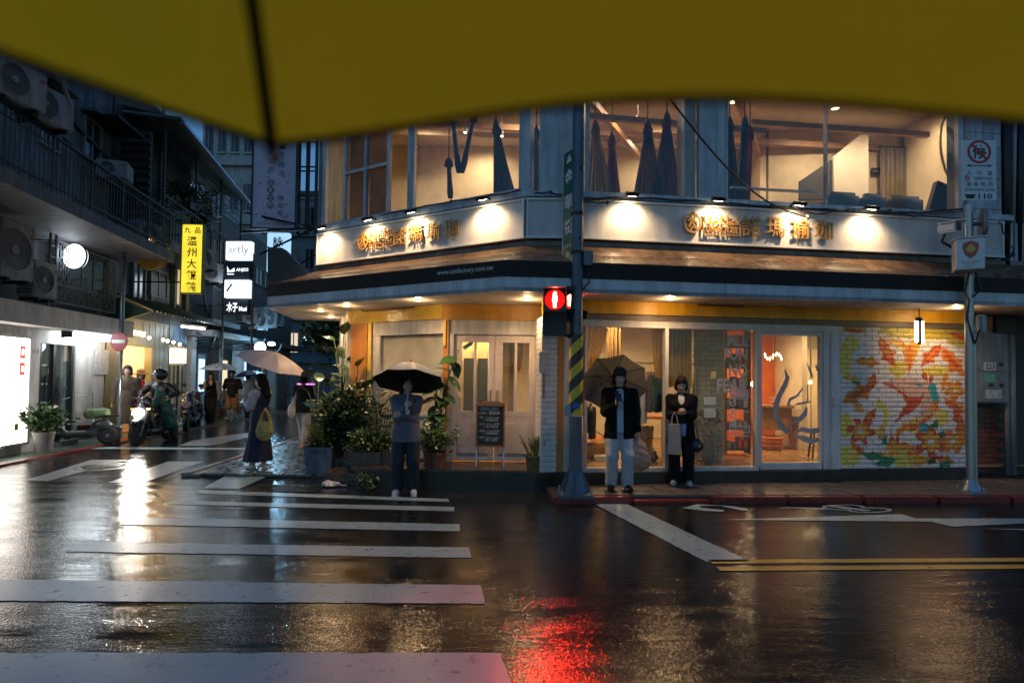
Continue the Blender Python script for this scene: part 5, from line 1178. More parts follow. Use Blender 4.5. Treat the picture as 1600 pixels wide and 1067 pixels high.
p = NW.pt(NW.len-.5, 6.05, .35); aircon('window air conditioner high near the end of the grey wall', tuple(p), R(20), .62, .4, .55)
p = BP.pt(BP.len-.45, 4.46, -.4); aircon('air conditioner on the balcony floor behind the railing end', tuple(p), R(75), .75, .55, .3)
# ---- round lit sign
p = at_y(118,401,11.6); t = thing('round_lit_sign', 'glowing round white sign projecting above the white shop', 'sign', tuple(p), R(-8))
mb = MB(); mb.lathe([(.001,-.06),(.235,-.06),(.25,-.045),(.25,.045),(.235,.06),(.001,.06)],32,M=Matrix.Rotation(R(90),4,'X')); mb.build('lit_disc', glow('round_white_sign', (.9,.96,1.0), 2.2), t, smooth=False); mb = MB(); mb.tube([(.256*math.cos(k*.2),.0,.256*math.sin(k*.2)) for k in range(33)],.02,6); mb.build('rim', DARKM, t)
mb = MB(); mb.tube([(-.25,0,.0),(-.9,0,.02)],.02,8); mb.build('arm', DARKM, t); mb = MB(); mb.tube([(-.08,-.067,.05),(-.02,-.067,-.02),(.05,-.067,.05),(.09,-.067,0)],.008,5); mb.build('mark', mat('grey_mark',(.4,.4,.45)), t)
lamp('POINT', t, (0,-.3,0), 10, COLD, .2)
# ================================================================= second house: olive clothes shop
OLIVE = mat('olive_shop_boards', (.20,.19,.07), rough=.45, var=.15, stain=.2)
b2 = thing('street_building', 'narrow old house with olive painted clothes shop and corrugated awning', 'building', (-10,15.6,0))
BW = Plane((-9.78,13.8), (-10.32,18.1))
mb = MB(); pbox(mb, BW, 0, BW.len, 3.0, 9.0, -.3, 0); wb(mb, 'upper_wall', DARKR, b2)
def BWx(px): return BW.hit(px,600)[0]
mb = MB(); pbox(mb, BW, 0, BWx(190), 0, 3.0, -.2, 0); wb(mb, 'wall', OLIVE, b2)
mb = MB(); pbox(mb, BW, BWx(190), BWx(236), 2.28, 3.0, -.2, 0.0); wb(mb, 'shop_header', OLIVE, b2)
for k in range(7):
    a_ = BWx(236)+(BWx(262)-BWx(236))*k/7; mb = MB(); pbox(mb, BW, a_+.005, a_+(BWx(262)-BWx(236))/7-.005, .02, 3.0, -.2, .0+.006*(k % 2)); wb(mb, 'wall_board', OLIVE, b2)
CRD = mat('cream_lit_door', (.55,.45,.30), rough=.5)
for k in range(4):
    a_ = BWx(262)+(BW.len-BWx(262))*k/4; mb = MB(); pbox(mb, BW, a_+.02, a_+(BW.len-BWx(262))/4-.02, .05, 2.45, -.15, -.03); d_ = wb(mb, 'shop_door', CRD, b2); mb = MB(); pbox(mb, BW, a_+.08, a_+(BW.len-BWx(262))/4-.08, .9, 2.3, -.028, -.015); wb(mb, 'door_pane', mat('dim_door_glass', (.10,.08,.05), rough=.1), d_)
mb = MB(); pbox(mb, BW, BWx(262), BW.len, 2.45, 3.0, -.15, .02); wb(mb, 'blue_header', mat('blue_grey_header', (.05,.09,.13), rough=.5), b2)
mb = MB(); pbox(mb, BW, BWx(190)-.2, BWx(236)+.2, .05, 2.5, -2.0, -1.9); wb(mb, 'interior_wall', ICREAM, b2)
mb = MB(); pbox(mb, BW, BWx(236)+.02, BWx(236)+.1, .05, 2.5, -1.9, -.2); wb(mb, 'interior_wall', ICREAM, b2)
mb = MB(); pbox(mb, BW, BWx(190)-.1, BWx(236)+.1, .0, .05, -1.9, -.01); wb(mb, 'interior_floor', WOODF, b2)
mb = MB(); text_on(mb, 'HERMINE', 0, 0, w=.75, h=.13, y=0, bold=.02); uc = BWx(213); mb.v = [tuple(BW.pt(uc+v[0], 2.62+v[2], .012)) for v in mb.v]; wb(mb, 'lettering', glow('lit_lettering',(1,.8,.5),2.5), b2)
mb = MB(); pA0, pA1 = at_y(200,487,13.9), at_y(312,527,17.6); na = 40; vs = []
Pw = BW
for i in range(na+1):
    u = -.1+(BW.len+.1)*i/na; cz = .025*math.cos(i*math.pi)
    vs.append(tuple(BW.pt(u,3.55+cz,.0))); vs.append(tuple(BW.pt(u,3.08+cz,1.05)))
mb.mesh(vs, [(2*i,2*i+1,2*i+3,2*i+2) for i in range(na)]); aw = wb(mb, 'corrugated_awning', mat('wet_corrugated_sheet', (.12,.14,.10), rough=.3, metal=.3, var=.4), b2)
mb = MB(); mb.mesh([tuple(BW.pt(-.1,3.5,0)),tuple(BW.pt(-.1,3.05,1.0)),tuple(BW.pt(-.1,2.7,0)),tuple(BW.pt(-.06,3.5,0)),tuple(BW.pt(-.06,3.05,1.0)),tuple(BW.pt(-.06,2.7,0))],[(0,2,1),(3,4,5),(0,1,4,3),(1,2,5,4),(2,0,3,5)]); wb(mb, 'awning_cheek', mat('dark_green_canvas', (.03,.09,.05), rough=.6), b2)
window(BW, 207, 224, 412, 470, b2, out=.01, m=mat('dim_blue_glass', (.08,.1,.12), rough=.1)); window(BW, 234, 258, 425, 464, b2, out=.01, m=mat('warm_dim_window', (.12,.09,.07), rough=.2))
for k in range(9): a_ = BWx(230)+k*.12; mb = MB(); pbox(mb, BW, a_, a_+.1, 3.6, 4.3, .005, .04); wb(mb, 'cladding_board', OLIVE, b2)
mb = MB(); pbox(mb, BW, BWx(262), BWx(266), 3.5, 5.2, .0, .12); pbox(mb, BW, BWx(281), BWx(285), 3.5, 5.2, .0, .12); wb(mb, 'window_post', OLIVE, b2)
window(BW, 267, 280, 420, 475, b2, out=.01, m=glow('lit_window', (1.0,.72,.4), .5))
ecA, ecB = at_y(302,198,15.0), at_y(396,300,19.5)
mb = MB(); mb.bar((-8.35,14.2,7.85),(-9.4,20.5,7.55),.12,.06); mb.bar((-8.35,14.2,7.95),(-11.5,14.2,8.3),.1,.06); wb(mb, 'eave_edge', mat('wet_zinc_edge', (.35,.42,.48), rough=.15, metal=.6), b2)
mb = MB(); mb.mesh([(-8.35,14.2,7.9),(-9.4,20.5,7.6),(-12,20.5,8.6),(-11.5,14.2,8.6),(-8.35,14.2,7.96),(-9.4,20.5,7.66),(-12,20.5,8.66),(-11.5,14.2,8.66)],[(3,2,1,0),(4,5,6,7),(0,1,5,4),(1,2,6,5),(2,3,7,6),(3,0,4,7)]); wb(mb, 'roof_sheet', DARKR, b2)
CG = Plane((-8.75,14.25),(-9.65,20.3))
mb = MB(); pbox(mb, CG, 0, CG.len, 4.75, 4.95, -1.0, 0); wb(mb, 'balcony_slab', DARKR, b2)
for k in range(34): u = .05+k*CG.len/34; mb = MB(); mb.box(CG.pt(u,5.5,-.04),(.02,.02,1.1),rz=CG.ang); wb(mb, 'cage_bar', RAILM, b2)
for k in range(8): mb = MB(); mb.bar(CG.pt(2.2,6.0+k*.22,-.05), CG.pt(CG.len,6.0+k*.22,-.05), .02, .03); wb(mb, 'cage_slat', RAILM, b2)
mb = MB(); mb.bar(CG.pt(0,6.05,-.04), CG.pt(CG.len,6.05,-.04), .04); mb.bar(CG.pt(0,4.98,-.04), CG.pt(CG.len,4.98,-.04), .04)
for k in range(4): mb.bar(CG.pt(k*2.0,4.9,-.04), CG.pt(k*2.0,7.8,-.04), .05)
wb(mb, 'cage_frame', RAILM, b2)
mb = MB(); mb.box((-10.4,14.22,6.2),(2.6,.05,2.8)); wb(mb, 'side_slats_backing', DARKR, b2)
for k in range(14): mb = MB(); mb.box((-9.9,14.15,4.9+k*.2),(1.6,.05,.06)); wb(mb, 'side_slat', RAILM, b2)
t = thing('shop_lamp', 'warm lamp inside the olive clothes shop entrance', 'lamp', tuple(BW.pt(BWx(213),2.25,-.7))); mb = MB(); mb.lathe([(.001,-.03),(.09,-.03),(.1,0),(.03,.06),(.001,.06)],16); mb.build('shade', BULB, t); mb = MB(); mb.tube([(0,0,.06),(0,0,.3)],.008,5); mb.build('stem', DARKM, t); lamp('POINT', t, (0,0,-.1), 110, (1.0,.58,.28), .1)
for k, (px, py) in enumerate(((255,531),(262,533),(271,535),(281,538),(223,524),(233,528))):
    p = at_y(px,py,15.2+k*.2 if k < 4 else 14.6); t = thing('awning_bulb', 'small warm bulb under the corrugated awning, %s' % ('first of the row of four','second of the row of four','third of the row of four','fourth of the row of four','left one over the lettering','right one over the lettering')[k], 'bulb', tuple(p), 0, 'bulbs under the awning'); mb = MB(); mb.lathe([(.001,-.04),(.035,-.02),(.04,.01),(.02,.04),(.001,.045)],12); mb.build('globe', glow('awning_bulb_glow',(1,.75,.4),18), t, smooth=True); mb = MB(); mb.tube([(0,0,.04),(0,0,.35)],.008,5); mb.build('socket', DARKM, t); lamp('POINT', t, (0,0,-.07), 10, WARM, .04)
p = at_z(266,668,0); p = Vector((-8.75,15.0,0)); t = thing('lit_stand_sign', 'small square lit sign on a post before the clothes shop', 'sign', tuple(p)); zc = at_y(267,556,15.0).z
mb = MB(); mb.box((0,0,zc),(.40,.10,.40),bev=.01); mb.build('lit_box', glow('peach_lightbox',(1,.72,.5),1.6), t); mb = MB(); text_on(mb, 'MARINA', 0, zc, w=.24, h=.05, y=-.053); mb.build('lettering', mat('brown_letter',(.2,.1,.05)), t); mb = MB(); mb.box((0,0,zc-.22),(.4,.11,.05)); mb.build('tray', WHITEP, t); mb = MB(); mb.tube([(0,0,0),(0,0,zc-.2)],.025,8); mb.build('post', RAILM, t); mb = MB(); mb.box((0,0,.02),(.35,.3,.04),bev=.01); mb.build('base', RAILM, t)
p = at_y(238,404,13.4); t = thing('oval_sign', 'oval amber beer sign with its lamp above the olive shop', 'sign', tuple(p), R(-6))
mb = MB(); mb.lathe([(.001,-.06),(.27,-.06),(.29,-.04),(.29,.04),(.27,.06),(.001,.06)],32,M=Matrix.Scale(1.25,4,(1,0,0)) @ Matrix.Rotation(R(90),4,'X')); mb.build('oval_board', mat('amber_board',(.42,.22,.03),rough=.5,var=.2), t)
mb = MB(); text_on(mb,'一番搾り',0,.05,w=.42,h=.13,y=-.066,bold=.02); text_on(mb,'生ビール',0,-.08,w=.36,h=.06,y=-.066); mb.build('lettering', mat('dark_brown_letter',(.05,.02,.01)), t); mb = MB(); mb.tube([(.34*math.cos(k*.2),-.02,.29*math.sin(k*.2)) for k in range(33)],.02,6); mb.build('rim', RAILM, t); mb = MB(); mb.mesh([(-.3,-.02,.30),(.4,-.25,.38),(.42,.1,.40),(-.28,.15,.33),(-.3,-.02,.32),(.4,-.25,.40),(.42,.1,.42),(-.28,.15,.35)],[(0,1,2,3),(7,6,5,4),(0,4,5,1),(1,5,6,2),(2,6,7,3),(3,7,4,0)]); mb.build('rain_hood', mat('green_blue_hood',(.05,.10,.11),rough=.3), t); mb = MB(); mb.tube([(0,.05,0),(-.9,.1,.05)],.025,6); mb.build('arm', RAILM, t)
lamp('SPOT', t, (.25,-.45,.36), 8, WARM, .04, aim=(-.4,.8,-.5), angle=100)
p = at_y(302,405,14.6); hS = at_y(302,352,14.6).z-at_y(302,457,14.6).z; t = thing('yellow_vertical_sign', 'tall glowing yellow vertical sign with red characters', 'sign', tuple(p), R(4))
mb = MB(); mb.box((0,0,0),(.49,.16,hS),bev=.012); mb.build('lit_box', glow('yellow_lit_sign',(1.0,.78,.05),1.0,var=.3), t)
mb = MB(); mb.box((.255,0,0),(.02,.18,hS+.03)); mb.box((-.255,0,0),(.02,.18,hS+.03)); mb.box((0,0,hS/2+.012),(.53,.18,.022)); mb.box((0,0,-hS/2-.012),(.53,.18,.022)); mb.build('frame', mat('yellow_frame',(.4,.32,.08)), t)
RL = mat('red_sign_letter',(.30,.02,.01),rough=.5)
for i, ch in enumerate('溫州大餛飩'): mb = MB(); text_on(mb, ch, 0, hS/2-.42-i*.29, h=.24, w=.24, y=-.085, bold=.015); mb.build('letter', RL, t)
mb = MB(); text_on(mb,'九',-.12,hS/2-.14,h=.15,y=-.085,bold=.02); text_on(mb,'品',.13,hS/2-.14,h=.15,y=-.085,bold=.02); mb.build('letter', RL, t); mb = MB(); mb.build('x', RAILM) if 0 else None
for s in (-.6,.6): mb = MB(); mb.tube([(-.25,0,s),(-1.6,.1,s)],.02,6); mb.build('bracket', RAILM, t)
# ================================================================= third row of houses
b3 = thing('street_building', 'dark row house with stacked air conditioners beyond the yellow sign', 'building', (-10.8,22,0))
B3 = Plane((-10.35,18.15), (-11.6,30))
mb = MB(); pbox(mb, B3, 0, B3.len, 2.9, 7.4, -.3, 0); wb(mb, 'upper_wall', DARKR, b3)
mb = MB(); pbox(mb, B3, 0, B3.len, 0, 2.9, -3.0, -2.9); wb(mb, 'interior_wall', WSHOP, b3)
mb = MB(); pbox(mb, B3, -.2, B3.len, 2.75, 2.95, -.3, .9); wb(mb, 'arcade_slab', DARKR, b3)
for k in range(6):
    u = .3+k*2.2; mb = MB(); pbox(mb, B3, u, u+.35, 0, 2.75, -.3, .05); wb(mb, 'arcade_post', DARKR if k % 2 else WSHOP, b3)
    if k < 5:
        mb = MB(); pbox(mb, B3, u+.4, u+1.1, 0.02, 2.3, -.9, -.85); d_ = wb(mb, 'shop_door', mat('arcade_door_%d' % k, ((.5,.42,.3),(.25,.28,.3),(.55,.45,.32),(.2,.2,.22),(.3,.3,.33))[k], rough=.4), b3)
        mb = MB(); pbox(mb, B3, u+.5, u+1.0, .9, 2.1, -.849, -.84); wb(mb, 'door_pane', glow('arcade_glow_%d' % (k % 2), ((1.0,.75,.45),(.7,.85,1.0))[k % 2], 1.1), d_)
for (a_, b_, c_, d_) in ((330,347,375,410),(398,410,420,445),(412,420,430,450),(330,345,300,340)): window(B3, a_, b_, c_, d_, b3, out=.01)
mb = MB(); BL = Plane((-9.6,18.3),(-10.0,21.0)); pbox(mb, BL, 0, BL.len, 3.2, 3.35, -.8, 0); wb(mb, 'balcony_slab', DARKR, b3)
for k in range(26): mb = MB(); mb.box(BL.pt(.05+k*.105,3.85,-.03),(.02,.02,1.0),rz=BL.ang); wb(mb, 'baluster', mat('grey_metal_rail',(.16,.16,.17),rough=.4,metal=.4), b3)
mb = MB(); mb.bar(BL.pt(0,4.36,-.03),BL.pt(BL.len,4.36,-.03),.05); wb(mb, 'balcony_rail', MATS['grey_metal_rail'], b3)
for i, (px, py, d) in enumerate(((328,440,17.8),(403,515,21.5),(418,512,22.5),(430,510,23.5),(386,505,20.6),(318,420,17.2))):
    p = at_y(px,py,d); aircon(('air conditioner under the stacked lit signs','air conditioner, nearest of three in the row beyond the sign stack','air conditioner, middle of three in the row beyond the sign stack','air conditioner, farthest of three in the row beyond the sign stack','air conditioner half behind the lowest dark sign','air conditioner beside the yellow sign')[i], tuple(p), R(72), .75, .8 if i in (1,2,3) else .6, .3)
mb = MB()
for k in range(9): zz = 2.5+.15*(k % 4); mb.tube([B3.pt(-.5+ (10*j/12), zz+.08*math.sin(j*1.3+k), .55+.1*math.sin(k*2+j*.8)) for j in range(13)], .018, 5)
mb.tube([B3.pt(.2,5,.2),B3.pt(.3,3.6,.5),B3.pt(.5,2.9,.7),B3.pt(.4,2.2,.5)],.05,7); wb(mb, 'cable_bundle', DARKM, b3)
X0 = at_y(372,430,18.6); t = thing('stacked_sign_column', 'column of four stacked sign boxes, two lit white and two dark', 'sign', (X0.x, 18.6, 2.6), R(-3))
def sb(py0, py1, pxa, pxb, m, txt=None, tm=None, kind=0):
    a_, b_ = at_y(pxa,py0,18.6), at_y(pxb,py1,18.6); w = b_.x-a_.x; h = a_.z-b_.z; cx, cz = (a_.x+b_.x)/2-X0.x, (a_.z+b_.z)/2-2.6
    mb = MB(); mb.box((cx,0,cz),(w,.2,h),bev=.01); o = mb.build('sign_box', m, t); mb = MB()
    if kind == 0: text_on(mb, 'artly', cx, cz, w=w*.8, h=h*.55, y=-.106, bold=-.01)
    if kind == 1:
        text_on(mb, 'ANJESS', cx+w*.2, cz, w=w*.5, h=h*.25, y=-.106, bold=.03); mb.poly([(cx-w*.42,-.106,cz+h*.25),(cx-w*.3,-.106,cz-h*.05),(cx-w*.12,-.106,cz+h*.15),(cx-w*.1,-.106,cz-h*.1),(cx-w*.4,-.106,cz-h*.15)]); mb.box((cx-w*.27,-.106,cz-h*.25),(w*.28,.002,h*.06))
    if kind == 2: mb.bar((cx-w*.4,-.106,cz-h*.15),(cx-w*.2,-.106,cz+h*.25),.004,.06); mb.box((cx-w*.2,-.107,cz+h*.25),(.1,.002,.03))
    if kind == 3: text_on(mb,'木子',cx-w*.18,cz,w=w*.46,h=h*.62,y=-.106,bold=.03); text_on(mb,'Muzi',cx+w*.27,cz-h*.1,w=w*.32,h=h*.3,y=-.106,bold=.03)
    mb.build('lettering', tm, o)
SGW = glow('white_lit_sign', (.80,.93,1.0), 1.35); SGD = mat('dark_sign_face',(.02,.03,.05),rough=.3)
sb(378,407,355,395,SGW,tm=mat('grey_letter',(.25,.27,.3)),kind=0); sb(410,436,354,393,SGD,tm=glow('lit_white_letter',(.9,.95,1),1.2),kind=1); sb(438,466,353,392,SGW,tm=SGD,kind=2); sb(468,493,353,391,SGD,tm=MATS['lit_white_letter'],kind=3)
mb = MB(); mb.box((-.50,.05,1.2),(.05,.05,3.4)); mb.box((.48,.05,1.2),(.05,.05,3.4))
for k in range(5): mb.tube([(-.5,.05,-.2+k*.7),(-1.5,.2,-.2+k*.7)],.02,5)
mb.build('frame', RAILM, t); lamp('POINT', t, (0,-.5,1.7), 14, COLD, .3)
p = at_y(407,543,20.5); t = thing('round_lit_sign', 'smaller glowing round white sign above the walking people', 'sign', tuple(p)); mb = MB(); mb.lathe([(.001,-.05),(.2,-.05),(.2,.05),(.001,.05)],28,M=Matrix.Rotation(R(90),4,'X')); mb.build('lit_disc', glow('round_white_sign2',(.95,.97,1),6), t); mb = MB(); mb.tube([(.207*math.cos(k*.2),0,.207*math.sin(k*.2)) for k in range(33)],.016,6); mb.build('rim', DARKM, t); mb = MB(); mb.tube([(0,.02,.2),(-.9,.1,.25)],.02,6); mb.build('arm', DARKM, t)
lamp('POINT', t, (0,-.3,-.1), 25, COLD, .2)
p = at_y(424,537,22); t = thing('street_lamp', 'piercing blue white lamp on a curved arm at the far left street', 'lamp', tuple(p)); mb = MB(); mb.lathe([(.001,-.08),(.12,-.05),(.14,0),(.08,.06),(.001,.07)],14); mb.build('globe', glow('blue_lamp',(.35,.75,1.0),30), t, smooth=True); mb = MB(); mb.tube([(.35*math.cos(k*.25+2.5)-.0,.1,.35*math.sin(k*.25+2.5)) for k in range(16)],.02,6); mb.build('curved_arm', DARKM, t); lamp('POINT', t, (.1,-.3,-.15), 150, (.35,.7,1.0), .12)
p = at_y(302,512,17.5); t = thing('fluorescent_lamp', 'cold fluorescent tube under the first floor behind the awning', 'lamp', tuple(p), R(70)); mb = MB(); mb.tube([(-.4,0,0),(.4,0,0)],.03,8); mb.build('tube', glow('cold_tube',(.8,.92,1),12), t); mb = MB(); mb.box((0,0,.06),(.9,.1,.06)); mb.build('batten', WHITEP, t); lamp('POINT', t, (0,0,-.1), 20, COLD, .2)
# ================================================================= striped traffic pole with signal and street sign
PB = mat('blue_grey_pole_paint', (.10,.13,.17), rough=.35, var=.2, metal=.2, stain=.4); YST = mat('yellow_pole_stripe', (.85,.52,.03), rough=.4, var=.15, stain=.2); BST = mat('black_pole_stripe', (.015,.015,.015), rough=.4)
px0 = Vector((.825,7.36,.09)); t = thing('traffic_pole', 'blue grey traffic pole with yellow and black stripes at the corner kerb', 'pole', tuple(px0)); tp = t
mb = MB(); mb.lathe([(.088,.0),(.085,.86),(.082,1.0)],14); mb.build('lower_shaft', PB, t, smooth=False, autosmooth=30)
zb0, zb1 = at_y(903,648,7.36).z-.09, at_y(903,522,7.36).z-.09
mb = MB(); mb.lathe([(.082,zb1+.0),(.076,3.0),(.070,6.4)],14); mb.build('upper_shaft', PB, t, autosmooth=30)
mb = MB(); mb.lathe([(.090,zb0),(.090,zb1)],20); mb.build('stripe_sleeve', YST, t, autosmooth=30)
for k in range(6):
    mb = MB(); vs = []; n = 40; z0 = zb0-.08+k*.29
    for i in range(n+1):
        a_ = 2*math.pi*i/n+math.pi*.5; zz = z0-.38+.5*i/n
        for dz in (0,.145): vs.append((.0925*math.cos(a_), .0925*math.sin(a_), min(zb1, max(zb0, zz+dz))))
    mb.mesh(vs, [(2*i,2*i+2,2*i+3,2*i+1) for i in range(n)]); mb.build('black_stripe', BST, t)
mb = MB(); mb.box((0,0,.02),(.44,.44,.05),bev=.01); mb.build('base_plate', PB, t)
for a_ in range(4):
    M_ = Matrix.Rotation(R(45+90*a_ if 0 else 90*a_),4,'Z'); mb = MB(); mb.mesh([(.07,-.012,.04),(.21,-.012,.04),(.09,-.012,.33),(.07,-.012,.33),(.07,.012,.04),(.21,.012,.04),(.09,.012,.33),(.07,.012,.33)],[(0,1,2,3),(7,6,5,4),(0,4,5,1),(1,5,6,2),(2,6,7,3),(3,7,4,0)],M_); mb.build('base_gusset', PB, t)
mb = MB(); mb.lathe([(.20,.045),(.17,.1),(.11,.30),(.088,.34)],4,M=Matrix.Rotation(R(45),4,'Z')); mb.build('base_cone', PB, t)
for s in (-1,1):
    for q in (-1,1): mb = MB(); mb.lathe([(.016,.045),(.016,.07),(.008,.10),(.001,.10)],6,M=Matrix.Translation((s*.185,q*.185,0))); mb.build('bolt', ACW, t)
mb = MB(); p = at_y(918,405,7.36)-px0; mb.box((p.x,-.02,p.z),(.12,.13,.19),bev=.01); mb.build('junction_box', PB, t); mb = MB(); mb.tube([(p.x,-.02,p.z-.1),(p.x+.02,-.02,p.z-.3),(p.x-.08,-.03,p.z-.42)],.012,6); mb.build('cable', DARKM, t)
mb = MB(); p = at_y(886,641,7.30)-px0; mb.box((p.x+.02,-.0,p.z),(.11,.12,.16),bev=.015); mb.build('push_button_box', mat('grey_button_box',(.3,.31,.32),rough=.4), t)
for zc in (1.95,3.1,3.6): mb = MB(); mb.lathe([(.083,zc),(.09,zc+.005),(.09,zc+.035),(.083,zc+.04)],16); mb.build('clamp_band', DARKM, t)
for k in range(2):
    st = MB(); st.box((-.03+.05*k,-.094,zb0+.12+.0*k),(.045,.004,.07)); st.build('sticker', mat('blue_sticker',(.05,.1,.35),rough=.5), t)
def walkman(mb, x, z, s, y):
    mb.lathe([(.001,-.004),(.11*s,-.004),(.11*s,0)],12,M=Matrix.Translation((x,y,z+.38*s)) @ Matrix.Rotation(R(90),4,'X'))
    mb.panel([(x-.13*s,z+.24*s),(x+.13*s,z+.24*s),(x+.16*s,z-.10*s),(x+.1*s,z-.10*s),(x+.09*s,z-.5*s),(x+.015*s,z-.5*s),(x+.01*s,z-.12*s),(x-.01*s,z-.12*s),(x-.015*s,z-.5*s),(x-.09*s,z-.5*s),(x-.1*s,z-.10*s),(x-.16*s,z-.10*s)],.004,M=Matrix.Translation((0,y-.004,0)))
SIGB = mat('black_signal_case',(.02,.02,.02),rough=.4); REDG = glow('red_signal', (1.0,.16,.07), 90); REDD = glow('red_halo_lens_face', (1.0,.0,.0), 2.2)
def signal(label, px, py, y, rz, e):
    p = at_y(px,py,y); t = thing('pedestrian_signal', label, 'traffic light', tuple(p), rz, 'pedestrian signals on the pole')
    mb = MB(); mb.box((0,.09,-.15),(.30,.16,.62),bev=.02); mb.build('case', SIGB, t)
    mb = MB(); mb.lathe([(.001,.0),(.118,.0),(.125,.008),(.001,.008)],24,M=Matrix.Rotation(R(-90),4,'X')); mb.build('red_lens', REDD, t); mb = MB(); walkman(mb,0,0,.20,-.006); mb.build('red_man', REDG, t)  # round red lens face glows to imitate the halo around the lit man
    mb = MB(); mb.box((0,.004,-.3),(.25,.012,.25),bev=.004); mb.build('green_lens', mat('unlit_green_lens',(.006,.008,.007),rough=.5), t)
    for zc in (0,-.3):
        mb = MB(); mb.mesh([(-.14,0,zc-.02),(-.14,0,zc+.14),(.14,0,zc+.14),(.14,0,zc-.02),(-.14,-.18,zc+.04),(-.14,-.2,zc+.13),(.14,-.2,zc+.13),(.14,-.18,zc+.04)],[(0,1,5,4),(1,2,6,5),(2,3,7,6)]); mb.build('visor', SIGB, t)
    mb = MB(); mb.tube([(.1,.12,-.42),(.18,.12,-.46),(.26,.1,-.40)],.022,7); mb.build('bracket', SIGB, t)
    if e: lamp('SPOT', t, (0,-.05,0), e, (1.0,.02,.01), .1, aim=(-.03,-.82,-.57), angle=34, blend=.5)
    return t
signal('red pedestrian signal left of the striped pole facing the crossing', 867, 468, 7.22, R(-4), 380)
signal('second red pedestrian signal seen edge on behind the pole', 889, 466, 7.50, R(48), 0)
GRN_S = mat('green_street_sign',(.015,.13,.085),rough=.35,var=.08); WSG = mat('white_sign_letter',(.65,.66,.66),rough=.4)
pr, pl = at_y(899,330,7.30), at_y(879,338,7.58); zt, zb = at_y(899,228,7.30).z, at_y(899,432,7.30).z
ang = math.atan2(pr.y-pl.y, pr.x-pl.x); wS = (Vector((pr.x,pr.y))-Vector((pl.x,pl.y))).length; hS = zt-zb
t = thing('street_name_sign', 'tall green street name sign with white characters on the pole', 'sign', ((pr.x+pl.x)/2,(pr.y+pl.y)/2,zb), ang)
mb = MB(); mb.box((0,.012,hS/2),(wS,.02,hS),bev=.004); mb.build('plate', GRN_S, t)
mb = MB()
for s in (-1,1): mb.box((s*(wS/2-.008),-.001,hS/2),(.010,.006,hS-.01))
for s in (0.006,hS-.006): mb.box((0,-.001,s),(wS-.02,.006,.010))
mb.build('border', WSG, t)
mb = MB(); mb.poly([(-.07,-.003,hS-.16),(.07,-.003,hS-.16),(0,-.003,hS-.05)]); mb.build('arrow', WSG, t)
for i, ch in enumerate('金華街'): mb = MB(); text_on(mb, ch, 0, hS-.35-i*.33, h=.20, w=.22, y=-.003, bold=.025); mb.build('letter', WSG, t)
mb = MB(); text_on(mb,'JinHua',0,.42,w=.27,h=.08,y=-.003); text_on(mb,'St.',0,.32,w=.1,h=.08,y=-.003); text_on(mb,'209-1',0,.06,w=.28,h=.07,y=-.006); mb.build('lettering', WSG, t)
mb = MB(); mb.box((0,-.002,.14),(wS-.03,.004,.2)); mb.build('lower_plate', mat('grey_green_plate',(.16,.2,.18),rough=.3), t)
for zz in (.5,1.4): mb = MB(); mb.tube([(wS/2-.1,.02,zz),(wS/2+.05,.06,zz)],.02,6); mb.build('clamp', DARKM, t)
# ================================================================= steel pole on the right with parking sign
p0 = Vector((at_y(1515,560,7.93).x, 7.93, .085)); t = thing('steel_sign_pole', 'slim galvanised steel pole by the mural', 'pole', (p0.x,p0.y,.085)); GALV = mat('galvanised_steel',(.30,.32,.34),rough=.3,metal=.7,var=.15); Yp = 7.93
ztop = at_y(1514,318,Yp).z-.1
mb = MB(); mb.tube([(0,0,0),(0,0,ztop)],.056,14); mb.build('shaft', GALV, t, autosmooth=30); mb = MB(); mb.lathe([(.16,.0),(.16,.02),(.13,.03),(.075,.16),(.068,.18)],14); mb.build('base_flange', GALV, t, autosmooth=30)
for a_ in range(4): mb = MB(); mb.lathe([(.018,.02),(.018,.06),(.008,.08),(.001,.08)],6,M=Matrix.Translation((.14*math.cos(a_*1.57+.7),.14*math.sin(a_*1.57+.7),0))); mb.build('bolt', GALV, t)
mb = MB(); mb.tube([(.09,.03,0.1),(.09,.03,2.3)],.025,8); mb.build('conduit', GALV, t)
zz = at_y(1535,505,Yp).z-.1; mb = MB(); mb.box((.14,-.03,zz),(.10,.10,.26),bev=.02); mb.build('grey_box', mat('grey_button_box',(.3,.31,.32)), t)
mb = MB(); mb.tube([(-.05,-.07,ztop-.95),(-.12,-.08,ztop-1.25),(-.05,-.07,ztop-1.35),(-.09,-.07,ztop-1.6),(.02,-.07,ztop-1.95),(.1,-.05,ztop-1.75)],.012,6); mb.tube([(.02,-.07,ztop-.9),(.1,-.08,ztop-1.2),(0,-.07,ztop-1.3)],.014,6); mb.build('hanging_cable', DARKM, t)
a_, b_ = at_y(1497,222,Yp), at_y(1551,316,Yp); w = b_.x-a_.x; h = a_.z-b_.z; t = thing('parking_sign', 'white no stopping sign with red ring and telephone number on the steel pole', 'sign', ((a_.x+b_.x)/2, Yp-.07, b_.z))
mb = MB(); mb.box((0,.008,h/2),(w,.012,h),bev=.003); mb.build('plate', mat('white_sign_sheet',(.60,.62,.64),rough=.4,var=.06), t)
INK = mat('black_ink',(.02,.02,.025),rough=.5); RINK = mat('red_ink',(.45,.02,.03),rough=.5)
mb = MB(); zc = h*.805; n = 30; r1, r2 = .165, .13
vs = [(r*math.sin(k*2*math.pi/n),-.001,zc+r*math.cos(k*2*math.pi/n)) for r in (r1,r2) for k in range(n)]; mb.mesh(vs,[(k,(k+1)%n,n+(k+1)%n,n+k) for k in range(n)]); mb.bar((-.1,-.0025,zc+.1),(.1,-.0025,zc-.1),.002,.03); mb.build('red_ring', RINK, t)
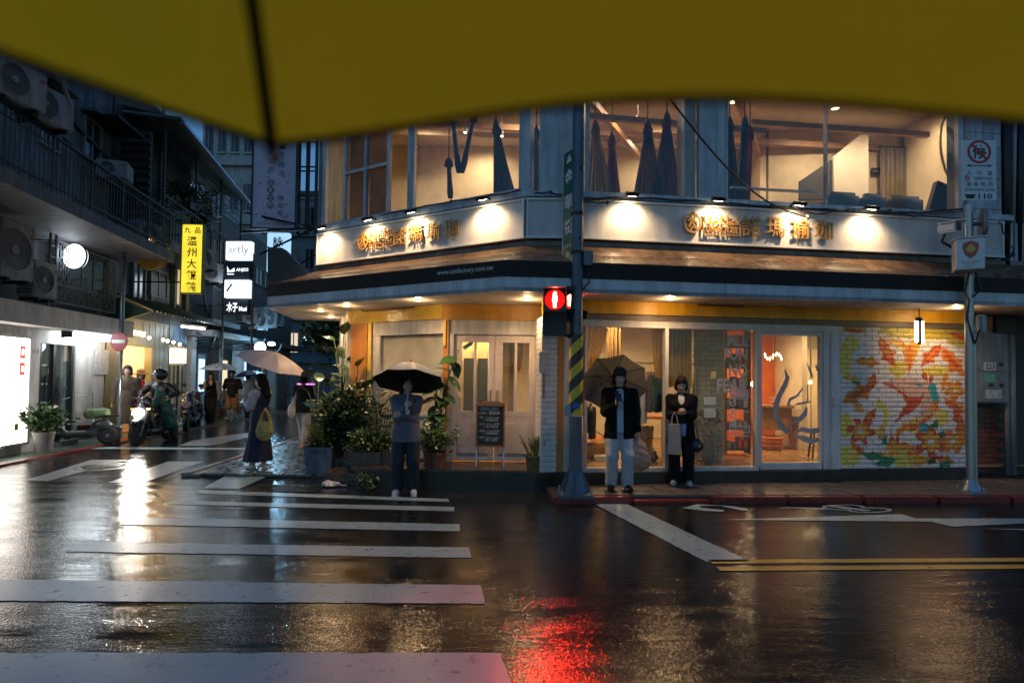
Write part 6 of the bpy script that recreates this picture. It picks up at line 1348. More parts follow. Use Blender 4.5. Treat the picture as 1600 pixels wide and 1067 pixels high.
mb = MB(); text_on(mb,'停',0,zc,h=.19,w=.19,y=-.0015,bold=.02); mb.box((0,-.001,h*.575),(w*.55,.001,.012)); mb.poly([(-w*.38,-.001,h*.575),(-w*.26,-.001,h*.6),(-w*.26,-.001,h*.55)]); mb.poly([(w*.38,-.001,h*.575),(w*.26,-.001,h*.55),(w*.26,-.001,h*.6)])
for i, ch in enumerate('人行道'): text_on(mb, ch, (i-1)*.14, h*.455, h=.065, w=.07, y=-.001)
text_on(mb,'SIDEWALK',.05,h*.365,w=.25,h=.04,y=-.001);
for i, ch in enumerate('違者拖吊'): text_on(mb, ch, (i-1.5)*.10, h*.27, h=.06, w=.065, y=-.001)
text_on(mb,'TOW-AWAY ZONE',0,h*.175,w=.42,h=.04,y=-.001); text_on(mb,'110',.08,h*.07,w=.19,h=.075,y=-.001,bold=.02)
mb.box((-.13,-.001,h*.055),(.11,.001,.045)); mb.box((-.13,-.001,h*.085),(.15,.001,.022)); mb.build('lettering', INK, t)
vs = [(-.17+r*math.sin(k*.52),-.001,h*.365+r*math.cos(k*.52)) for r in (.038,.024) for k in range(12)]; mb = MB(); mb.mesh(vs,[(k,(k+1)%12,12+(k+1)%12,12+k) for k in range(12)]); mb.bar((-.19,-.001,h*.365+.02),(-.15,-.001,h*.365-.02),.001,.01); mb.build('small_ring', RINK, t)
mb = MB(); mb.box((.0,.04,h*.5),(.14,.05,.05)); mb.box((.0,.04,h*.15),(.14,.05,.05)); mb.build('clamp', GALV, t)
p = at_y(1496,404,Yp); t = thing('control_box', 'white control box with police shield on the steel pole', 'box', (p.x,Yp-.18,p.z), R(-28)); ws = mat('white_sign_sheet',(.6,.62,.64))
mb = MB(); mb.box((0,0,0),(.30,.34,.42),bev=.006); mb.build('case', ws, t); mb = MB(); mb.mesh([(-.17,-.19,.21),(.17,-.19,.21),(.17,.19,.225),(-.17,.19,.225),(-.17,-.19,.225),(.17,-.19,.225),(.17,.19,.24),(-.17,.19,.24)],[(3,2,1,0),(4,5,6,7),(0,1,5,4),(1,2,6,5),(2,3,7,6),(3,0,4,7)]); mb.build('lid', ws, t)
x_ = -.153
def onleft(mb2): mb2.v = [(x_-v[1]*-1 if 0 else x_+v[1], v[0]*-1, v[2]) for v in mb2.v]; return mb2
mb = MB(); mb.poly([(-.09,-.171,.08),(-.08,-.171,.14),(0,-.171,.17),(.08,-.171,.14),(.09,-.171,.08),(.06,-.171,-.02),(0,-.171,-.07),(-.06,-.171,-.02)]); mb.build('shield', mat('red_shield',(.42,.07,.04),rough=.5), t)
mb = MB(); mb.poly([(-.05,-.1725,.07),(0,-.1725,.13),(.05,-.1725,.07),(0,-.1725,.0)]); mb.poly([(-.06,-.1722,.06),(-.03,-.1722,.02),(.03,-.1722,.02),(.06,-.1722,.06)]); mb.build('eagle_emblem', mat('gold_emblem',(.6,.38,.06),rough=.4), t)
mb = MB(); text_on(mb,'臺北市政府警察局',0,-.115,w=.2,h=.025,y=-.171); text_on(mb,'錄影監視',0,-.15,w=.1,h=.025,y=-.171); text_on(mb,'DAAN 1213',0,-.185,w=.14,h=.025,y=-.171); mb.build('lettering', mat('ochre_ink',(.3,.18,.04)), t)
mb = MB(); mb.lathe([(.001,0),(.012,0),(.012,.01),(.001,.01)],8,M=Matrix.Translation((.151,-.05,-.12)) @ Matrix.Rotation(R(90),4,'Y')); mb.build('lock', DARKM, t)
p = at_y(1474,360,Yp); t = thing('security_camera', 'small white security camera beside the control box', 'camera', (p.x,Yp-.1,p.z), R(25))
mb = MB(); mb.box((0,0,0),(.13,.24,.13),bev=.02); mb.build('housing', ws, t); mb = MB(); mb.box((.0,-.122,0),(.11,.01,.10),bev=.02); mb.build('lens_window', DARKM, t); mb = MB(); mb.box((0,-.05,.075),(.15,.3,.015)); mb.build('sun_shield', ws, t); mb = MB(); mb.tube([(0,.05,-.06),(.02,.1,-.16),(.3,.1,-.22)],.018,7); mb.build('arm', DARKM, t)
p = at_y(1532,350,Yp); t = thing('round_mirror_back', 'round disc seen from behind clamped to the steel pole', 'mirror', (p.x,Yp,p.z), R(62)); mb = MB(); mb.lathe([(.001,.0),(.2,.0),(.215,.02),(.2,.05),(.001,.075)],24,M=Matrix.Rotation(R(90),4,'X')); mb.build('disc', mat('dull_steel_disc',(.22,.22,.24),rough=.35,metal=.5), t, autosmooth=35); mb = MB(); mb.tube([(0,.0,0),(-.05,.15,0)],.03,8); mb.build('clamp', GALV, t)
# ================================================================= meter cabinet, brick foot and pipes past the mural
u0, u1 = RW.hit(1538,570)[0], RW.hit(1589,570)[0]; t = thing('meter_cabinet', 'grey electric meter cabinet numbered 223 beyond the mural', 'cabinet', tuple(RW.pt((u0+u1)/2,0,-.25)), RW.ang)
PC = RW.off(-.05); z0, z1 = PC.hit(1560,630)[1], PC.hit(1560,513)[1]; w = u1-u0
mb = MB(); mb.box((0,0,(z0+z1)/2),(w,.22,z1-z0),bev=.012); mb.build('cabinet_body', mat('grey_cabinet',(.26,.28,.30),rough=.5,var=.15,stain=.4), t)
for k in range(2): zz0 = z0+.02 if k == 0 else z0+(z1-z0)*.43; zz1 = z0+(z1-z0)*.41 if k == 0 else z1-.02; mb = MB(); mb.box((0,-.118,(zz0+zz1)/2),(w-.05,.012,zz1-zz0),bev=.004); mb.build('cabinet_door', MATS['grey_cabinet'], t)
mb = MB(); mb.box((-.06,-.1265,z0+(z1-z0)*.49),(.22,.004,.13)); mb.build('number_plate', ws, t); mb = MB(); text_on(mb,'223',-.06,z0+(z1-z0)*.49,w=.17,h=.09,y=-.130,bold=.02); mb.build('lettering', INK, t)
mb = MB(); mb.box((-.06,-.1265,z0+(z1-z0)*.335),(.20,.004,.12)); mb.build('green_label', mat('green_label',(.15,.4,.28),rough=.5), t)
for x, f in ((-.04,.24),(.15,.24),(.15,.52)): mb = MB(); mb.box((x,-.127,z0+(z1-z0)*f),(.08,.006,.05)); mb.build('meter_window', INK, t)
mb = MB(); mb.box((0,-.127,z0+(z1-z0)*.12),(.3,.003,.14)); mb.build('peeling_label', mat('peeling_paper',(.45,.45,.44),rough=.8,var=.4,vscale=18), t)
nbld = thing('neighbour_house', 'dark recessed house front with red tiles right of the mural', 'building', tuple(RW.pt(8.2,0,-.4)), RW.ang)
mb = MB(); pbox(mb, RW, mu1+.02, 11.5, 0, 2.72, -.75, -.4); wb(mb, 'wall', mat('dark_brown_wall',(.05,.04,.035),rough=.6), nbld)
RT = mat('red_wall_tile',(.16,.045,.03),rough=.4,var=.3)
for j in range(13):
    for i in range(3):
        a_ = u0-.1+i*.24+(.12 if j % 2 else 0); mb = MB(); pbox(mb, RW, a_, a_+.232, .12+j*.082, .12+j*.082+.075, -.39, -.36+random.uniform(0,.01)); wb(mb, 'tile', RT, nbld)
for px, r_ in ((1592,.04),(1600,.05)):
    u = RW.hit(px,560)[0]; mb = MB(); mb.tube([RW.pt(u,.1,-.2), RW.pt(u,2.7,-.2)], r_, 10); wb(mb, 'pipe', ACW, nbld, smooth=True)
mb = MB(); pbox(mb, RW, mu1+.05, mu1+.6, 2.45, 2.66, -.35, -.1); wb(mb, 'junction_panel', mat('brown_panel',(.22,.16,.11),rough=.6), nbld)
mb = MB(); pbox(mb, RW, mu1+.62, mu1+.95, 2.4, 2.68, -.3, -.05); wb(mb, 'utility_box', DARKM, nbld)
for px in (1566,1574,1583,1592,1602):
    u, _ = UR.hit(px,300); mb = MB(); mb.tube([UR.pt(u,3.3,.05-.04*(px % 3)), UR.pt(u+.02,6.6,.05)], .03 if px % 2 else .045, 8); wb(mb, 'upper_pipe', ACW if px % 2 else DARKM, nbld, smooth=True)
mb = MB(); u0_, _ = UR.hit(1563,320); pbox(mb, UR, u0_, u0_+3, 3.1, 9, -.4, -.1); wb(mb, 'upper_wall', DARKR, nbld)
# ---- cables on the facade
CAB = mat('black_cable',(.012,.012,.013),rough=.5)
def cable(label, P, pts, r=.012, out=.09, n=10, jit=.02):
    w = []
    for i in range(len(pts)-1):
        for k in range(n):
            f = k/n; w.append((pts[i][0]*(1-f)+pts[i+1][0]*f, pts[i][1]*(1-f)+pts[i+1][1]*f))
    w.append(pts[-1]); v = [P.pt(*P.hit(a, b), out+jit*math.sin(i*.9)) for i, (a, b) in enumerate(w)]
    t = thing('wall_cable', label, 'cable', tuple(v[0]), 0, 'cables on the corner building'); mb = MB(); mb.tube([p-v[0] for p in v], r, 6); mb.build('cable_run', CAB, t, smooth=True); mb = MB()
    mb.box((v[len(v)//2]-v[0]), (.03,.05,.04)); mb.build('cable_clip', DARKM, t); return t
cable('thick black cable along the right-hand sign top', SR, [(900,316),(960,311),(1060,315),(1150,322),(1250,328),(1350,333),(1430,335),(1512,327)], .016, .07)
cable('thin black cable sagging over the right-hand sign', SR, [(915,320),(945,321),(975,309)], .007, .1)
cable('black cable drooping over the right end of the sign', SR, [(1225,325),(1265,338),(1320,330),(1380,333),(1420,341),(1470,335),(1512,331)], .009, .1)
cable('cable along the chamfered corner ledge', SC, [(836,305),(860,304),(893,312)], .012, .08)
cable('cable on the window ledge of the left-hand face', SL, [(600,338),(680,322),(740,312),(818,300)], .012, .06)
cable('curling cable on the tiled wall by the parking sign', SR, [(1548,350),(1565,380),(1572,400),(1560,410),(1545,405)], .01, .12)
a_, b_ = at_y(1052,165,5.6), at_y(1262,340,8.0); t = thing('overhead_cable', 'single black overhead cable dropping diagonally to the right-hand sign', 'cable', tuple(b_)); st_ = at_y(1035,140,5.4)-b_; mb = MB(); mb.tube([st_*(1-k/14)+Vector((0,0,-.45*math.sin(math.pi*k/14)*(.6))) for k in range(15)], .011, 6); mb.build('cable_run', CAB, t, smooth=True); mb = MB(); mb.lathe([(.02,-.03),(.03,0),(.02,.03)],8); mb.build('insulator', ACW, t)
p = RW.pt(.04,0,.03); t = thing('wall_intercom', 'small white meter box with a dark drop on the white brick column', 'box', (RW.pt(.02,1.72,.02)), RW.ang); mb = MB(); mb.box((0,-.01,.08),(.09,.06,.30),bev=.008); mb.build('case', WHITEP, t); mb = MB(); mb.box((.025,-.0,-.22),(.03,.03,.38)); mb.build('conduit', mat('grey_conduit',(.25,.24,.24)), t)
# ================================================================= tea house banner, truss, far buildings
D_ = 11.6; a_, b_ = at_y(398,205,D_), at_y(460,357,D_); w = b_.x-a_.x; h = a_.z-b_.z
t = thing('tea_house_banner', 'large lilac grey tea house sign hanging from a steel truss', 'sign', ((a_.x+b_.x)/2, D_, b_.z), R(3))
mb = MB(); mb.box((0,.04,h/2),(w,.08,h),bev=.006); mb.build('panel', mat('lilac_print',(.50,.47,.60),rough=.5,var=.12,vscale=3,bump=.02), t)
mb = MB()
for s in (-1,1): mb.box((s*(w/2+.012),.04,h/2),(.03,.12,h+.05))
mb.box((0,.04,-.012),(w+.05,.12,.03)); mb.box((0,.04,h+.012),(w+.05,.12,.03)); mb.build('frame', DARKM, t)
mb = MB()
for i, ch in enumerate('瓷器文物'): text_on(mb, ch, -.07, h-.25-i*.18, h=.12, w=.12, y=-.002)
for i, ch in enumerate('一手路茶'): text_on(mb, ch, .14, h-.30-i*.19, h=.13, w=.13, y=-.002)
for i, ch in enumerate('陳年茶'): text_on(mb, ch, .14, .62-i*.16, h=.13, w=.13, y=-.002)
text_on(mb,'TEA SHOP / TEA HOUSE',0,.09,w=w*.82,h=.05,y=-.002)
for i in range(4): mb.lathe([(.001,-.002),(.072,-.002),(.072,0)],18,M=Matrix.Translation((-.07,-.002,.93-i*.155)) @ Matrix.Rotation(R(90),4,'X'))
mb.build('lettering', INK, t)
mb = MB()
for i, ch in enumerate('品茗空間'): text_on(mb, ch, -.07, .93-i*.155, h=.10, w=.10, y=-.0055)
mb.build('reversed_lettering', WSG, t)
mb = MB()
for k in range(26): a1 = random.uniform(-.4,.4)*w; z1_ = random.choice((random.uniform(.9,1.2),random.uniform(.15,.5))); mb.lathe([(.001,-.001),(random.uniform(.02,.06),-.001),(.01,0)],7,M=Matrix.Translation((a1,-.0005,z1_)) @ Matrix.Rotation(R(90),4,'X'))
mb.build('printed_landscape', mat('lilac_ink',(.27,.25,.36),rough=.5), t)
xa, xb = at_y(467,300,11.9).x, at_y(494,300,11.9).x; zt_, zb_ = 9.0, at_y(480,368,11.9).z
t = thing('steel_truss', 'black ladder-like steel truss carrying the tea house banner', 'truss', ((xa+xb)/2, 11.9, zb_)); TR = DARKM; wx = (xb-xa)/2
for x in (-wx, .0, wx): mb = MB(); mb.box((x,0,(zt_-zb_)/2),(.07 if x == 0 else .05,.06,zt_-zb_)); mb.build('upright', TR, t)
for k in range(9):
    for dz in (0,.09): mb = MB(); mb.box((0,.01,.12+k*.62+dz),(2*wx,.035,.025)); mb.build('rung', TR, t)
mb = MB(); mb.bar((-wx-1.1,-.2,.0),(wx+.25,-.6,.0),.05); mb.bar((-wx-1.0,-.2,.4),(wx+.2,-.6,.0),.04); mb.bar((-wx-.7,-.2,-.45),(wx+.3,-.6,.05),.03); mb.bar((-wx-.3,-.2,-.9),(wx+.35,-.6,-.45),.03); mb.build('brace', TR, t)
t = thing('dark_roof_gusset', 'black triangular metal sheet standing on the canopy street end', 'sheet', tuple(at_y(440,440,10.1))); p = [at_y(*q,10.1)-Vector(t.location) for q in ((418,386),(440,387),(492,437),(418,452))]
mb = MB(); mb.mesh([tuple(v) for v in p]+[(v.x,v.y+.25,v.z) for v in p],[(0,3,2,1),(4,5,6,7),(0,1,5,4),(1,2,6,5),(2,3,7,6),(3,0,4,7)]); mb.build('sheet', DARKM, t); mb = MB(); mb.bar(p[0],p[2],.03); mb.build('edge_angle', RAILM, t)
p = at_y(436,395,22); t = thing('far_blue_sign', 'pale blue lit hanging sign below the tea house banner', 'sign', tuple(p)); mb = MB(); mb.box((0,0,0),(.85,.2,1.5),bev=.01); mb.build('lit_box', glow('blue_white_sign',(.45,.75,1),.9), t); mb = MB(); text_on(mb,'詠',0,.4,h=.4,w=.4,y=-.11,bold=.02); text_on(mb,'茶',0,-.2,h=.4,w=.4,y=-.11,bold=.02); mb.build('lettering', mat('navy_letter',(.02,.04,.1)), t); mb = MB(); mb.tube([(0,0,.75),(-.8,.3,.8)],.03,6); mb.build('arm', DARKM, t)
FARB = mat('far_blue_grey_render',(.20,.24,.27),rough=.8,var=.2,stain=.3); FARP = mat('far_pale_render',(.40,.45,.46),rough=.8,var=.15,stain=.3)
def far_building(label, px0, px1, ytop, d, depth, m, rows, cols, lit=()):
    a_, b_ = at_y(px0,ytop,d), at_y(px1,ytop,d); w = b_.x-a_.x; h = a_.z; t = thing('far_building', label, 'building', ((a_.x+b_.x)/2, d, 0), 0, 'buildings at the end of the left street')
    mb = MB(); mb.box((0,depth/2,h/2),(w,depth,h)); mb.build('wall', m, t); mb = MB(); mb.box((0,depth/2,h+.15),(w+.3,depth+.3,.3)); mb.build('roof', DARKR, t)
    for j in range(rows):
        for i in range(cols):
            x = -w/2+w*(i+.5)/cols; z = h-1.6-j*3.1
            mb = MB(); mb.box((x,-.01,z),(w/cols*.55,.06,1.4)); wn = mb.build('window', WIND if (j,i) not in lit else glow('far_lit_window',(1,.8,.55),.8), t); mb = MB(); mb.box((x,-.05,z-.78),(w/cols*.65,.16,.1)); mb.build('sill', m, wn); mb = MB(); mb.box((x,-.05,z),(.07,.05,1.4)); mb.build('mullion', WFRM, wn)
        mb = MB(); mb.box((0,-.12,h-3.0-j*3.1),(w,.3,.18)); mb.build('string_course', m, t)
far_building('pale apartment block rising behind the slatted cage roof', 318, 400, 170, 30, 2.5, FARP, 5, 4)
far_building('blue grey block beyond the steel truss at the street end', 432, 540, 305, 42, 12, FARB, 4, 5, ((3,1),))
far_building('dark block behind the tea house banner', 388, 440, 240, 36, 1.5, DARKR, 6, 2, ((5,0),))
far_building('low dark block closing the left street', 395, 760, 470, 60, 10, DARKR, 2, 8)
# ================================================================= implicit-surface mesher for bodies and clothes
def surface_nets(F, org, h):
    S = F < 0; nx, ny, nz = F.shape
    c = np.zeros((nx-1,ny-1,nz-1), np.int8); offs_ = [(i,j,k) for i in (0,1) for j in (0,1) for k in (0,1)]
    for i,j,k in offs_: c += S[i:nx-1+i, j:ny-1+j, k:nz-1+k]
    act = np.argwhere((c > 0) & (c < 8))
    if not len(act): return [], []
    acc = np.zeros((len(act),3)); cnt = np.zeros(len(act))
    for a in offs_:
        for ax in range(3):
            if a[ax]: continue
            b = list(a); b[ax] = 1
            fa = F[act[:,0]+a[0], act[:,1]+a[1], act[:,2]+a[2]]; fb = F[act[:,0]+b[0], act[:,1]+b[1], act[:,2]+b[2]]
            m = (fa < 0) != (fb < 0); t = np.where(m, fa/np.where(fa == fb, 1, fa-fb), 0)
            p = np.tile(np.array(a, float), (len(act),1)); p[:,ax] += t
            acc[m] += p[m]; cnt[m] += 1
    V = (act+acc/cnt[:,None])*h+org
    idx = -np.ones((nx-1,ny-1,nz-1), np.int64); idx[act[:,0],act[:,1],act[:,2]] = np.arange(len(act))
    faces = []
    for ax in range(3):
        o1, o2 = [(1,2),(2,0),(0,1)][ax]
        sl0 = [slice(1,-1)]*3; sl1 = [slice(1,-1)]*3; sl0[ax] = slice(0,-1); sl1[ax] = slice(1,None)
        A, B = S[tuple(sl0)], S[tuple(sl1)]
        e = np.argwhere(A != B)
        if not len(e): continue
        e1 = e.copy()
        for q in range(3):
            if q != ax: e1[:,q] += 1
        flip = A[e[:,0],e[:,1],e[:,2]]
        def cell(d1, d2):
            p = e1.copy(); p[:,o1] -= d1; p[:,o2] -= d2; return idx[p[:,0],p[:,1],p[:,2]]
        q = np.stack([cell(1,1), cell(0,1), cell(0,0), cell(1,0)], 1)
        q[~flip] = q[~flip][:, ::-1]
        faces.append(q[(q >= 0).all(1)])
    return V, np.concatenate(faces) if faces else []
def sdf_obj(name, prims, m, parent, res=.01, k=.02, noise=0.0, nfreq=30.0):
    """prims: ('cone',a,b,ra,rb[,flat]) ('ell',c,r[,rot3]) ('-box',c,half) ('cut',p,n) ('-ell',c,r)"""
    lo = np.full(3, 1e9); hi = -lo
    for p in prims:
        if p[0] == 'cone':
            r_ = max(p[3], p[4]); pts = np.array([p[1], p[2]], float); lo = np.minimum(lo, pts.min(0)-r_); hi = np.maximum(hi, pts.max(0)+r_)
        elif p[0] == 'ell': r_ = max(p[2]) if len(p) > 3 else np.array(p[2]); lo = np.minimum(lo, np.array(p[1])-r_); hi = np.maximum(hi, np.array(p[1])+r_)
    lo -= 3*res+.01; hi += 3*res+.01
    n = np.ceil((hi-lo)/res).astype(int)+1
    ax = [lo[i]+np.arange(n[i])*res for i in range(3)]
    F = np.full(n, .5)
    for p in prims:
        if p[0] in ('cone','ell'):
            if p[0] == 'cone': r_ = max(p[3], p[4]); b0 = np.minimum(p[1], p[2])-r_; b1 = np.maximum(p[1], p[2])+r_
            else: r_ = max(p[2]); b0 = np.array(p[1])-r_; b1 = np.array(p[1])+r_
            b0 = np.asarray(b0, float)-.05; b1 = np.asarray(b1, float)+.05
            s = [slice(max(0, int((b0[i]-lo[i])/res)), min(n[i], int((b1[i]-lo[i])/res)+2)) for i in range(3)]
            X, Y, Z = np.meshgrid(ax[0][s[0]], ax[1][s[1]], ax[2][s[2]], indexing='ij')
            if p[0] == 'cone':
                a = np.array(p[1], float); b = np.array(p[2], float); d = b-a; fl = p[5] if len(p) > 5 else 1.0
                px_, py_, pz_ = X-a[0], Y-a[1], Z-a[2]
                t = np.clip((px_*d[0]+py_*d[1]+pz_*d[2])/max(1e-9, d.dot(d)), 0, 1)
                D = np.sqrt((px_-t*d[0])**2+((py_-t*d[1])/fl)**2+(pz_-t*d[2])**2)-(p[3]+(p[4]-p[3])*t)
                if fl < 1: D = D*fl
            else:
                q = np.stack([X-p[1][0], Y-p[1][1], Z-p[1][2]], -1)
                if len(p) > 3: q = q @ np.array(p[3])          # rot3 columns = local axes
                r = np.array(p[2]); u = np.sqrt(((q/r)**2).sum(-1)); g = np.sqrt(((q/r**2)**2).sum(-1))+1e-9; D = u*(u-1)/g
            G = F[tuple(s)]; hh = np.maximum(k-np.abs(G-D), 0)/k; F[tuple(s)] = np.minimum(G, D)-hh*hh*k*.25
    if noise:
        X, Y, Z = np.meshgrid(*ax, indexing='ij')
        F = F+noise*(np.sin(X*nfreq+Z*nfreq*.7+2*np.sin(Y*nfreq*.6))*np.sin(Z*nfreq*.9-X*nfreq*.4)+.6*np.sin(Y*nfreq*1.3+Z*nfreq*.35))
    for p in prims:
        if p[0] == 'cut':
            nrm = np.array(p[2], float); D = (ax[0][:,None,None]-p[1][0])*nrm[0]+(ax[1][None,:,None]-p[1][1])*nrm[1]+(ax[2][None,None,:]-p[1][2])*nrm[2]; F = np.maximum(F, D)
        elif p[0] == '-box':
            c_, hf = p[1], p[2]; D = np.maximum(np.maximum(np.abs(ax[0][:,None,None]-c_[0])-hf[0], np.abs(ax[1][None,:,None]-c_[1])-hf[1]), np.abs(ax[2][None,None,:]-c_[2])-hf[2]); F = np.maximum(F, -D)
        elif p[0] == '-ell':
            X, Y, Z = np.meshgrid(*ax, indexing='ij'); q = np.stack([X-p[1][0],Y-p[1][1],Z-p[1][2]],-1)/np.array(p[2]); D = (np.sqrt((q**2).sum(-1))-1)*min(p[2]); F = np.maximum(F, -D)
    V, Q = surface_nets(F, lo, res)
    me = bpy.data.meshes.new(name); me.from_pydata([tuple(v) for v in V], [], [tuple(int(i) for i in f) for f in Q]); me.materials.append(m)
    me.polygons.foreach_set('use_smooth', [True]*len(me.polygons)); me.update()
    o = bpy.data.objects.new(name, me); C.objects.link(o); o.parent = parent
    return o
V3 = lambda *a: np.array(a, float)
def ik(a, b, l1, l2, pole):
    d = b-a; L_ = np.linalg.norm(d)
    if L_ > (l1+l2)*.999: b = a+d/L_*(l1+l2)*.999; d = b-a; L_ = np.linalg.norm(d)
    x = (l1*l1-l2*l2+L_*L_)/(2*L_); hgt = math.sqrt(max(0, l1*l1-x*x)); u = d/L_; p = pole-u*u.dot(pole); p /= np.linalg.norm(p)+1e-9
    return a+u*x+p*hgt, b
SKIN = mat('skin', (.52,.33,.25), rough=.55, var=.08, bump=.05); HAIR = mat('black_hair', (.008,.007,.007), spec=.15, rough=.7, var=.3, bump=.4, bscale=200)
EYEM = mat('dark_eye', (.01,.008,.008), rough=.2, bump=0); LIPM = mat('lip', (.28,.09,.08), rough=.5, bump=0)
class Fig:
    def __init__(s, label, loc, rz, H=1.65, res=.009, lean=(0,0), head=(0,0), hands=None, poles=None, feet=None, curl=.9, name='person', hdir=None, hip=.52, skin=SKIN, fem=False, faceless=False, knee=None, cat='person', group=None):
        s.H = H; s.res = res; s.t = thing(name, label, cat, loc, rz, group); h = H
        s.fem = fem; s.sk = skin
        s.pel = V3(lean[0]*.0, 0, hip*h); s.ch = V3(lean[0]*.20*h, lean[1]*.20*h, (hip+.20)*h)
        sw = (.098 if fem else .108)*h
        s.sh = {1: s.ch+V3(sw, .0, .070*h), -1: s.ch+V3(-sw, .0, .070*h)}
        s.neck = s.ch+V3(0, .008*h, .105*h); s.hc = s.ch+V3(lean[0]*.1*h, -.012*h+lean[1]*.1*h, .205*h)
        s.feet = feet or {1: V3(.066*h,0,0), -1: V3(-.066*h,0,0)}
        hands = hands or {}; poles = poles or {}
        s.el = {}; s.wr = {}; s.kn = {}; s.an = {}
        for sd in (1,-1):
            hw = hands.get(sd); tgt = s.sh[sd]+V3(sd*.05*h, -.02*h, -.30*h) if hw is None else V3(*hw)*h
            s.el[sd], s.wr[sd] = ik(s.sh[sd], tgt, .165*h, .145*h, V3(*poles.get(sd, (sd*.5,.8,-.3))))
            an = V3(*s.feet[sd])+V3(0,0,.045*h); hp = s.pel+V3(sd*.052*h,0,-.01*h)
            kp = (knee or {}).get(sd, (sd*.1,-1,0))
            s.kn[sd], s.an[sd] = ik(hp, an, .238*h, .238*h, V3(*kp))
        s.hip = {sd: s.pel+V3(sd*.052*h,0,-.01*h) for sd in (1,-1)}
        yaw, pit = head; cy_, sy_ = math.cos(yaw), math.sin(yaw); cp, sp = math.cos(pit), math.sin(pit)
        s.HR = np.array([[cy_,-sy_,0],[sy_,cy_,0],[0,0,1]]) @ np.array([[1,0,0],[0,cp,-sp],[0,sp,cp]])
        s.curl = curl; s.hdir = hdir or {}; s.faceless = faceless
    def hp(s, x, y, z): return s.hc+s.HR @ (V3(x,y,z)*s.H)
    def torso(s, t=0.0, bot=None):
        h = s.H; b = s.fem
        P_ = [('ell', s.pel+V3(0,.005*h,0), ((.098)*h+t,.070*h+t,.075*h+t)), ('ell', s.pel*.5+s.ch*.5, ((.078 if b else .088)*h+t,.060*h+t,.11*h+t)), ('ell', s.ch+V3(0,0,.012*h), ((.094 if b else .104)*h+t,.066*h+t,.095*h+t)),
              ('cone', s.sh[1]*.85+s.ch*.15, s.sh[-1]*.85+s.ch*.15, .030*h+t*.5, .030*h+t*.5)]+[('cone', s.neck-V3(0,0,.02*h), s.sh[q]-V3(0,0,.006*h), .028*h+t*.4, .032*h+t*.4) for q in (1,-1)]
        if b: P_ += [('ell', s.ch+V3(sd*.04*h,-.05*h,.0), (.04*h+t,.035*h+t,.04*h+t)) for sd in (1,-1)]
        return P_
    def arm(s, sd, t=0.0, upto=1.0):
        h = s.H; P_ = [('cone', s.sh[sd], s.el[sd] if upto > .5 else s.sh[sd]+(s.el[sd]-s.sh[sd])*upto*2, .034*h+t, .027*h+t+(.006 if upto < 1 else 0))]
        if upto > .5: P_.append(('cone', s.el[sd], s.el[sd]+(s.wr[sd]-s.el[sd])*(upto-.5)*2, .026*h+t, .018*h+t*1.05))
        return P_
    def leg(s, sd, t=0.0, wide=0.0, upto=1.0):
        h = s.H; P_ = [('cone', s.hip[sd], s.kn[sd], .058*h+t, .038*h+t+wide*.5)]
        if upto > .5: P_.append(('cone', s.kn[sd], s.kn[sd]+(s.an[sd]-s.kn[sd])*(upto-.5)*2, .036*h+t+wide*.5, .024*h+t+wide))
        return P_
    def hand(s, sd):
        k = s.H/1.65; w = s.wr[sd]; d = s.wr[sd]-s.el[sd]; d /= np.linalg.norm(d); n = V3(-sd*1.0, 0, 0)
        if sd in s.hdir: d = V3(*s.hdir[sd][0]); d /= np.linalg.norm(d); n = V3(*s.hdir[sd][1])
        n = n-d*n.dot(d); n /= np.linalg.norm(n)+1e-9; sv = np.cross(d, n)
        P_ = []
        for i in range(4):
            o = (i-1.5)*.019*k; b0 = w+sv*o*.7+d*.012*k; b1 = w+sv*o+d*.075*k; P_.append(('cone', b0, b1, .013*k, .0115*k))
            L_ = (.062,.072,.068,.052)[i]*k; c = s.curl; m1 = b1+(d*math.cos(c)+n*math.sin(c))*L_*.52; m2 = m1+(d*math.cos(c*2)+n*math.sin(c*2))*L_*.5
            P_ += [('cone', b1, m1, .0098*k, .009*k), ('cone', m1, m2, .009*k, .0075*k)]
        sg = -1; b0 = w+d*.02*k+sv*sg*.024*k; m1 = b0+(d*.6+sv*sg*.55+n*.45)*.042*k; m2 = m1+(d*.75+n*.6)*.03*k
        P_ += [('cone', b0, m1, .0125*k, .010*k), ('cone', m1, m2, .010*k, .008*k)]
        return P_
    def grip(s, sd):
        d = s.wr[sd]-s.el[sd]; d /= np.linalg.norm(d)
        if sd in s.hdir: d = V3(*s.hdir[sd][0]); d /= np.linalg.norm(d)
        return s.wr[sd]+d*.07*s.H/1.65
    def headp(s):
        h = s.H; R_ = s.HR
        P_ = [('ell', s.hp(0,.010,.010), (.045*h,.056*h,.058*h), R_), ('ell', s.hp(0,-.012,-.018), (.037*h,.044*h,.052*h), R_), ('ell', s.hp(0,-.030,-.055), (.021*h,.022*h,.017*h), R_),
              ('cone', s.neck-V3(0,0,.02*h), s.hp(0,.008,-.04), .031*h, .029*h)]
        return P_
    def body(s, arms=True):
        P_ = s.torso(-.006)+s.headp()
        for sd in (1,-1): P_ += s.arm(sd)+s.hand(sd)+s.leg(sd)+[('cone', s.an[sd]+V3(0,.012*s.H,-.02*s.H), V3(*s.feet[sd])+V3(0,-.095*s.H,.018*s.H), .022*s.H, .016*s.H), ('cone', s.an[sd], s.an[sd]+V3(0,.02*s.H,-.028*s.H), .022*s.H, .018*s.H)]
        h = s.H
        if not s.faceless:
            P_ += [('cone', s.hp(0,-.052,.004), s.hp(0,-.064,-.018), .005*h, .0075*h)]
            P_ += [('ell', s.hp(sd*.046,.008,-.008), (.007*h,.012*h,.018*h), s.HR) for sd in (1,-1)]
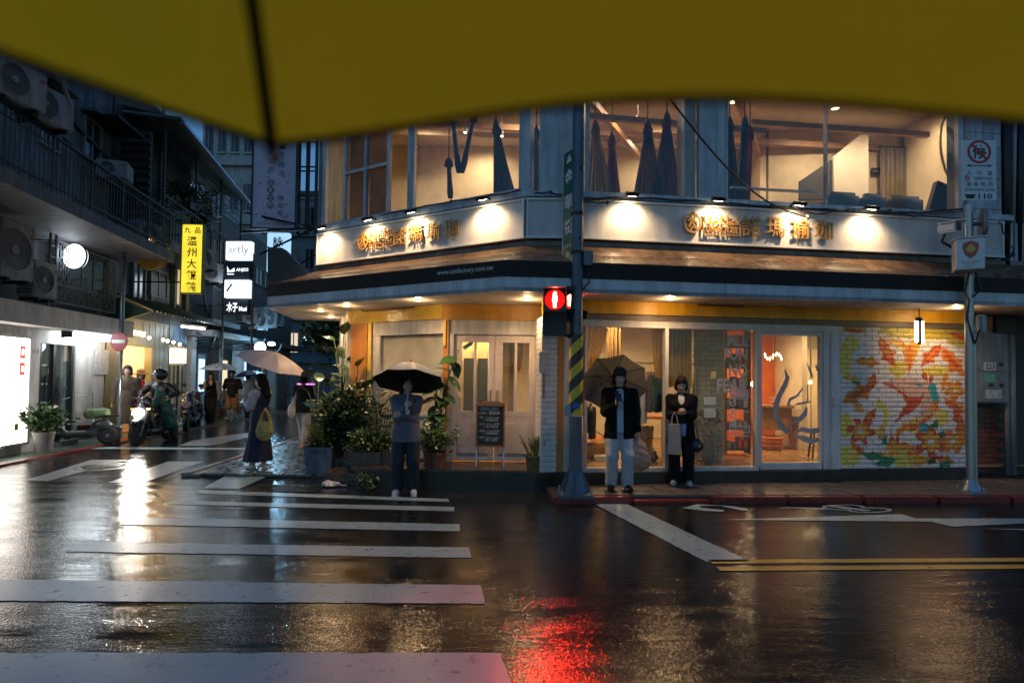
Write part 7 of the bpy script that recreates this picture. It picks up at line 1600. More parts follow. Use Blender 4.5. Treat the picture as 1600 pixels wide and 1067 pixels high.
        b = sdf_obj('body', P_, s.sk, s.t, s.res, k=.014); s.b = b
        if not s.faceless:
            for sd in (1,-1): sdf_obj('eye', [('ell', s.hp(sd*.0175,-.0525,.0), (.007*h,.005*h,.0032*h), s.HR)], EYEM, b, .002, k=.002); sdf_obj('eyebrow', [('cone', s.hp(sd*.009,-.054,.013), s.hp(sd*.028,-.048,.013), .0015*h, .0012*h)], HAIR, b, .002, k=.002)
            sdf_obj('mouth', [('cone', s.hp(-.011,-.052,-.036), s.hp(.011,-.052,-.036), .0035*h, .0035*h)], LIPM, b, .002, k=.002)
        return b
    def top(s, m, t=.014, sleeve=.97, hem=None, flare=0.0, name='jacket', extra=(), noise=.0022, neck=None, k=.03, cuts=(), st=None):
        h = s.H; P_ = s.torso(t)
        if hem is not None: P_.append(('cone', s.pel+V3(0,.0,.06*h), s.pel+V3(0,.0,hem*h-s.pel[2]), .092*h+t, .106*h+t+flare, .78))
        for sd in (1,-1):
            if sleeve > 0: P_ += s.arm(sd, t*.6 if st is None else st, sleeve)
        P_ += list(extra)+[('cut', V3(0,0,(hem if hem is not None else .47)*h), V3(0,0,-1)), ('cut', s.neck+V3(0,0,.028*h if neck is None else neck*h), V3(0,.25,1))]+list(cuts)
        return sdf_obj(name, P_, m, s.t, s.res, k=k, noise=noise)
    def pants(s, m, t=.012, wide=.015, upto=.98, name='trousers', noise=.002, waist=.60):
        h = s.H; P_ = [('ell', s.pel+V3(0,.005*h,0), (.098*h+t,.072*h+t,.08*h+t)), ('ell', s.pel+V3(0,0,.06*h), (.088*h+t,.064*h+t,.06*h+t))]
        for sd in (1,-1): P_ += s.leg(sd, t, wide, upto)
        zc = min(s.an[1][2], s.an[-1][2])
        return sdf_obj(name, P_+[('cut', V3(0,0,waist*h), V3(0,0,1))], m, s.t, s.res, k=.02, noise=noise)
    def skirt(s, m, hem=.10, r=.17, name='skirt', shift=(0,0), top_=.60):
        h = s.H; n = 14; P_ = [('cone', s.pel+V3(0,0,.07*h), s.pel+V3(shift[0]*h,shift[1]*h,hem*h-s.pel[2]-.02*h), .088*h, r*h, .8)]
        for i in range(n):
            a = 2*math.pi*i/n; P_.append(('cone', s.pel+V3(math.cos(a)*.06*h,math.sin(a)*.05*h,.02*h), s.pel+V3(shift[0]*h+math.cos(a)*r*h*.98,shift[1]*h+math.sin(a)*r*h*.8,hem*h-s.pel[2]-.02*h), .02*h, .022*h))
        return sdf_obj(name, P_+[('cut', V3(0,0,hem*h), V3(0,0,-1)), ('cut', V3(0,0,top_*h), V3(0,0,1))], m, s.t, s.res, k=.03, noise=.0015)
    def shoes(s, m, sole=None, name='shoe'):
        h = s.H
        for sd in (1,-1):
            f = V3(*s.feet[sd]); d = V3(sd*.12,-1,0); d /= np.linalg.norm(d)
            o = sdf_obj(name, [('cone', f+V3(0,.03*h,.024*h), f+d*.10*h+V3(0,0,.016*h), .026*h, .022*h), ('cone', f+V3(0,.01*h,.03*h), f+V3(0,.012*h,.055*h), .028*h, .025*h), ('cone', f+d*.05*h+V3(0,0,.02*h), f+d*.11*h+V3(0,0,.016*h), .027*h, .021*h), ('cut', V3(0,0,.004), V3(0,0,-1))], m, s.t, min(s.res,.008), k=.015)
            if sole is not None: sdf_obj('sole', [('cone', f+V3(0,.035*h,.010), f+d*.115*h+V3(0,0,.010), .027*h, .024*h), ('cut', V3(0,0,.001), V3(0,0,-1)), ('cut', V3(0,0,.018), V3(0,0,1))], sole, o, min(s.res,.008), k=.01)
    def hair(s, m=HAIR, style='short', length=.0):
        h = s.H; R_ = s.HR; P_ = [('ell', s.hp(0,.014,.016), (.052*h,.060*h,.060*h), R_), ('ell', s.hp(0,-.008,.038), (.043*h,.044*h,.030*h), R_)]
        if style in ('bob','long'): P_ += [('cone', s.hp(sd*.036,.016,.0), s.hp(sd*.040,.016,-.055), .022*h, .02*h) for sd in (1,-1)]+[('cone', s.hp(0,.035,0), s.hp(0,.034,-.05), .035*h,.03*h)]
        if style == 'long': P_ += [('cone', s.hp(sd*.02,.036,-.02), s.hp(sd*.024,.05,-.055-length), .032*h, .022*h) for sd in (1,-1)]
        if style == 'bun': P_ += [('ell', s.hp(0,.055,.02), (.028*h,.025*h,.028*h), R_)]
        face = s.hp(0,-.052,-.028); P_.append(('-ell', face, (.043*h,.046*h,.057*h)))
        return sdf_obj('hair', P_, m, s.b, min(s.res,.008), k=.012, noise=.0012, nfreq=90)
def fab(name, col, rough=.8, **k): return mat(name, col, rough=rough, var=k.pop('var',.15), vscale=10, bump=.25, bscale=260, bdist=.004, **k)
# ================================================================= umbrellas
def umbrella(label, hub, axis, Rr, depth, n, mc, mlin=None, shaft=.75, rot=0.0, name='umbrella', scal=.045, ribs=True, handle='straight', grip_mat=None, rows=8, sub=8, shaft_mat=None, rib_mat=None, dots=None, rib_r=.004, frame=None):
    """hub = world position of the canopy top; axis points out of the top"""
    ax = Vector(axis).normalized(); q = ax.to_track_quat('Z','Y').to_matrix().to_4x4(); t = thing(name, label, 'umbrella', tuple(Vector(hub)))
    M_ = (frame if frame is not None else q) @ Matrix.Rotation(rot,4,'Z')
    def surf(a, v, off=0.0):
        ph = (a/(2*math.pi)*n) % 1.0; between = math.sin(math.pi*ph)
        r = Rr*v*(1-(1-math.cos(math.pi/n))*between*.85*1.0 - scal*between*v*v)
        z = -depth*(v**1.7) - .035*Rr*between*v*(1-v)*2
        nn = Vector((math.cos(a),math.sin(a),1.2)).normalized()*off
        return Vector((r*math.cos(a), r*math.sin(a), z))+nn
    def canopy(nm, m, off):
        mb = MB(); K = n*sub; vs = [(0,0,off)]
        for j in range(1,rows+1):
            for i in range(K): vs.append(tuple(surf(2*math.pi*i/K, j/rows, off)))
        fs = [(0,1+i,1+(i+1)%K) for i in range(K)]
        for j in range(rows-1):
            for i in range(K): a_ = 1+j*K+i; b_ = 1+j*K+(i+1)%K; fs.append((a_,a_+K,b_+K,b_))
        mb.mesh(vs, fs); mb.v = [tuple(M_ @ Vector(v)) for v in mb.v]; return mb.build(nm, m, t, smooth=True)
    cn = canopy('canopy', mc, 0.0)
    if mlin is not None: canopy('lining', mlin, -.004)
    rm = rib_mat or mat('umbrella_rib',(.10,.10,.10),rough=.35,metal=.6)
    if ribs:
        for i in range(n):
            a_ = 2*math.pi*i/n; mb = MB(); pts = [surf(a_, v, -.007) for v in (0.03,.2,.4,.6,.8,.93,1.0)]+[surf(a_,1.0,-.004)*1.015]; mb.tube([M_ @ p for p in pts], rib_r, 5); rb = mb.build('rib', rm, t)
            mb = MB(); mb.tube([M_ @ surf(a_,.5,-.009), M_ @ Vector((.008*math.cos(a_),.008*math.sin(a_),-depth*.30-.22*Rr))], rib_r*.7, 4); mb.build('stretcher', rm, rb)
    mb = MB(); mb.tube([M_ @ Vector((0,0,.05)), M_ @ Vector((0,0,-shaft))], .006, 8); mb.build('shaft', shaft_mat or rm, t)
    mb = MB(); mb.tube([M_ @ Vector((0,0,.0)), M_ @ Vector((0,0,.06))], [.012,.005], 8); mb.build('ferrule', rm, t)
    gm = grip_mat or mat('black_grip',(.02,.02,.02),rough=.4); mb = MB()
    if handle == 'hook': mb.tube([M_ @ Vector((0,0,-shaft)), M_ @ Vector((0,0,-shaft-.08))]+[M_ @ Vector((.035-.035*math.cos(k*.45),0,-shaft-.08-.035*math.sin(k*.45))) for k in range(1,8)], .012, 8)
    else: mb.tube([M_ @ Vector((0,0,-shaft+.02)), M_ @ Vector((0,0,-shaft-.07))], .014, 8)
    mb.build('handle', gm, t, smooth=True)
    if dots:
        mb = MB()
        for k in range(dots[0]):
            a_ = random.random()*6.28; v = random.uniform(.3,.92); p = surf(a_, v, .002); nn = Vector((math.cos(a_)*.6,math.sin(a_)*.6,1)); Q = Matrix.Translation(p) @ nn.to_track_quat('Z','Y').to_matrix().to_4x4(); r_ = random.uniform(.025,.05)
            ring = [(math.cos(z*.52)*r_, math.sin(z*.52)*r_, .002) for z in range(12)]+[(math.cos(z*.52)*r_*.6, math.sin(z*.52)*r_*.6, .002) for z in range(12)]
            mb.mesh(ring,[(z,(z+1)%12,12+(z+1)%12,12+z) for z in range(12)],Q)
        mb.v = [tuple(M_ @ Vector(v)) for v in mb.v]; mb.build('printed_rings', dots[1], t)
    return t, M_, surf
# ================================================================= people at the crossing
def gpos(px, py, z=0.0): p = at_z(px, py, z); return (p.x, p.y, z)
BLK = fab('black_fabric',(.010,.010,.012),spec=.15);
# ---- woman under the black umbrella
L1 = gpos(633,771,0); f = Fig('person in grey jacket and dark trousers standing under the black umbrella', L1, R(6), 1.60, .008, head=(R(28),R(-8)), hands={-1:(.00,-.135,.735), 1:(-.035,-.125,.665)}, poles={-1:(-.4,.5,-1),1:(.4,.5,-1)}, curl=1.3, fem=True, hdir={-1:((.35,-.2,.9),(.8,.6,0)),1:((-1,-.1,.15),(0,1,.2))})
f.body(); f.top(fab('slate_grey_jacket',(.10,.10,.125)), t=.026, hem=.44, flare=.012, noise=.004, name='jacket', extra=[('cone',f.neck+V3(-.05,-.02,.0),f.neck+V3(.05,-.02,0),.03,.03)])
f.pants(fab('navy_black_trousers',(.012,.016,.026)), wide=.028); f.shoes(fab('white_shoe',(.6,.6,.6),rough=.5), fab('white_sole',(.65,.65,.65))); f.hair(style='long', length=.03)
for sd in (1,-1): mb = MB(); mb.tube([f.sh[sd]*.75+f.ch*.25+V3(0,-.075,.04), f.ch+V3(sd*.075,-.11,-.02), f.ch+V3(sd*.08,-.11,-.14)], .014, 6); mb.build('backpack_strap', BLK, f.t)
g = f.grip(-1); base = Vector(L1)+Matrix.Rotation(R(6),3,'Z') @ Vector(tuple(g)); axu = Vector((.0,.36,.93)).normalized(); hub = base+axu*.56
SILV = mat('silver_grey_canopy',(.30,.32,.34),rough=.6,var=.12,bump=.08); LINB = mat('black_lining',(.006,.006,.007),rough=.6)
umbrella('black lined grey umbrella held by the person in the grey jacket', hub, axu, .49, .27, 8, SILV, LINB, scal=.03, shaft=.60, rot=R(20), shaft_mat=mat('steel_rail',(.5,.5,.5)), grip_mat=mat('white_grip',(.6,.6,.6)))
mb = MB(); mb.box(tuple(g+V3(.01,-.02,-.12)),(.05,.012,.06)); mb.build('umbrella_tag', fab('white_tag',(.55,.55,.55)), f.t)
# ---- man with phone and plastic bag
L2 = gpos(967,764,.1); f = Fig('man in open black jacket and pale wide trousers looking at his phone', L2, R(-3), 1.64, .008, head=(R(6),R(12)), hands={-1:(-.050,-.150,.700), 1:(.150,-.03,.475)}, poles={-1:(-.5,.5,-1),1:(.4,1,0)}, curl=1.2, hdir={-1:((.15,-.35,.9),(.9,.0,.1)),1:((0,-.1,-1),(-1,0,0))}, feet={1:V3(.105,-.02,0),-1:V3(-.105,.0,0)})
f.body(); jm = fab('black_jacket',(.006,.006,.007),rough=.9,spec=.12); f.top(fab('pale_blue_tee',(.42,.46,.52)), t=.008, sleeve=.3, hem=.47, name='t_shirt', noise=.001)
f.top(jm, t=.028, hem=.42, flare=.012, noise=.004, name='jacket', cuts=[('-box', f.ch+V3(-.005,-.16,-.15),(.045,.11,.40))], extra=[('cone',f.neck+V3(-.05,.0,.01),f.neck+V3(.05,.0,.01),.032,.032)])
sdf_obj('shirt_print', [('cone', f.ch+V3(-.045,-.098,.01), f.ch+V3(.035,-.098,.01), .045, .045, .35)], fab('blue_print',(.06,.10,.30)), f.t, .008)
f.pants(fab('pale_grey_trousers',(.42,.42,.43)), wide=.03, upto=.97, noise=.005); f.shoes(BLK, name='sandal'); f.hair(style='bob')
sdf_obj('cap', [('ell', f.hp(0,.008,.035),(.090,.104,.070),f.HR),('cut', f.hp(0,0,.015), f.HR @ V3(0,0,-1))]+[('cone', f.hp(-.02,-.05,.022), f.hp(.02,-.05,.022), .018,.018)], fab('black_cap',(.008,.008,.008)), f.t, .007)
def mobile(label, loc, rz, tilt):
    t = thing('mobile_phone', label, 'phone', tuple(loc), rz); M_ = Matrix.Rotation(tilt,4,'X'); mb = MB(); mb.box((0,0,0),(.075,.010,.15),bev=.006,M=M_); mb.build('phone_body', DARKM, t); mb = MB(); mb.box((0,.0056,0),(.066,.001,.14),M=M_); mb.build('screen', glow('phone_screen',(.6,.7,.9),.6), t); mb = MB(); mb.box((.018,-.0065,.05),(.025,.004,.03),M=M_); mb.build('camera_bump', mat('silver_bump',(.5,.5,.5),rough=.3,metal=.6), t); return t
R2 = Matrix.Rotation(R(-3),3,'Z'); g = f.grip(-1); base = Vector(L2)+R2 @ Vector(tuple(g)); mobile('phone in the raised hand of the man in the black jacket', base+Vector((.02,-.03,.05)), R(-3), R(-20))
axu = (R2 @ Vector((.02,.86,.50))).normalized(); hub = base+axu*.60
GRYU = cloth('grey_umbrella_cloth',(.12,.115,.11),trans=.25,rough=.6)
umbrella('grey umbrella tilted back over the shoulder of the man with phone', hub, axu, .47, .20, 8, GRYU, None, shaft=.62, rot=R(12), rib_mat=mat('dark_rib',(.02,.02,.02),rough=.5), rib_r=.005)
g = f.grip(1); p = Vector(L2)+R2 @ Vector(tuple(g)); t = thing('plastic_bag', 'brown translucent plastic bag hanging from the man\'s hand', 'bag', (p.x,p.y,p.z-.40))
sdf_obj('bag_body', [('ell',V3(.02,0,.08),(.155,.09,.15)),('ell',V3(0,0,.18),(.12,.075,.17)),('cone',V3(0,0,.28),V3(-.0,0,.39),.06,.018)], mat('brown_plastic_film',(.42,.22,.15),rough=.25,var=.3,vscale=14,bump=.5,bscale=25,bdist=.02), t, .008, noise=.006, nfreq=45)
for s in (-1,1): mb = MB(); mb.tube([(s*.03,0,.34),(s*.02,0,.39),(0,0,.415)],.008,5); mb.build('bag_handle', MATS['brown_plastic_film'], t)
# ---- woman in black with paper bag
L3 = gpos(1064,756,.1); f = Fig('woman in black jacket with paper bag looking down at her phone', L3, R(-16), 1.54, .008, head=(R(2),R(26)), hands={-1:(-.022,-.165,.655), 1:(.028,-.165,.66)}, poles={-1:(-.4,.5,-1),1:(.4,.5,-1)}, curl=1.2, fem=True, feet={1:V3(.10,.0,0),-1:V3(-.09,-.02,0)}, hdir={-1:((.6,-.6,.3),(.2,.3,.9)),1:((-.6,-.6,.3),(-.2,.3,.9))})
f.body(); f.top(fab('white_inner_top',(.5,.5,.5)), t=.006, sleeve=0, hem=.5, name='inner_top', noise=0); f.top(jm, t=.024, hem=.37, flare=.02, noise=.004, name='jacket', cuts=[('-ell', f.neck+V3(0,-.11,-.03),(.045,.07,.12))])
f.pants(fab('black_trousers',(.008,.008,.010),spec=.15), wide=.030); f.shoes(fab('grey_sandal',(.35,.33,.32)), name='sandal'); f.hair(style='bob')
sdf_obj('sleeve_cuff', [('cone', f.wr[1]*.8+f.el[1]*.2, f.wr[1]*.9+f.el[1]*.1, .035,.035)], jm, f.t, .008)
R3 = Matrix.Rotation(R(-16),3,'Z'); p = Vector(L3)+R3 @ Vector((0.0,-.30,1.05)); mobile('phone held in both hands by the woman in black', p, R(-16), R(-65))
q = Vector(L3)+R3 @ Vector((-.09,-.26,.42)); t = thing('paper_bag', 'tall beige paper bag hanging from the arm of the woman in black', 'bag', tuple(q), R(-25))
mb = MB(); mb.box((0,0,.24),(.17,.09,.42),bev=.006); mb.build('bag_body', fab('kraft_paper',(.42,.33,.26),rough=.7), t)
for s in (-1,1): mb = MB(); mb.tube([(-.045,s*.035,.44),(-.03,s*.03,.56),(.0,s*.02,.62),(.03,s*.03,.56),(.045,s*.035,.44)],.005,5); mb.build('bag_handle', MATS['kraft_paper'], t)
q = Vector(L3)+R3 @ Vector((.03,-.30,.70)); t = thing('blue_pouch', 'small blue and white patterned pouch hanging beside the paper bag', 'pouch', tuple(q)); sdf_obj('pouch_body', [('cone',V3(0,0,.03),V3(0,0,.15),.03,.035,.6)], mat('blue_white_print',(.03,.07,.4),rough=.6,var=.4,vscale=40,col2=(.4,.45,.6)), t, .007); mb = MB(); mb.tube([(0,0,.17),(0,.01,.30)],.005,5); mb.build('loop', BLK, t)
q = Vector(L3)+R3 @ Vector((.20,-.04,.56)); t = thing('shoulder_bag', 'round black shoulder bag on the hip of the woman in black', 'bag', tuple(q)); sdf_obj('bag_body', [('ell',V3(0,0,.0),(.11,.06,.10))], mat('black_leather',(.012,.012,.012),rough=.35,bump=.3), t, .008); mb = MB(); mb.tube([(-.08,-.02,.08),(-.14,-.04,.30),(-.13,-.02,.62),(-.11,.04,.66),(-.02,.06,.40),(.05,.02,.09)],.008,6); mb.build('strap', MATS['black_leather'], t); mb = MB(); mb.lathe([(.001,-.004),(.012,-.004),(.012,0)],10,M=Matrix.Translation((.03,-.062,.0)) @ Matrix.Rotation(R(90),4,'X')); mb.build('clasp', BRASS, t)
# ---- woman with the pale umbrella
L4 = gpos(405,735,0); f = Fig('woman in long navy dress with pale umbrella seen from the side', L4, R(-105), 1.60, .009, head=(0,R(14)), hands={-1:(-.03,-.165,.70), 1:(.05,-.155,.715)}, poles={-1:(-.4,.4,-1),1:(.4,.4,-1)}, curl=1.2, fem=True, feet={1:V3(.05,-.10,0),-1:V3(-.05,.06,0)})
f.body(); f.top(fab('white_tee',(.42,.40,.44)), t=.014, sleeve=.42, hem=.5, name='t_shirt', noise=.002, st=.022); nv = fab('navy_dress_cloth',(.010,.016,.04)); f.top(nv, t=.02, sleeve=0, hem=.45, name='dress_bodice', noise=.002, cuts=[('-ell', f.sh[1]+V3(.03,0,.03),(.07,.12,.12)),('-ell', f.sh[-1]+V3(-.03,0,.03),(.07,.12,.12))]); f.skirt(nv, hem=.105, r=.15, shift=(0,-.02), top_=.62); f.shoes(fab('white_shoe',(.6,.6,.6))); f.hair(style='long', length=.12)
R4 = Matrix.Rotation(R(-105),3,'Z'); base = Vector(L4)+R4 @ Vector(tuple(f.grip(1))); axu = Vector((.34,-.10,.93)).normalized(); hubw = at_y(418,549,9.15); hub = Vector((hubw.x, L4[1]-.05, hubw.z))
axu2 = (hub-base).normalized()
PALE = cloth('pale_pink_umbrella',(.55,.48,.50),trans=.4,rough=.45)
umbrella('pale pink white umbrella over the woman in the navy dress', hub, axu, .56, .20, 8, PALE, None, shaft=.62, rot=R(10))
q = Vector(L4)+R4 @ Vector((.16,-.10,.70)); t = thing('tote_bag', 'yellow and grey patterned cloth tote bag on the woman\'s elbow', 'bag', (at_y(414,660,L4[1]-.22).x, L4[1]-.22, at_y(414,687,L4[1]-.22).z)); sdf_obj('bag_body', [('ell',V3(0,0,.13),(.15,.05,.15)),('ell',V3(0,0,.22),(.13,.045,.13)),('cut',V3(0,0,.30),V3(0,0,1))], mat('yellow_grey_print',(.20,.19,.17),rough=.8,var=.5,vscale=22,col2=(.55,.42,.06)), t, .008, noise=.003)
for s in (-1,1): mb = MB(); mb.tube([(-.08,s*.03,.28),(-.04,s*.025,.42),(-.0,s*.02,.50),(.05,s*.025,.42),(.09,s*.03,.28)],.013,6); mb.build('bag_handle', MATS['yellow_grey_print'], t)
p = Vector(L4)+R4 @ Vector((-.02,-.36,1.16)); mobile('pale phone held up by the woman in the navy dress', p, R(-105), R(-40))
# ---- three walkers down the street
f = Fig('woman in black tank top and dark skirt walking under the ring print umbrella', gpos(328,660,.02), R(18), 1.60, .013, hands={-1:(-.02,-.14,.74)}, poles={-1:(-1,.3,-.5)}, curl=1.2, fem=True, feet={1:V3(.05,-.1,0),-1:V3(-.05,.08,0)}); LL = f.t.location.copy()
f.body(); f.top(BLK, t=.012, sleeve=0, hem=.5, name='tank_top', cuts=[('-ell', f.neck+V3(0,-.10,-.02),(.06,.08,.11)),('-ell', f.sh[1]+V3(.04,0,.03),(.07,.1,.09)),('-ell', f.sh[-1]+V3(-.04,0,.03),(.07,.1,.09))]); f.pants(fab('black_wide_trousers',(.011,.011,.013)), wide=.05); f.shoes(BLK); f.hair(style='long', length=.08)
DOTU = cloth('white_print_umbrella',(.58,.60,.62),trans=.4); hb = at_y(345,567,LL.y-.1); umbrella('white umbrella with grey rings over the walking couple', hb, (.02,-.05,1), .60, .20, 8, DOTU, None, shaft=.62, dots=(46, mat('grey_ring_print',(.08,.1,.16),rough=.6)), rot=R(7))
f = Fig('man in black t-shirt and tan shorts walking towards the crossing', gpos(362,658,.02), R(12), 1.68, .013, hands={-1:(-.15,-.03,.50),1:(.15,-.05,.50)}, curl=.8, feet={1:V3(.07,.1,0),-1:V3(-.06,-.14,0)}); f.body(); f.top(fab('black_tee',(.011,.011,.013)), t=.018, sleeve=.42, hem=.46, name='t_shirt', st=.026); sdf_obj('shirt_print',[('cone',f.ch+V3(-.06,-.125,.03),f.ch+V3(.06,-.125,.03),.018,.018,.5)],fab('red_print',(.35,.04,.04)),f.t,.01); f.pants(fab('tan_shorts',(.42,.19,.07)), wide=.04, upto=.5, t=.02); f.shoes(fab('dark_trainer',(.03,.03,.03)), fab('white_sole',(.65,.65,.65))); f.hair()
f = Fig('person in white sleeveless top and dark trousers under the navy umbrella', gpos(386,652,.02), R(160), 1.60, .014, hands={1:(.06,-.12,.74)}, poles={1:(1,.3,-.5)}, curl=1.2, fem=True, feet={1:V3(.05,-.06,0),-1:V3(-.05,.06,0)}); LL = f.t.location.copy(); f.body(); f.top(fab('white_tank',(.5,.5,.52)), t=.014, sleeve=0, hem=.48, name='tank_top'); f.pants(fab('dark_trousers',(.02,.02,.024)), wide=.03); f.shoes(BLK); f.hair(style='bob')
hb = at_y(388,578,LL.y-.05); umbrella('small navy umbrella behind the pale umbrella', hb, (-.15,0,1), .54, .20, 8, cloth('navy_umbrella',(.012,.02,.05),trans=.2), None, shaft=.6, rot=R(9))
# ---- walker behind the planter
f = Fig('person with white shoulder bag half hidden behind the planter leaves', gpos(472,700,.03), R(175), 1.60, .011, hands={1:(.04,-.13,.74)}, poles={1:(1,.3,-.5)}, curl=1.2, fem=True, feet={1:V3(.05,-.12,0),-1:V3(-.05,.10,0)}); LL = f.t.location.copy(); f.body(); f.top(BLK, t=.018, sleeve=.4, hem=.47, name='t_shirt'); f.pants(fab('light_cropped_trousers',(.40,.38,.40)), wide=.012, upto=.85); f.shoes(fab('tan_sandal',(.40,.24,.14)), name='sandal'); f.hair(style='bob')
umbrella('dark purple umbrella behind the big planter leaves', (LL.x+.15, LL.y, at_y(490,578,LL.y).z+.02), (.05,.0,1), .52, .16, 8, cloth('dark_purple_umbrella',(.03,.012,.03),trans=.2), None, shaft=.62, rot=R(8))
t = thing('white_shoulder_bag', 'white slouchy bag on the walker behind the planter', 'bag', (LL.x-.20, LL.y-.08, .82)); sdf_obj('bag_body', [('ell',V3(0,0,0),(.09,.07,.16)),('ell',V3(.03,0,.12),(.05,.05,.14))], fab('white_canvas',(.5,.48,.44)), t, .01, noise=.003); mb = MB(); mb.tube([(.03,0,.2),(.08,.02,.40),(.06,.06,.2)],.014,6); mb.build('strap', MATS['white_canvas'], t)
# ---- dressed shop figures
f = Fig('dressed figure in long brown coat beside the no entry pole', (-8.95,13.35,.02), R(25), 1.74, .013, faceless=True, name='mannequin', curl=.6, cat='mannequin'); f.body(); cm = fab('brown_coat',(.12,.085,.055)); f.top(cm, t=.022, hem=.22, flare=.012, name='coat', noise=.004, extra=[('cone',f.neck+V3(-.06,-.01,0),f.neck+V3(.06,-.01,0),.045,.045)]); f.hair(mat('brown_hair',(.08,.04,.02),rough=.6), style='bob'); f.shoes(fab('purple_boot',(.10,.03,.08)), name='boot'); mb = MB(); mb.lathe([(.26,.0),(.26,.025),(.22,.04),(.001,.04)],20); mb.build('display_base', mat('orange_base',(.5,.12,.02)), f.t)
f = Fig('dressed figure with straw hat, red dress and cream cardigan in the lit shop entrance', (-9.35,14.45,.05), R(30), 1.60, .013, faceless=True, name='mannequin', hands={1:(.03,-.12,.56),-1:(-.03,-.12,.56)}, curl=.9, fem=True, cat='mannequin', poles={1:(1,.3,0),-1:(-1,.3,0)}); f.body(); f.top(fab('red_dress',(.55,.02,.015)), t=.014, sleeve=0, hem=.45, name='dress_bodice'); f.skirt(fab('red_dress',(.55,.02,.015)), hem=.32, r=.13); f.top(fab('cream_cardigan',(.62,.42,.30)), t=.024, sleeve=.7, hem=.58, name='cardigan', cuts=[('-box', f.ch+V3(0,-.16,-.1),(.09,.12,.4))]); f.hair(mat('brown_hair',(.08,.04,.02)), style='long', length=.04); f.shoes(BLK)
sdf_obj('straw_hat', [('ell', f.hp(0,.005,.045),(.095,.105,.075)),('ell', f.hp(0,.0,.012),(.19,.19,.018))], mat('straw',(.55,.30,.12),rough=.8,bump=.6,bscale=90), f.t, .01)
# ================================================================= motor scooter and rider
TYRE = mat('black_rubber',(.012,.012,.012),rough=.7,bump=.5,bscale=80); RIM = mat('alloy_rim',(.25,.25,.26),rough=.35,metal=.8)
def wheel(parent, y, r, w, z=None, spokes=5):
    z = z or r; mb = MB(); M_ = Matrix.Translation((0,y,z)) @ Matrix.Rotation(R(90),4,'Y'); mb.lathe([(r*.66,-w*.45),(r*.86,-w*.5),(r*.97,-w*.33),(r,0),(r*.97,w*.33),(r*.86,w*.5),(r*.66,w*.45)],26,M=M_); o = mb.build('wheel', TYRE, parent, smooth=True)
    mb = MB(); mb.lathe([(r*.68,-w*.42),(r*.68,w*.42),(r*.58,w*.3),(r*.58,-w*.3),(r*.68,-w*.42)],22,M=M_)
    for k in range(spokes): a_ = k*2*math.pi/spokes; mb.bar((0,y+math.cos(a_)*r*.12,z+math.sin(a_)*r*.12),(0,y+math.cos(a_)*r*.6,z+math.sin(a_)*r*.6),w*.35,.03)
    mb.lathe([(r*.18,-w*.5),(r*.18,w*.5)],12,M=M_); mb.build('rim', RIM, o); return o
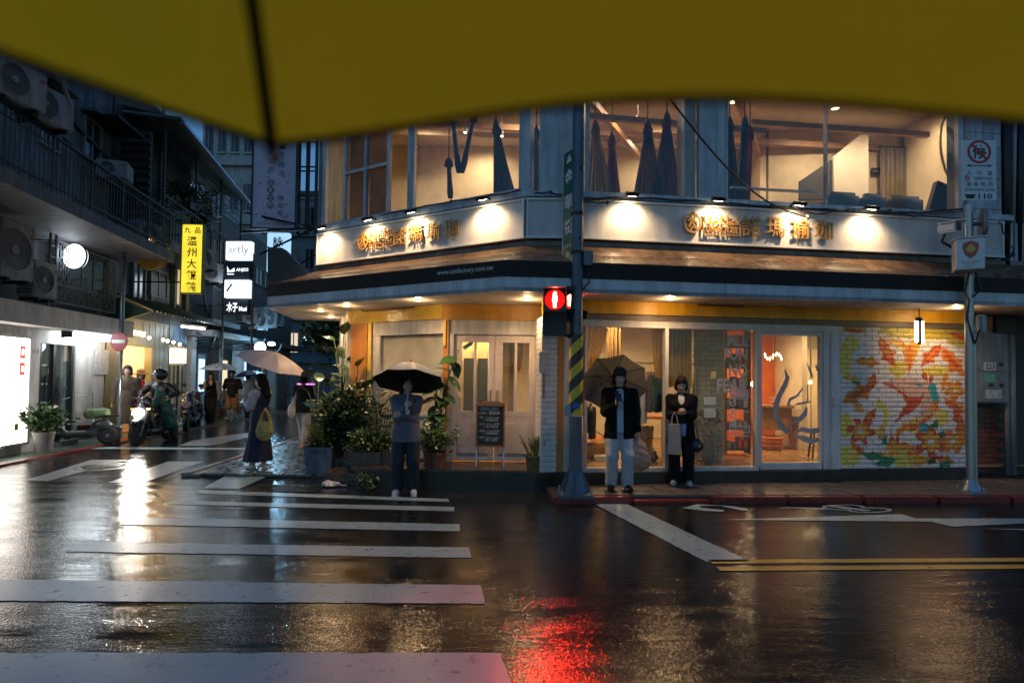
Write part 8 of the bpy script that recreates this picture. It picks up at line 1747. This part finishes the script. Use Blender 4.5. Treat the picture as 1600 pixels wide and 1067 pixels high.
def scooter(label, loc, rz, bm, lit=False, res=.014, box=False, name='motor_scooter', accent=None):
    t = thing(name, label, 'scooter', loc, rz); wheel(t,-.64,.265,.13); wheel(t,.62,.26,.14)
    sdf_obj('front_fairing', [('cone',V3(0,-.50,.52),V3(0,-.38,.92),.13,.15,.75),('cone',V3(-.10,-.42,.62),V3(-.14,-.30,.40),.07,.05),('cone',V3(.10,-.42,.62),V3(.14,-.30,.40),.07,.05),('ell',V3(0,-.48,.70),(.17,.12,.2))], bm, t, res, k=.05)
    sdf_obj('front_mudguard', [('cone',V3(0,-.80,.50),V3(0,-.55,.56),.075,.085,1.0),('cone',V3(0,-.55,.56),V3(0,-.42,.42),.08,.06),('-ell',V3(0,-.64,.265),(.2,.29,.29))], bm, t, res)
    sdf_obj('floor_body', [('cone',V3(0,-.28,.30),V3(0,.15,.30),.13,.14,.8),('cone',V3(0,.1,.34),V3(0,.62,.55),.15,.13),('cone',V3(0,.5,.55),V3(0,.86,.68),.12,.06),('ell',V3(0,.3,.48),(.15,.28,.18))], bm, t, res, k=.06)
    sdf_obj('seat', [('cone',V3(0,.06,.72),V3(0,.30,.73),.11,.125),('cone',V3(0,.30,.75),V3(0,.72,.80),.12,.08),('cut',V3(0,0,.68),V3(0,0,-1))], mat('black_vinyl_seat',(.012,.012,.012),rough=.35), t, res, k=.05)
    mb = MB()
    for s in (-1,1): mb.tube([(s*.06,-.46,.62),(s*.075,-.64,.265)],.022,8)
    mb.build('fork', RIM, t, smooth=True)
    mb = MB(); mb.tube([(-.36,-.22,1.02),(-.22,-.30,1.0),(-.1,-.36,.98),(.1,-.36,.98),(.22,-.30,1.0),(.36,-.22,1.02)],.016,8); hb = mb.build('handlebar', DARKM, t, smooth=True)
    for s in (-1,1):
        mb = MB(); mb.tube([(s*.24,-.29,1.0),(s*.37,-.21,1.025)],.022,8); mb.build('grip', TYRE, hb)
        mb = MB(); mb.tube([(s*.2,-.30,1.02),(s*.30,-.32,1.2)],.007,6); mb.build('mirror_stem', DARKM, hb); mb = MB(); mb.lathe([(.001,-.012),(.065,-.008),(.07,.006),(.001,.012)],16,M=Matrix.Translation((s*.31,-.32,1.23)) @ Matrix.Rotation(R(90),4,'X') @ Matrix.Scale(.75,4,(0,1,0))); mb.build('mirror', DARKM, hb)
    mb = MB(); mb.lathe([(.001,.0),(.085,.0),(.095,.03),(.08,.06),(.001,.065)],18,M=Matrix.Translation((-.0,-.66,.72)) @ Matrix.Rotation(R(-90),4,'X') @ Matrix.Scale(1.3,4,(1,0,0))); hl = mb.build('headlight', glow('scooter_headlight',(1.0,.95,.85),160) if lit else mat('clear_lens',(.3,.3,.32),rough=.1), t)
    for s in (-1,1): mb = MB(); mb.box((s*.17,-.56,.80),(.07,.03,.03),bev=.01); mb.build('indicator', glow('amber_indicator',(1,.5,.12),12 if lit else .0) if lit and s == 1 else mat('amber_lens',(.4,.14,.02),rough=.2), t)
    mb = MB(); mb.tube([(.13,.2,.22),(.17,.5,.27),(.18,.85,.36)],[.03,.05,.055],10); mb.build('exhaust', RIM, t, smooth=True)
    mb = MB(); mb.box((0,.93,.56),(.02,.02,.02)); mb.box((0,.95,.50),(.2,.01,.13)); mb.build('number_plate', ws, t); mb = MB(); mb.box((0,.90,.68),(.16,.03,.05),bev=.01); mb.build('tail_light', mat('red_lens',(.3,.01,.01),rough=.2), t)
    mb = MB(); mb.tube([(-.04,.05,.2),(-.16,.12,.02)],.012,6); mb.build('kick_stand', RIM, t)
    if lit: lamp('SPOT', t, (0,-.75,.72), 120, (1.0,.93,.82), .06, aim=(0,-1,-.12), angle=80, blend=.7)
    return t
LR = (-8.05,12.95,0); RZR = R(4)
scooter('dark motor scooter with blazing headlight under the rider', LR, RZR, mat('dark_scooter_paint',(.02,.02,.022),rough=.2,coat=.6,bump=0), lit=True)
GRC = mat('green_rain_poncho',(.02,.11,.075),rough=.28,var=.25,vscale=4,bump=.5,bscale=12,bdist=.03)
f = Fig('rider in green and dark rain poncho and helmet on the scooter', (LR[0],LR[1],0), RZR, 1.68, .012, head=(R(-50),0), hip=.50, hands={1:(.18,-.16,.62),-1:(-.18,-.16,.62)}, poles={1:(1,.3,-.6),-1:(-1,.3,-.6)}, curl=1.4, lean=(0,-.1), feet={1:V3(.26,.18,0),-1:V3(-.13,-.14,.33)}, knee={1:(.7,-1,0),-1:(-.25,-1,.3)}, hdir={1:((.1,-.8,-.3),(0,0,-1)),-1:((-.1,-.8,-.3),(0,0,-1))})
f.t.location = Vector((LR[0],LR[1],0))+Matrix.Rotation(RZR,3,'Z') @ Vector((0,.24,0)); f.body(); f.pants(fab('dark_rain_trousers',(.014,.018,.02),rough=.5), wide=.02)
f.top(fab('dark_rain_jacket',(.022,.014,.016),rough=.4), t=.03, hem=.5, flare=.03, name='rain_jacket', noise=.004)
sdf_obj('rain_poncho', [('cone', f.ch+V3(.03,-.02,-.02), f.pel+V3(.12,-.02,-.12), .15,.17,.8), ('cone', f.pel+V3(.12,-.02,-.1), f.pel+V3(.24,.0,-.42), .15,.13,.6), ('cone', f.pel+V3(.2,.1,-.15), f.pel+V3(.28,.16,-.60), .09,.06,.6), ('cone', f.ch+V3(-.02,-.12,.04), f.pel+V3(-.02,-.22,.02), .06,.10,.6), ('-box', f.ch+V3(-.2,0,.02),(.17,.3,.2)), ('-ell', f.ch+V3(0,-.05,.12),(.17,.15,.08))], GRC, f.t, .012, k=.05, noise=.006, nfreq=22)
sdf_obj('poncho_collar', [('cone', f.neck+V3(-.07,-.05,-.02), f.neck+V3(.07,-.05,-.02), .035,.035)], GRC, f.t, .012)
sdf_obj('helmet', [('ell', f.hp(0,.01,.018),(.135,.155,.14),f.HR), ('-ell', f.hp(0,-.075,-.012),(.085,.09,.085))], mat('dark_helmet',(.02,.022,.03),rough=.15,coat=.8,bump=0), f.t, .01)
sdf_obj('visor', [('ell', f.hp(0,-.008,-.005),(.128,.155,.115),f.HR), ('-ell', f.hp(0,.0,-.005),(.123,.148,.112)), ('cut', f.hp(0,-.045,0), f.HR @ V3(0,1,0)), ('cut', f.hp(0,0,-.045), V3(0,0,-1))], glass('clear_visor', dirt=.15), f.t, .006)
f.shoes(BLK)
scooter('parked dark blue scooter in front of the arcade behind the rider', (-9.1,16.2,0), R(24), mat('navy_scooter_paint',(.015,.025,.06),rough=.15,coat=.8,bump=0), res=.016)
scooter('parked black scooter half hidden beyond the blue one', (-9.55,17.4,0), R(24), mat('black_scooter_paint',(.012,.012,.014),rough=.15,coat=.8,bump=0), res=.018)
# ---- small electric moped with basket
t = thing('electric_moped', 'small grey electric moped with basket and green cover outside the white shop', 'moped', (-9.12,12.15,.03), R(-66)); wheel(t,-.52,.2,.09); wheel(t,.5,.2,.1)
EM = mat('dull_grey_moped',(.035,.04,.045),rough=.3,coat=.3)
sdf_obj('step_frame', [('cone',V3(0,-.36,.62),V3(0,-.28,.24),.045,.06),('cone',V3(0,-.28,.24),V3(0,.22,.24),.07,.08),('cone',V3(0,.22,.26),V3(0,.46,.50),.09,.07),('ell',V3(0,.40,.42),(.1,.2,.12))], EM, t, .012, k=.04)
mb = MB(); mb.tube([(0,-.52,.2),(0,-.40,.62),(0,-.34,.95)],.022,8); mb.build('steering_column', RIM, t); mb = MB(); mb.tube([(-.28,-.26,1.0),(-.1,-.34,.96),(.1,-.34,.96),(.28,-.26,1.0)],.014,8); hb = mb.build('handlebar', RIM, t)
for s in (-1,1): mb = MB(); mb.tube([(s*.2,-.30,1.0),(s*.26,-.32,1.16)],.006,5); mb.build('mirror_stem', DARKM, hb); mb = MB(); mb.lathe([(.001,-.01),(.06,-.006),(.06,.006),(.001,.01)],14,M=Matrix.Translation((s*.26,-.32,1.2)) @ Matrix.Rotation(R(90),4,'X')); mb.build('mirror', DARKM, hb)
mb = MB()
for k in range(6): z_ = .66+k*.035; mb.tube([(-.15,-.62,z_),(.15,-.62,z_),(.15,-.42,z_),(-.15,-.42,z_),(-.15,-.62,z_)],.005,4)
for k in range(7): mb.tube([(-.15+k*.05,-.62,.65),(-.15+k*.05,-.62,.85)],.005,4); mb.tube([(-.15+k*.05,-.42,.65),(-.15+k*.05,-.42,.85)],.005,4)
mb.box((0,-.52,.66),(.29,.19,.01)); mb.build('basket', RIM, t)
sdf_obj('seat_cover', [('cone',V3(0,.16,.66),V3(0,.44,.68),.11,.1),('ell',V3(0,.3,.68),(.12,.22,.09))], mat('green_leaf_cover',(.10,.16,.06),rough=.6,var=.5,vscale=20), t, .012, noise=.004)
mb = MB(); mb.box((0,.58,.62),(.26,.24,.04),bev=.01); mb.build('rear_rack', DARKM, t); mb = MB(); mb.lathe([(.02,-.02),(.06,0),(.06,.05),(.02,.07)],14,M=Matrix.Translation((0,-.50,.46)) @ Matrix.Rotation(R(90),4,'X')); mb.build('headlight', mat('red_lamp_body',(.3,.03,.02),rough=.3), t)
sdf_obj('rear_mudguard', [('cone',V3(0,.35,.42),V3(0,.72,.36),.06,.05),('-ell',V3(0,.5,.2),(.2,.23,.23))], EM, t, .012); sdf_obj('front_mudguard', [('cone',V3(0,-.70,.36),V3(0,-.4,.42),.05,.05),('-ell',V3(0,-.52,.2),(.2,.23,.23))], EM, t, .012)
t = thing('folding_trolley', 'thin metal folding trolley leaning by the shop door', 'trolley', tuple(NW.pt(NW.hit(116,600)[0],.12,.25)), R(60)); mb = MB()
for s in (-1,1): mb.tube([(s*.17,0,.0),(s*.17,.12,1.0)],.012,6)
for k in range(5): mb.tube([(-.17,.024*k+.02,.15+.2*k),(.17,.024*k+.02,.15+.2*k)],.008,5)
mb.build('frame', GALV, t); mb = MB(); mb.box((0,-.12,.18),(.32,.22,.26)); mb.build('crate', mat('dark_red_crate',(.10,.02,.02),rough=.6), t); mb = MB(); mb.box((0,-.14,.02),(.34,.26,.02)); mb.build('foot_plate', GALV, t)
t = thing('bicycle', 'small pale bicycle parked at the far end of the left street', 'bicycle', (-9.3,25.5,0), R(-80))
for y in (-.5,.5):
    mb = MB(); mb.tube([(0,y+.32*math.cos(k*.3),.33+.32*math.sin(k*.3)) for k in range(22)],.016,6); w_ = mb.build('wheel', TYRE, t); mb = MB()
    for k in range(8): mb.tube([(0,y,.33),(0,y+.31*math.cos(k*.785),.33+.31*math.sin(k*.785))],.004,4)
    mb.build('spokes', RIM, w_)
mb = MB(); mb.tube([(0,-.5,.33),(0,-.35,.85),(0,.12,.8),(0,.05,.3),(0,-.35,.8)],.018,6); mb.tube([(0,.12,.8),(0,.5,.33),(0,.05,.3)],.015,6); mb.build('frame', mat('pale_bike_paint',(.4,.42,.45),rough=.3), t); mb = MB(); mb.box((0,.14,.9),(.12,.24,.06),bev=.02); mb.build('saddle', DARKM, t); mb = MB(); mb.tube([(-.26,-.3,1.0),(0,-.36,.95),(.26,-.3,1.0)],.014,6); mb.build('handlebar', DARKM, t)
p = at_z(187,690,.02); p = Vector((-8.62,12.55,.02)); t = thing('no_entry_sign', 'round red no entry sign on a grey pole before the olive shop', 'sign', tuple(p), R(-6)); zc = at_y(188,535,12.55).z
mb = MB(); mb.tube([(0,.05,0),(0,.05,4.3)],.045,12); mb.build('pole', GALV, t, smooth=True); mb = MB(); mb.lathe([(.001,-.008),(.21,-.008),(.215,0),(.21,.008),(.001,.008)],36,M=Matrix.Translation((0,-.01,zc)) @ Matrix.Rotation(R(90),4,'X')); mb.build('red_disc', mat('red_sign_face',(.30,.006,.012),rough=.45,var=.06), t); mb = MB(); mb.box((0,-.022,zc),(.31,.004,.075)); mb.build('white_bar', WSG, t); mb = MB(); mb.box((0,.03,zc),(.1,.06,.05)); mb.build('clamp', GALV, t)
# ================================================================= plants
LEAFD = mat('dark_wet_leaf',(.030,.065,.022),rough=.3,var=.35,vscale=5,bump=.2,bscale=30); LEAFM = mat('mid_green_leaf',(.06,.115,.03),rough=.4,var=.35,vscale=5); LEAFY = mat('yellow_green_leaf',(.15,.17,.03),rough=.4,var=.3,vscale=5); LEAFB = mat('broad_glossy_leaf',(.035,.10,.03),rough=.22,var=.3,vscale=6); BARK = mat('plant_stem',(.08,.06,.035),rough=.8)
def leaf_verts(L_, W, bend=.25, n=5, fold=.12):
    vs = [];
    for i in range(n+1):
        v = i/n; w = W*math.sin(math.pi*min(1,v*.93+.07)**.8)*.5; z = -bend*L_*v*v; vs += [(-w, v*L_, z+fold*w), (0, v*L_, z), (w, v*L_, z+fold*w)]
    fs = []
    for i in range(n):
        a = i*3; fs += [(a,a+1,a+4,a+3),(a+1,a+2,a+5,a+4)]
    return vs, fs
def leaf_mesh(nm, L_, W, m, bend=.25):
    me = bpy.data.meshes.new(nm); me.from_pydata(*[leaf_verts(L_,W,bend)[0], [], leaf_verts(L_,W,bend)[1]]); me.materials.append(m); me.polygons.foreach_set('use_smooth',[True]*len(me.polygons)); me.update(); return me
def orient(p, d, roll=0.0):
    d = Vector(d).normalized(); z = Vector((0,0,1)); x = d.cross(z)
    if x.length < 1e-3: x = Vector((1,0,0))
    x.normalize(); up = x.cross(d); M_ = Matrix((x, d, up)).transposed().to_4x4() @ Matrix.Rotation(roll,4,'Y'); M_.translation = Vector(p); return M_
def big_leaf(parent, me, p, d, roll=0.0, s=1.0):
    o = bpy.data.objects.new('leaf', me); C.objects.link(o); o.parent = parent; o.matrix_local = orient(p, d, roll) @ Matrix.Scale(s,4); return o
def bush(parent, c, rad, n, L_, W, m, name='foliage', up=.4, core=.25):
    mb = MB()
    base = leaf_verts(L_, W, .3, 3)
    for k in range(n):
        a, u = random.random()*6.283, random.uniform(-1,1); r = (core+(1-core)*random.random()**.6); s_ = math.sqrt(1-u*u); clump = 1+.35*math.sin(a*3+u*4)+.25*math.sin(a*5-u*9)
        p = Vector((c[0]+rad[0]*r*s_*math.cos(a)*clump, c[1]+rad[1]*r*s_*math.sin(a)*clump, c[2]+rad[2]*r*u*clump)); d = Vector((math.cos(a)*s_+random.uniform(-.7,.7), math.sin(a)*s_+random.uniform(-.7,.7), u*.5+up+random.uniform(-.6,.6)))
        sc = random.uniform(.6,1.25); M_ = orient(p, d, random.uniform(-1,1)) @ Matrix.Scale(sc,4); mb.mesh(base[0], base[1], M_)
    return mb.build(name, m, parent, smooth=True)
def stems(parent, pts_list, r=.012, m=BARK, name='stem'):
    for pts in pts_list: mb = MB(); mb.tube(pts, r, 6, r2=r*.5); mb.build(name, m, parent, smooth=True)
def pot(parent, r, h, m, square=False, taper=.8):
    mb = MB()
    if square: mb.lathe([(r*taper,0),(r*1.0,h),(r*1.04,h),(r*1.04,h*.93 if 0 else h+.001),(r*.9,h),(r*.88,h*.85)],4,M=Matrix.Rotation(R(45),4,'Z'))
    else: mb.lathe([(r*taper,0),(r*.98,h*.86),(r*1.06,h*.86),(r*1.06,h),(r*.94,h),(r*.9,h*.85)],20)
    mb.build('pot', m, parent, autosmooth=35); mb = MB(); mb.lathe([(.001,h*.86),(r*.88,h*.86),(.001,h*.88)],14); mb.build('soil', JOINT, parent)
TERP = mat('terracotta_pot',(.26,.085,.04),rough=.6,stain=.4); BLUP = mat('blue_grey_planter',(.16,.18,.22),rough=.5,var=.2,stain=.4); OLP = mat('olive_pot',(.12,.10,.04),rough=.4); GRP = mat('grey_pot',(.22,.21,.2),rough=.6,stain=.4); WBOX = mat('wet_wood_planter',(.10,.07,.05),rough=.5,stain=.4)
p = gpos(503,741,.0); t = thing('fern_planter','tall blue grey planter with yellow green fern at the sidewalk corner','plant',p); pot(t,.32,.46,BLUP,True,.78)
mb = MB()
for k in range(70):
    a = random.random()*6.28; L_ = random.uniform(.35,.62); e = random.uniform(.5,1.3); pts = []
    for i in range(7): v = i/6; pts.append(Vector((math.cos(a)*(.08+L_*v*math.cos(e)*.9), math.sin(a)*(.08+L_*v*math.cos(e)*.9), .44+L_*v*math.sin(e)-.25*v*v*math.cos(e))))
    for i in range(1,7):
        d = pts[i]-pts[i-1]; sd = d.cross(Vector((0,0,1))).normalized(); w = .055*(1-.6*i/6)
        for s in (-1,1): mb.mesh([pts[i-1], pts[i-1]+sd*s*w+d*.4, pts[i-1]+d*.7],[(0,1,2)]); mb.mesh([pts[i-1]+d*.5, pts[i-1]+d*.5+sd*s*w*.9+d*.4, pts[i]+d*.1],[(0,1,2)])
mb.build('fern_fronds', LEAFY, t); bush(t,(0,0,.55),(.2,.2,.16),160,.09,.04,LEAFM)
bl = leaf_mesh('broad_leaf',.42,.20,LEAFB,.35)
for (px, d, n, hh, lab) in ((533,10.1,12,3.1,'tall broad leaved plant against the lit side wall'),(497,10.4,8,2.0,'broad leaved plant above the blue grey planter'),(556,9.75,11,2.2,'dense broad leaved plant left of the orange post')):
    x = at_y(px,600,d).x; t = thing('broad_leaf_plant', lab, 'plant', (x,d,.03), 0, 'broad leaved plants'); pot(t,.18,.3,GRP)
    for k in range(n):
        a = k*2.4; z = hh*(.45+.5*k/n); b = Vector((math.cos(a)*.07,math.sin(a)*.07,z*.8)); stems(t,[[(0,0,.25),tuple(b*.8+Vector((0,0,.05))),tuple(b+Vector((math.cos(a)*.1,math.sin(a)*.1,.12)))]],.012,LEAFM)
        big_leaf(t,bl,b+Vector((math.cos(a)*.1,math.sin(a)*.1,.12)),(math.cos(a)*.8,math.sin(a)*.8,random.uniform(.2,1.0)),random.uniform(-.5,.5),random.uniform(.75,1.15))
for i, (px, py, z, rad, n, m, L_, lab) in enumerate(((527,668,None,(.33,.3,.42),900,LEAFD,.11,'dense dark shrub right of the fern'),(548,640,None,(.30,.28,.45),800,LEAFD,.10,'tall dark shrub under the broad leaves'),(572,690,None,(.30,.25,.20),700,LEAFM,.07,'low leafy shrub in the wooden planter box'),(596,690,None,(.22,.2,.2),500,LEAFM,.07,'small leafy shrub beside the grey jacket'),(562,655,None,(.25,.25,.35),600,LEAFD,.09,'dark shrub below the orange post'),(515,640,None,(.22,.22,.30),500,LEAFM,.09,'lighter shrub between fern and broad leaves'))):
    d = (9.35,9.3,8.55,8.6,9.1,9.8)[i]; c = at_y(px,py,d); t = thing('leafy_shrub', lab, 'plant', (c.x,d,.03 if i not in (2,3) else .28), 0, 'shrubs by the entrance deck'); bush(t,(0,0,c.z-t.location.z),[r_*.84 for r_ in rad],n,L_,L_*.45,m)
    stems(t,[[(random.uniform(-.05,.05),0,0),(random.uniform(-.12,.12),random.uniform(-.1,.1),c.z-t.location.z)] for q in range(4)],.012)
    if i in (2,3):
        mb = MB(); mb.box((0,0,.09),(.5 if i == 2 else .34,.28,.19),bev=.01); mb.build('planter_box', WBOX, t)
    else: pot(t,.16,.22,GRP)
d = 8.75; c = at_y(593,640,d); t = thing('bamboo_clump','slim dark bamboo stems before the frosted shop window','plant',(c.x,d,.27))
for k in range(9): x = random.uniform(-.16,.16); stems(t,[[(x*.6,0,0),(x,random.uniform(-.05,.05),.6),(x*1.4,0,random.uniform(.8,1.12))]],.009,LEAFD)
bush(t,(0,0,.72),(.22,.12,.42),260,.12,.03,LEAFD); pot(t,.14,.2,GRP)
fl = leaf_mesh('fig_leaf',.24,.17,LEAFB,.2); d = 8.62; c = at_y(680,690,d); t = thing('fiddle_leaf_fig','fiddle leaf fig tree with big round leaves left of the door','plant',(c.x,d,.28)); pot(t,.2,.36,BLUP)
for tr in (((0,0,.3),(-.02,0,.8),(.03,0,1.25)),((0,0,.3),(.08,0,.85),(.20,0,1.35),(.34,.02,1.72))):
    stems(t,[tr],.014)
    P_ = [Vector(q) for q in tr]
    for k in range(15 if tr[-1][2] < 1.4 else 13):
        v = .15+.85*k/14; i = min(len(P_)-2,int(v*(len(P_)-1))); fpt = v*(len(P_)-1)-i; b = P_[i].lerp(P_[i+1],min(1,fpt)); a = k*2.4; big_leaf(t,fl,b,(math.cos(a)*.9,-.35+math.sin(a)*.5,random.uniform(-.9,.5)),random.uniform(-.6,.6),random.uniform(.85,1.25))
d = 8.3; c = at_y(680,731,d); t = thing('terracotta_shrub','small bushy shrub in a terracotta pot on the deck','plant',(c.x,d,.28)); pot(t,.15,.22,TERP); bush(t,(0,0,.40),(.26,.22,.18),650,.07,.035,LEAFM); stems(t,[[(0,0,.2),(.03,0,.4)]])
d = 8.3; c = at_y(838,730,d); t = thing('snake_plant','variegated snake plant in an olive pot beside the white brick column','plant',(c.x,d,.28)); pot(t,.17,.2,OLP); SNK = mat('snake_leaf',(.10,.13,.05),rough=.35,var=.6,vscale=14,col2=(.34,.33,.14))
for k in range(22):
    a = k*2.4; r0 = .02+.1*random.random(); L_ = random.uniform(.22,.42); lean_ = random.uniform(.05,.7); mb = MB(); vs, fs = leaf_verts(L_,.05,.12,4,.4); mb.mesh(vs,fs,orient((math.cos(a)*r0,math.sin(a)*r0,.17),(math.cos(a)*lean_,math.sin(a)*lean_,1),random.uniform(-1,1))); mb.build('leaf', SNK, t, smooth=True)
p = gpos(581,757,.0); t = thing('weed_tuft','small green weed growing at the foot of the deck','plant',(p[0],8.02,.0)); bush(t,(0,0,.12),(.13,.08,.12),130,.05,.03,LEAFM); stems(t,[[(0,0,0),(.02,0,.12)]],.005)
p = (-9.02,11.1,.02); t = thing('potted_bush','leafy bush in a grey stone pot before the white lit shop','plant',p); pot(t,.17,.40,GRP,False,.85); bush(t,(0,0,.62),(.36,.32,.22),520,.13,.07,LEAFM); stems(t,[[(0,0,.36),(.04,0,.6)],[(0,0,.36),(-.06,0,.62)]])
for (px, py, d, rad, lab) in ((262,335,14.6,(.55,.4,.35),'dark hanging greenery below the slatted cage'),(330,325,17,(.5,.5,.6),'dark creeper on the caged balcony'),(305,300,16,(.4,.4,.3),'greenery behind the cage bars')):
    c = at_y(px,py,d); t = thing('balcony_plants', lab, 'plant', (c.x-.3,d,c.z-.3), 0, 'plants on the caged balcony'); bush(t,(0,0,.3),rad,500,.12,.06,LEAFD); mb = MB(); mb.box((0,0,-.1),(.5,.25,.2)); mb.build('trough', DARKM, t)
for (px, d, lab) in ((350,20,'potted plant by the arcade post left of the tan shorts'),(378,22,'potted plant in the arcade right of the tan shorts')):
    c = at_y(px,640,d); t = thing('arcade_plant', lab, 'plant', (c.x-.15,d,.03), 0, 'arcade pots'); pot(t,.18,.3,TERP); bush(t,(0,0,.5),(.3,.3,.28),220,.11,.05,LEAFD)
def tree(label, x, y, hgt, rad, n):
    t = thing('street_tree', label, 'tree', (x,y,0), 0, 'trees at the end of the left street'); mb = MB(); mb.tube([(0,0,0),(.05,0,hgt*.3),(-.05,.05,hgt*.55),(0,0,hgt*.8)],[.16,.13,.09,.04],9); tk = mb.build('trunk', BARK, t, smooth=True)
    for k in range(5): a = k*1.3; mb = MB(); mb.tube([(0,0,hgt*(.4+.06*k)),(math.cos(a)*rad*.4,math.sin(a)*rad*.4,hgt*(.55+.07*k)),(math.cos(a)*rad*.75,math.sin(a)*rad*.75,hgt*(.6+.08*k))],[.06,.04,.015],6); mb.build('limb', BARK, tk, smooth=True)
    cs = [(0,0,hgt*.75,rad,.8)]+[(math.cos(k*1.1)*rad*.6,math.sin(k*1.1)*rad*.6,hgt*(.55+.07*(k % 4)),rad*.55,.6) for k in range(6)]
    mb = MB(); base = leaf_verts(.2,.11,.3,2)
    for cx, cy2, cz, r_, zf in cs:
        for k in range(n//7):
            a, u = random.random()*6.283, random.uniform(-1,1); q = random.random()**.45; s_ = math.sqrt(1-u*u); p = (cx+r_*q*s_*math.cos(a),cy2+r_*q*s_*math.sin(a),cz+r_*zf*q*u); mb.mesh(base[0],base[1],orient(p,(random.uniform(-1,1),random.uniform(-1,1),random.uniform(-.6,.8)),random.uniform(-1.5,1.5)) @ Matrix.Scale(random.uniform(.7,1.4),4))
    mb.build('crown', LEAFD, t, smooth=True)
tree('dark leafy tree just beyond the corner building side', -5.6, 19.5, 5.2, 1.7, 5200); tree('dark tree further down the left street', -7.2, 27, 6.5, 2.4, 5200); tree('low dark tree closing the street view', -9.0, 34, 5.5, 2.6, 4200)
p = at_y(478,600,16.5); t = thing('purple_neon_sign','dim purple neon sign behind the planter leaves','sign',tuple(p)); mb = MB(); mb.tube([(-.25,0,0),(.25,0,0)],.02,6); mb.tube([(-.2,0,-.12),(.2,0,-.12)],.02,6); mb.build('neon_tube', glow('purple_neon',(.8,.2,.9),2.5), t); mb = MB(); mb.box((0,.05,-.06),(.7,.05,.35)); mb.build('backboard', DARKM, t); mb = MB(); mb.tube([(0,.1,-.2),(0,.1,-p.z)],.03,6); mb.build('post', DARKM, t)
# ================================================================= chalkboard easel and litter
d = 8.45; a_, b_ = at_y(744,632,d), at_y(788,725,d); w = b_.x-a_.x; t = thing('chalkboard_easel','black chalkboard easel with white handwriting before the entrance door','chalkboard',((a_.x+b_.x)/2,d,.28)); zt = a_.z-.28; zb = at_y(766,697,d).z-.28
OAK = mat('easel_wood',(.26,.11,.045),rough=.5,var=.2)
for s in (-1,1): mb = MB(); mb.bar((s*(w/2-.012),0,.0),(s*(w/2-.012),.06,zt-.02),.024,.03); mb.build('leg', OAK if 0 else WHITEP, t)
for s in (-1,1): mb = MB(); mb.bar((s*(w/2-.03),.26,.0),(s*(w/2-.03),.07,zt-.1),.02,.02); mb.build('rear_leg', WHITEP, t)
M_ = Matrix.Translation((0,.0,0)); mb = MB(); mb.box((0,.02,(zt+zb)/2),(w-.03,.02,zt-zb-.02)); mb.build('board', mat('blackboard',(.012,.012,.013),rough=.55,var=.4,vscale=3), t)
mb = MB(); fr = .022
for s in (-1,1): mb.box((s*(w/2-.01),.012,(zt+zb)/2),(fr,.04,zt-zb))
mb.box((0,.012,zb),(w,.04,fr)); mb.panel([(-w/2,zt-.02),(w/2,zt-.02),(w/2,zt+.01),(w*.3,zt+.045),(0,zt+.055),(-w*.3,zt+.045),(-w/2,zt+.01)],.04,M=Matrix.Translation((0,-.008,0))); mb.build('frame', OAK, t); mb = MB(); mb.box((0,.01,.12),(w-.05,.02,.03)); mb.build('cross_bar', WHITEP, t)
CHK = mat('chalk',(.55,.55,.52),rough=.9,var=.3,vscale=40); mb = MB(); H_ = zt-zb
for i, (s, f_, ww, hh) in enumerate((('《現場活動》',.90,.78,.055),('1,599 : 體驗課',.80,.85,.05),('•週一 hatha yoga',.69,.8,.035),('〜伸展瑜珈',.63,.6,.035),('•週三 pilates 基礎',.53,.82,.035),('〜空中瑜珈',.47,.6,.035),('•週五 aerial 初階',.37,.82,.035),('〜流動課程',.31,.6,.035),('•週六 flow class',.21,.82,.035),('〜雙人課程',.15,.6,.035))): text_on(mb,s,(-.02 if ww > .7 else .0),zb+H_*f_,w=(w-.06)*ww,h=hh,y=.008)
mb.build('chalk_writing', CHK, t)
c = gpos(517,759,.01); t = thing('litter_bag','crumpled white plastic litter beside the drain grate','litter',c); sdf_obj('crumpled_film',[('ell',V3(0,0,.02),(.13,.09,.035)),('ell',V3(-.06,.02,.03),(.07,.06,.04)),('ell',V3(.08,0,.02),(.06,.05,.035)),('cut',V3(0,0,.0),V3(0,0,-1))],mat('white_film',(.5,.48,.48),rough=.3,bump=.6,bscale=30,bdist=.03),t,.008,noise=.010,nfreq=60); mb = MB(); mb.tube([(.1,0,.02),(.18,-.03,.015),(.22,.02,.01)],.012,6); mb.build('twisted_end', MATS['white_film'], t)
# ================================================================= the photographer's own yellow umbrella
_z = Vector((.045,-.010,1)).normalized(); _x = Vector((0,1,0)).cross(_z).normalized(); _y = _z.cross(_x); FM = Matrix((_x,_y,_z)).transposed().to_4x4()
YEL_U = cloth('mustard_yellow_umbrella',(.90,.56,.02),trans=.85,rough=.7,weave=900,var=.06)
ut, uM, us = umbrella('large mustard yellow umbrella with dark rib cutting across the top of the picture', (-.007,-.217,CAM_H+.361), (0,0,1), .541, .245, 8, YEL_U, None, shaft=.66, rot=1.786, scal=.087, rows=14, sub=14, frame=FM, handle='hook', rib_mat=mat('dark_brown_rib',(.02,.012,.008),rough=.5), rib_r=.0035)
mb = MB(); mb.tube([uM @ us(2*math.pi*k/240,1.0,-.001) for k in range(241)],.0022,5); mb.build('hem', mat('brown_hem',(.16,.07,.01),rough=.7), ut)
for k in range(8):
    mb = MB(); mb.tube([uM @ us(2*math.pi*k/8+.018/max(v,.1)*.25,v,-.002) for v in (.1,.3,.5,.7,.85,1.0)],.0012,4); mb.build('seam', mat('brown_hem',(.16,.07,.01)), ut)
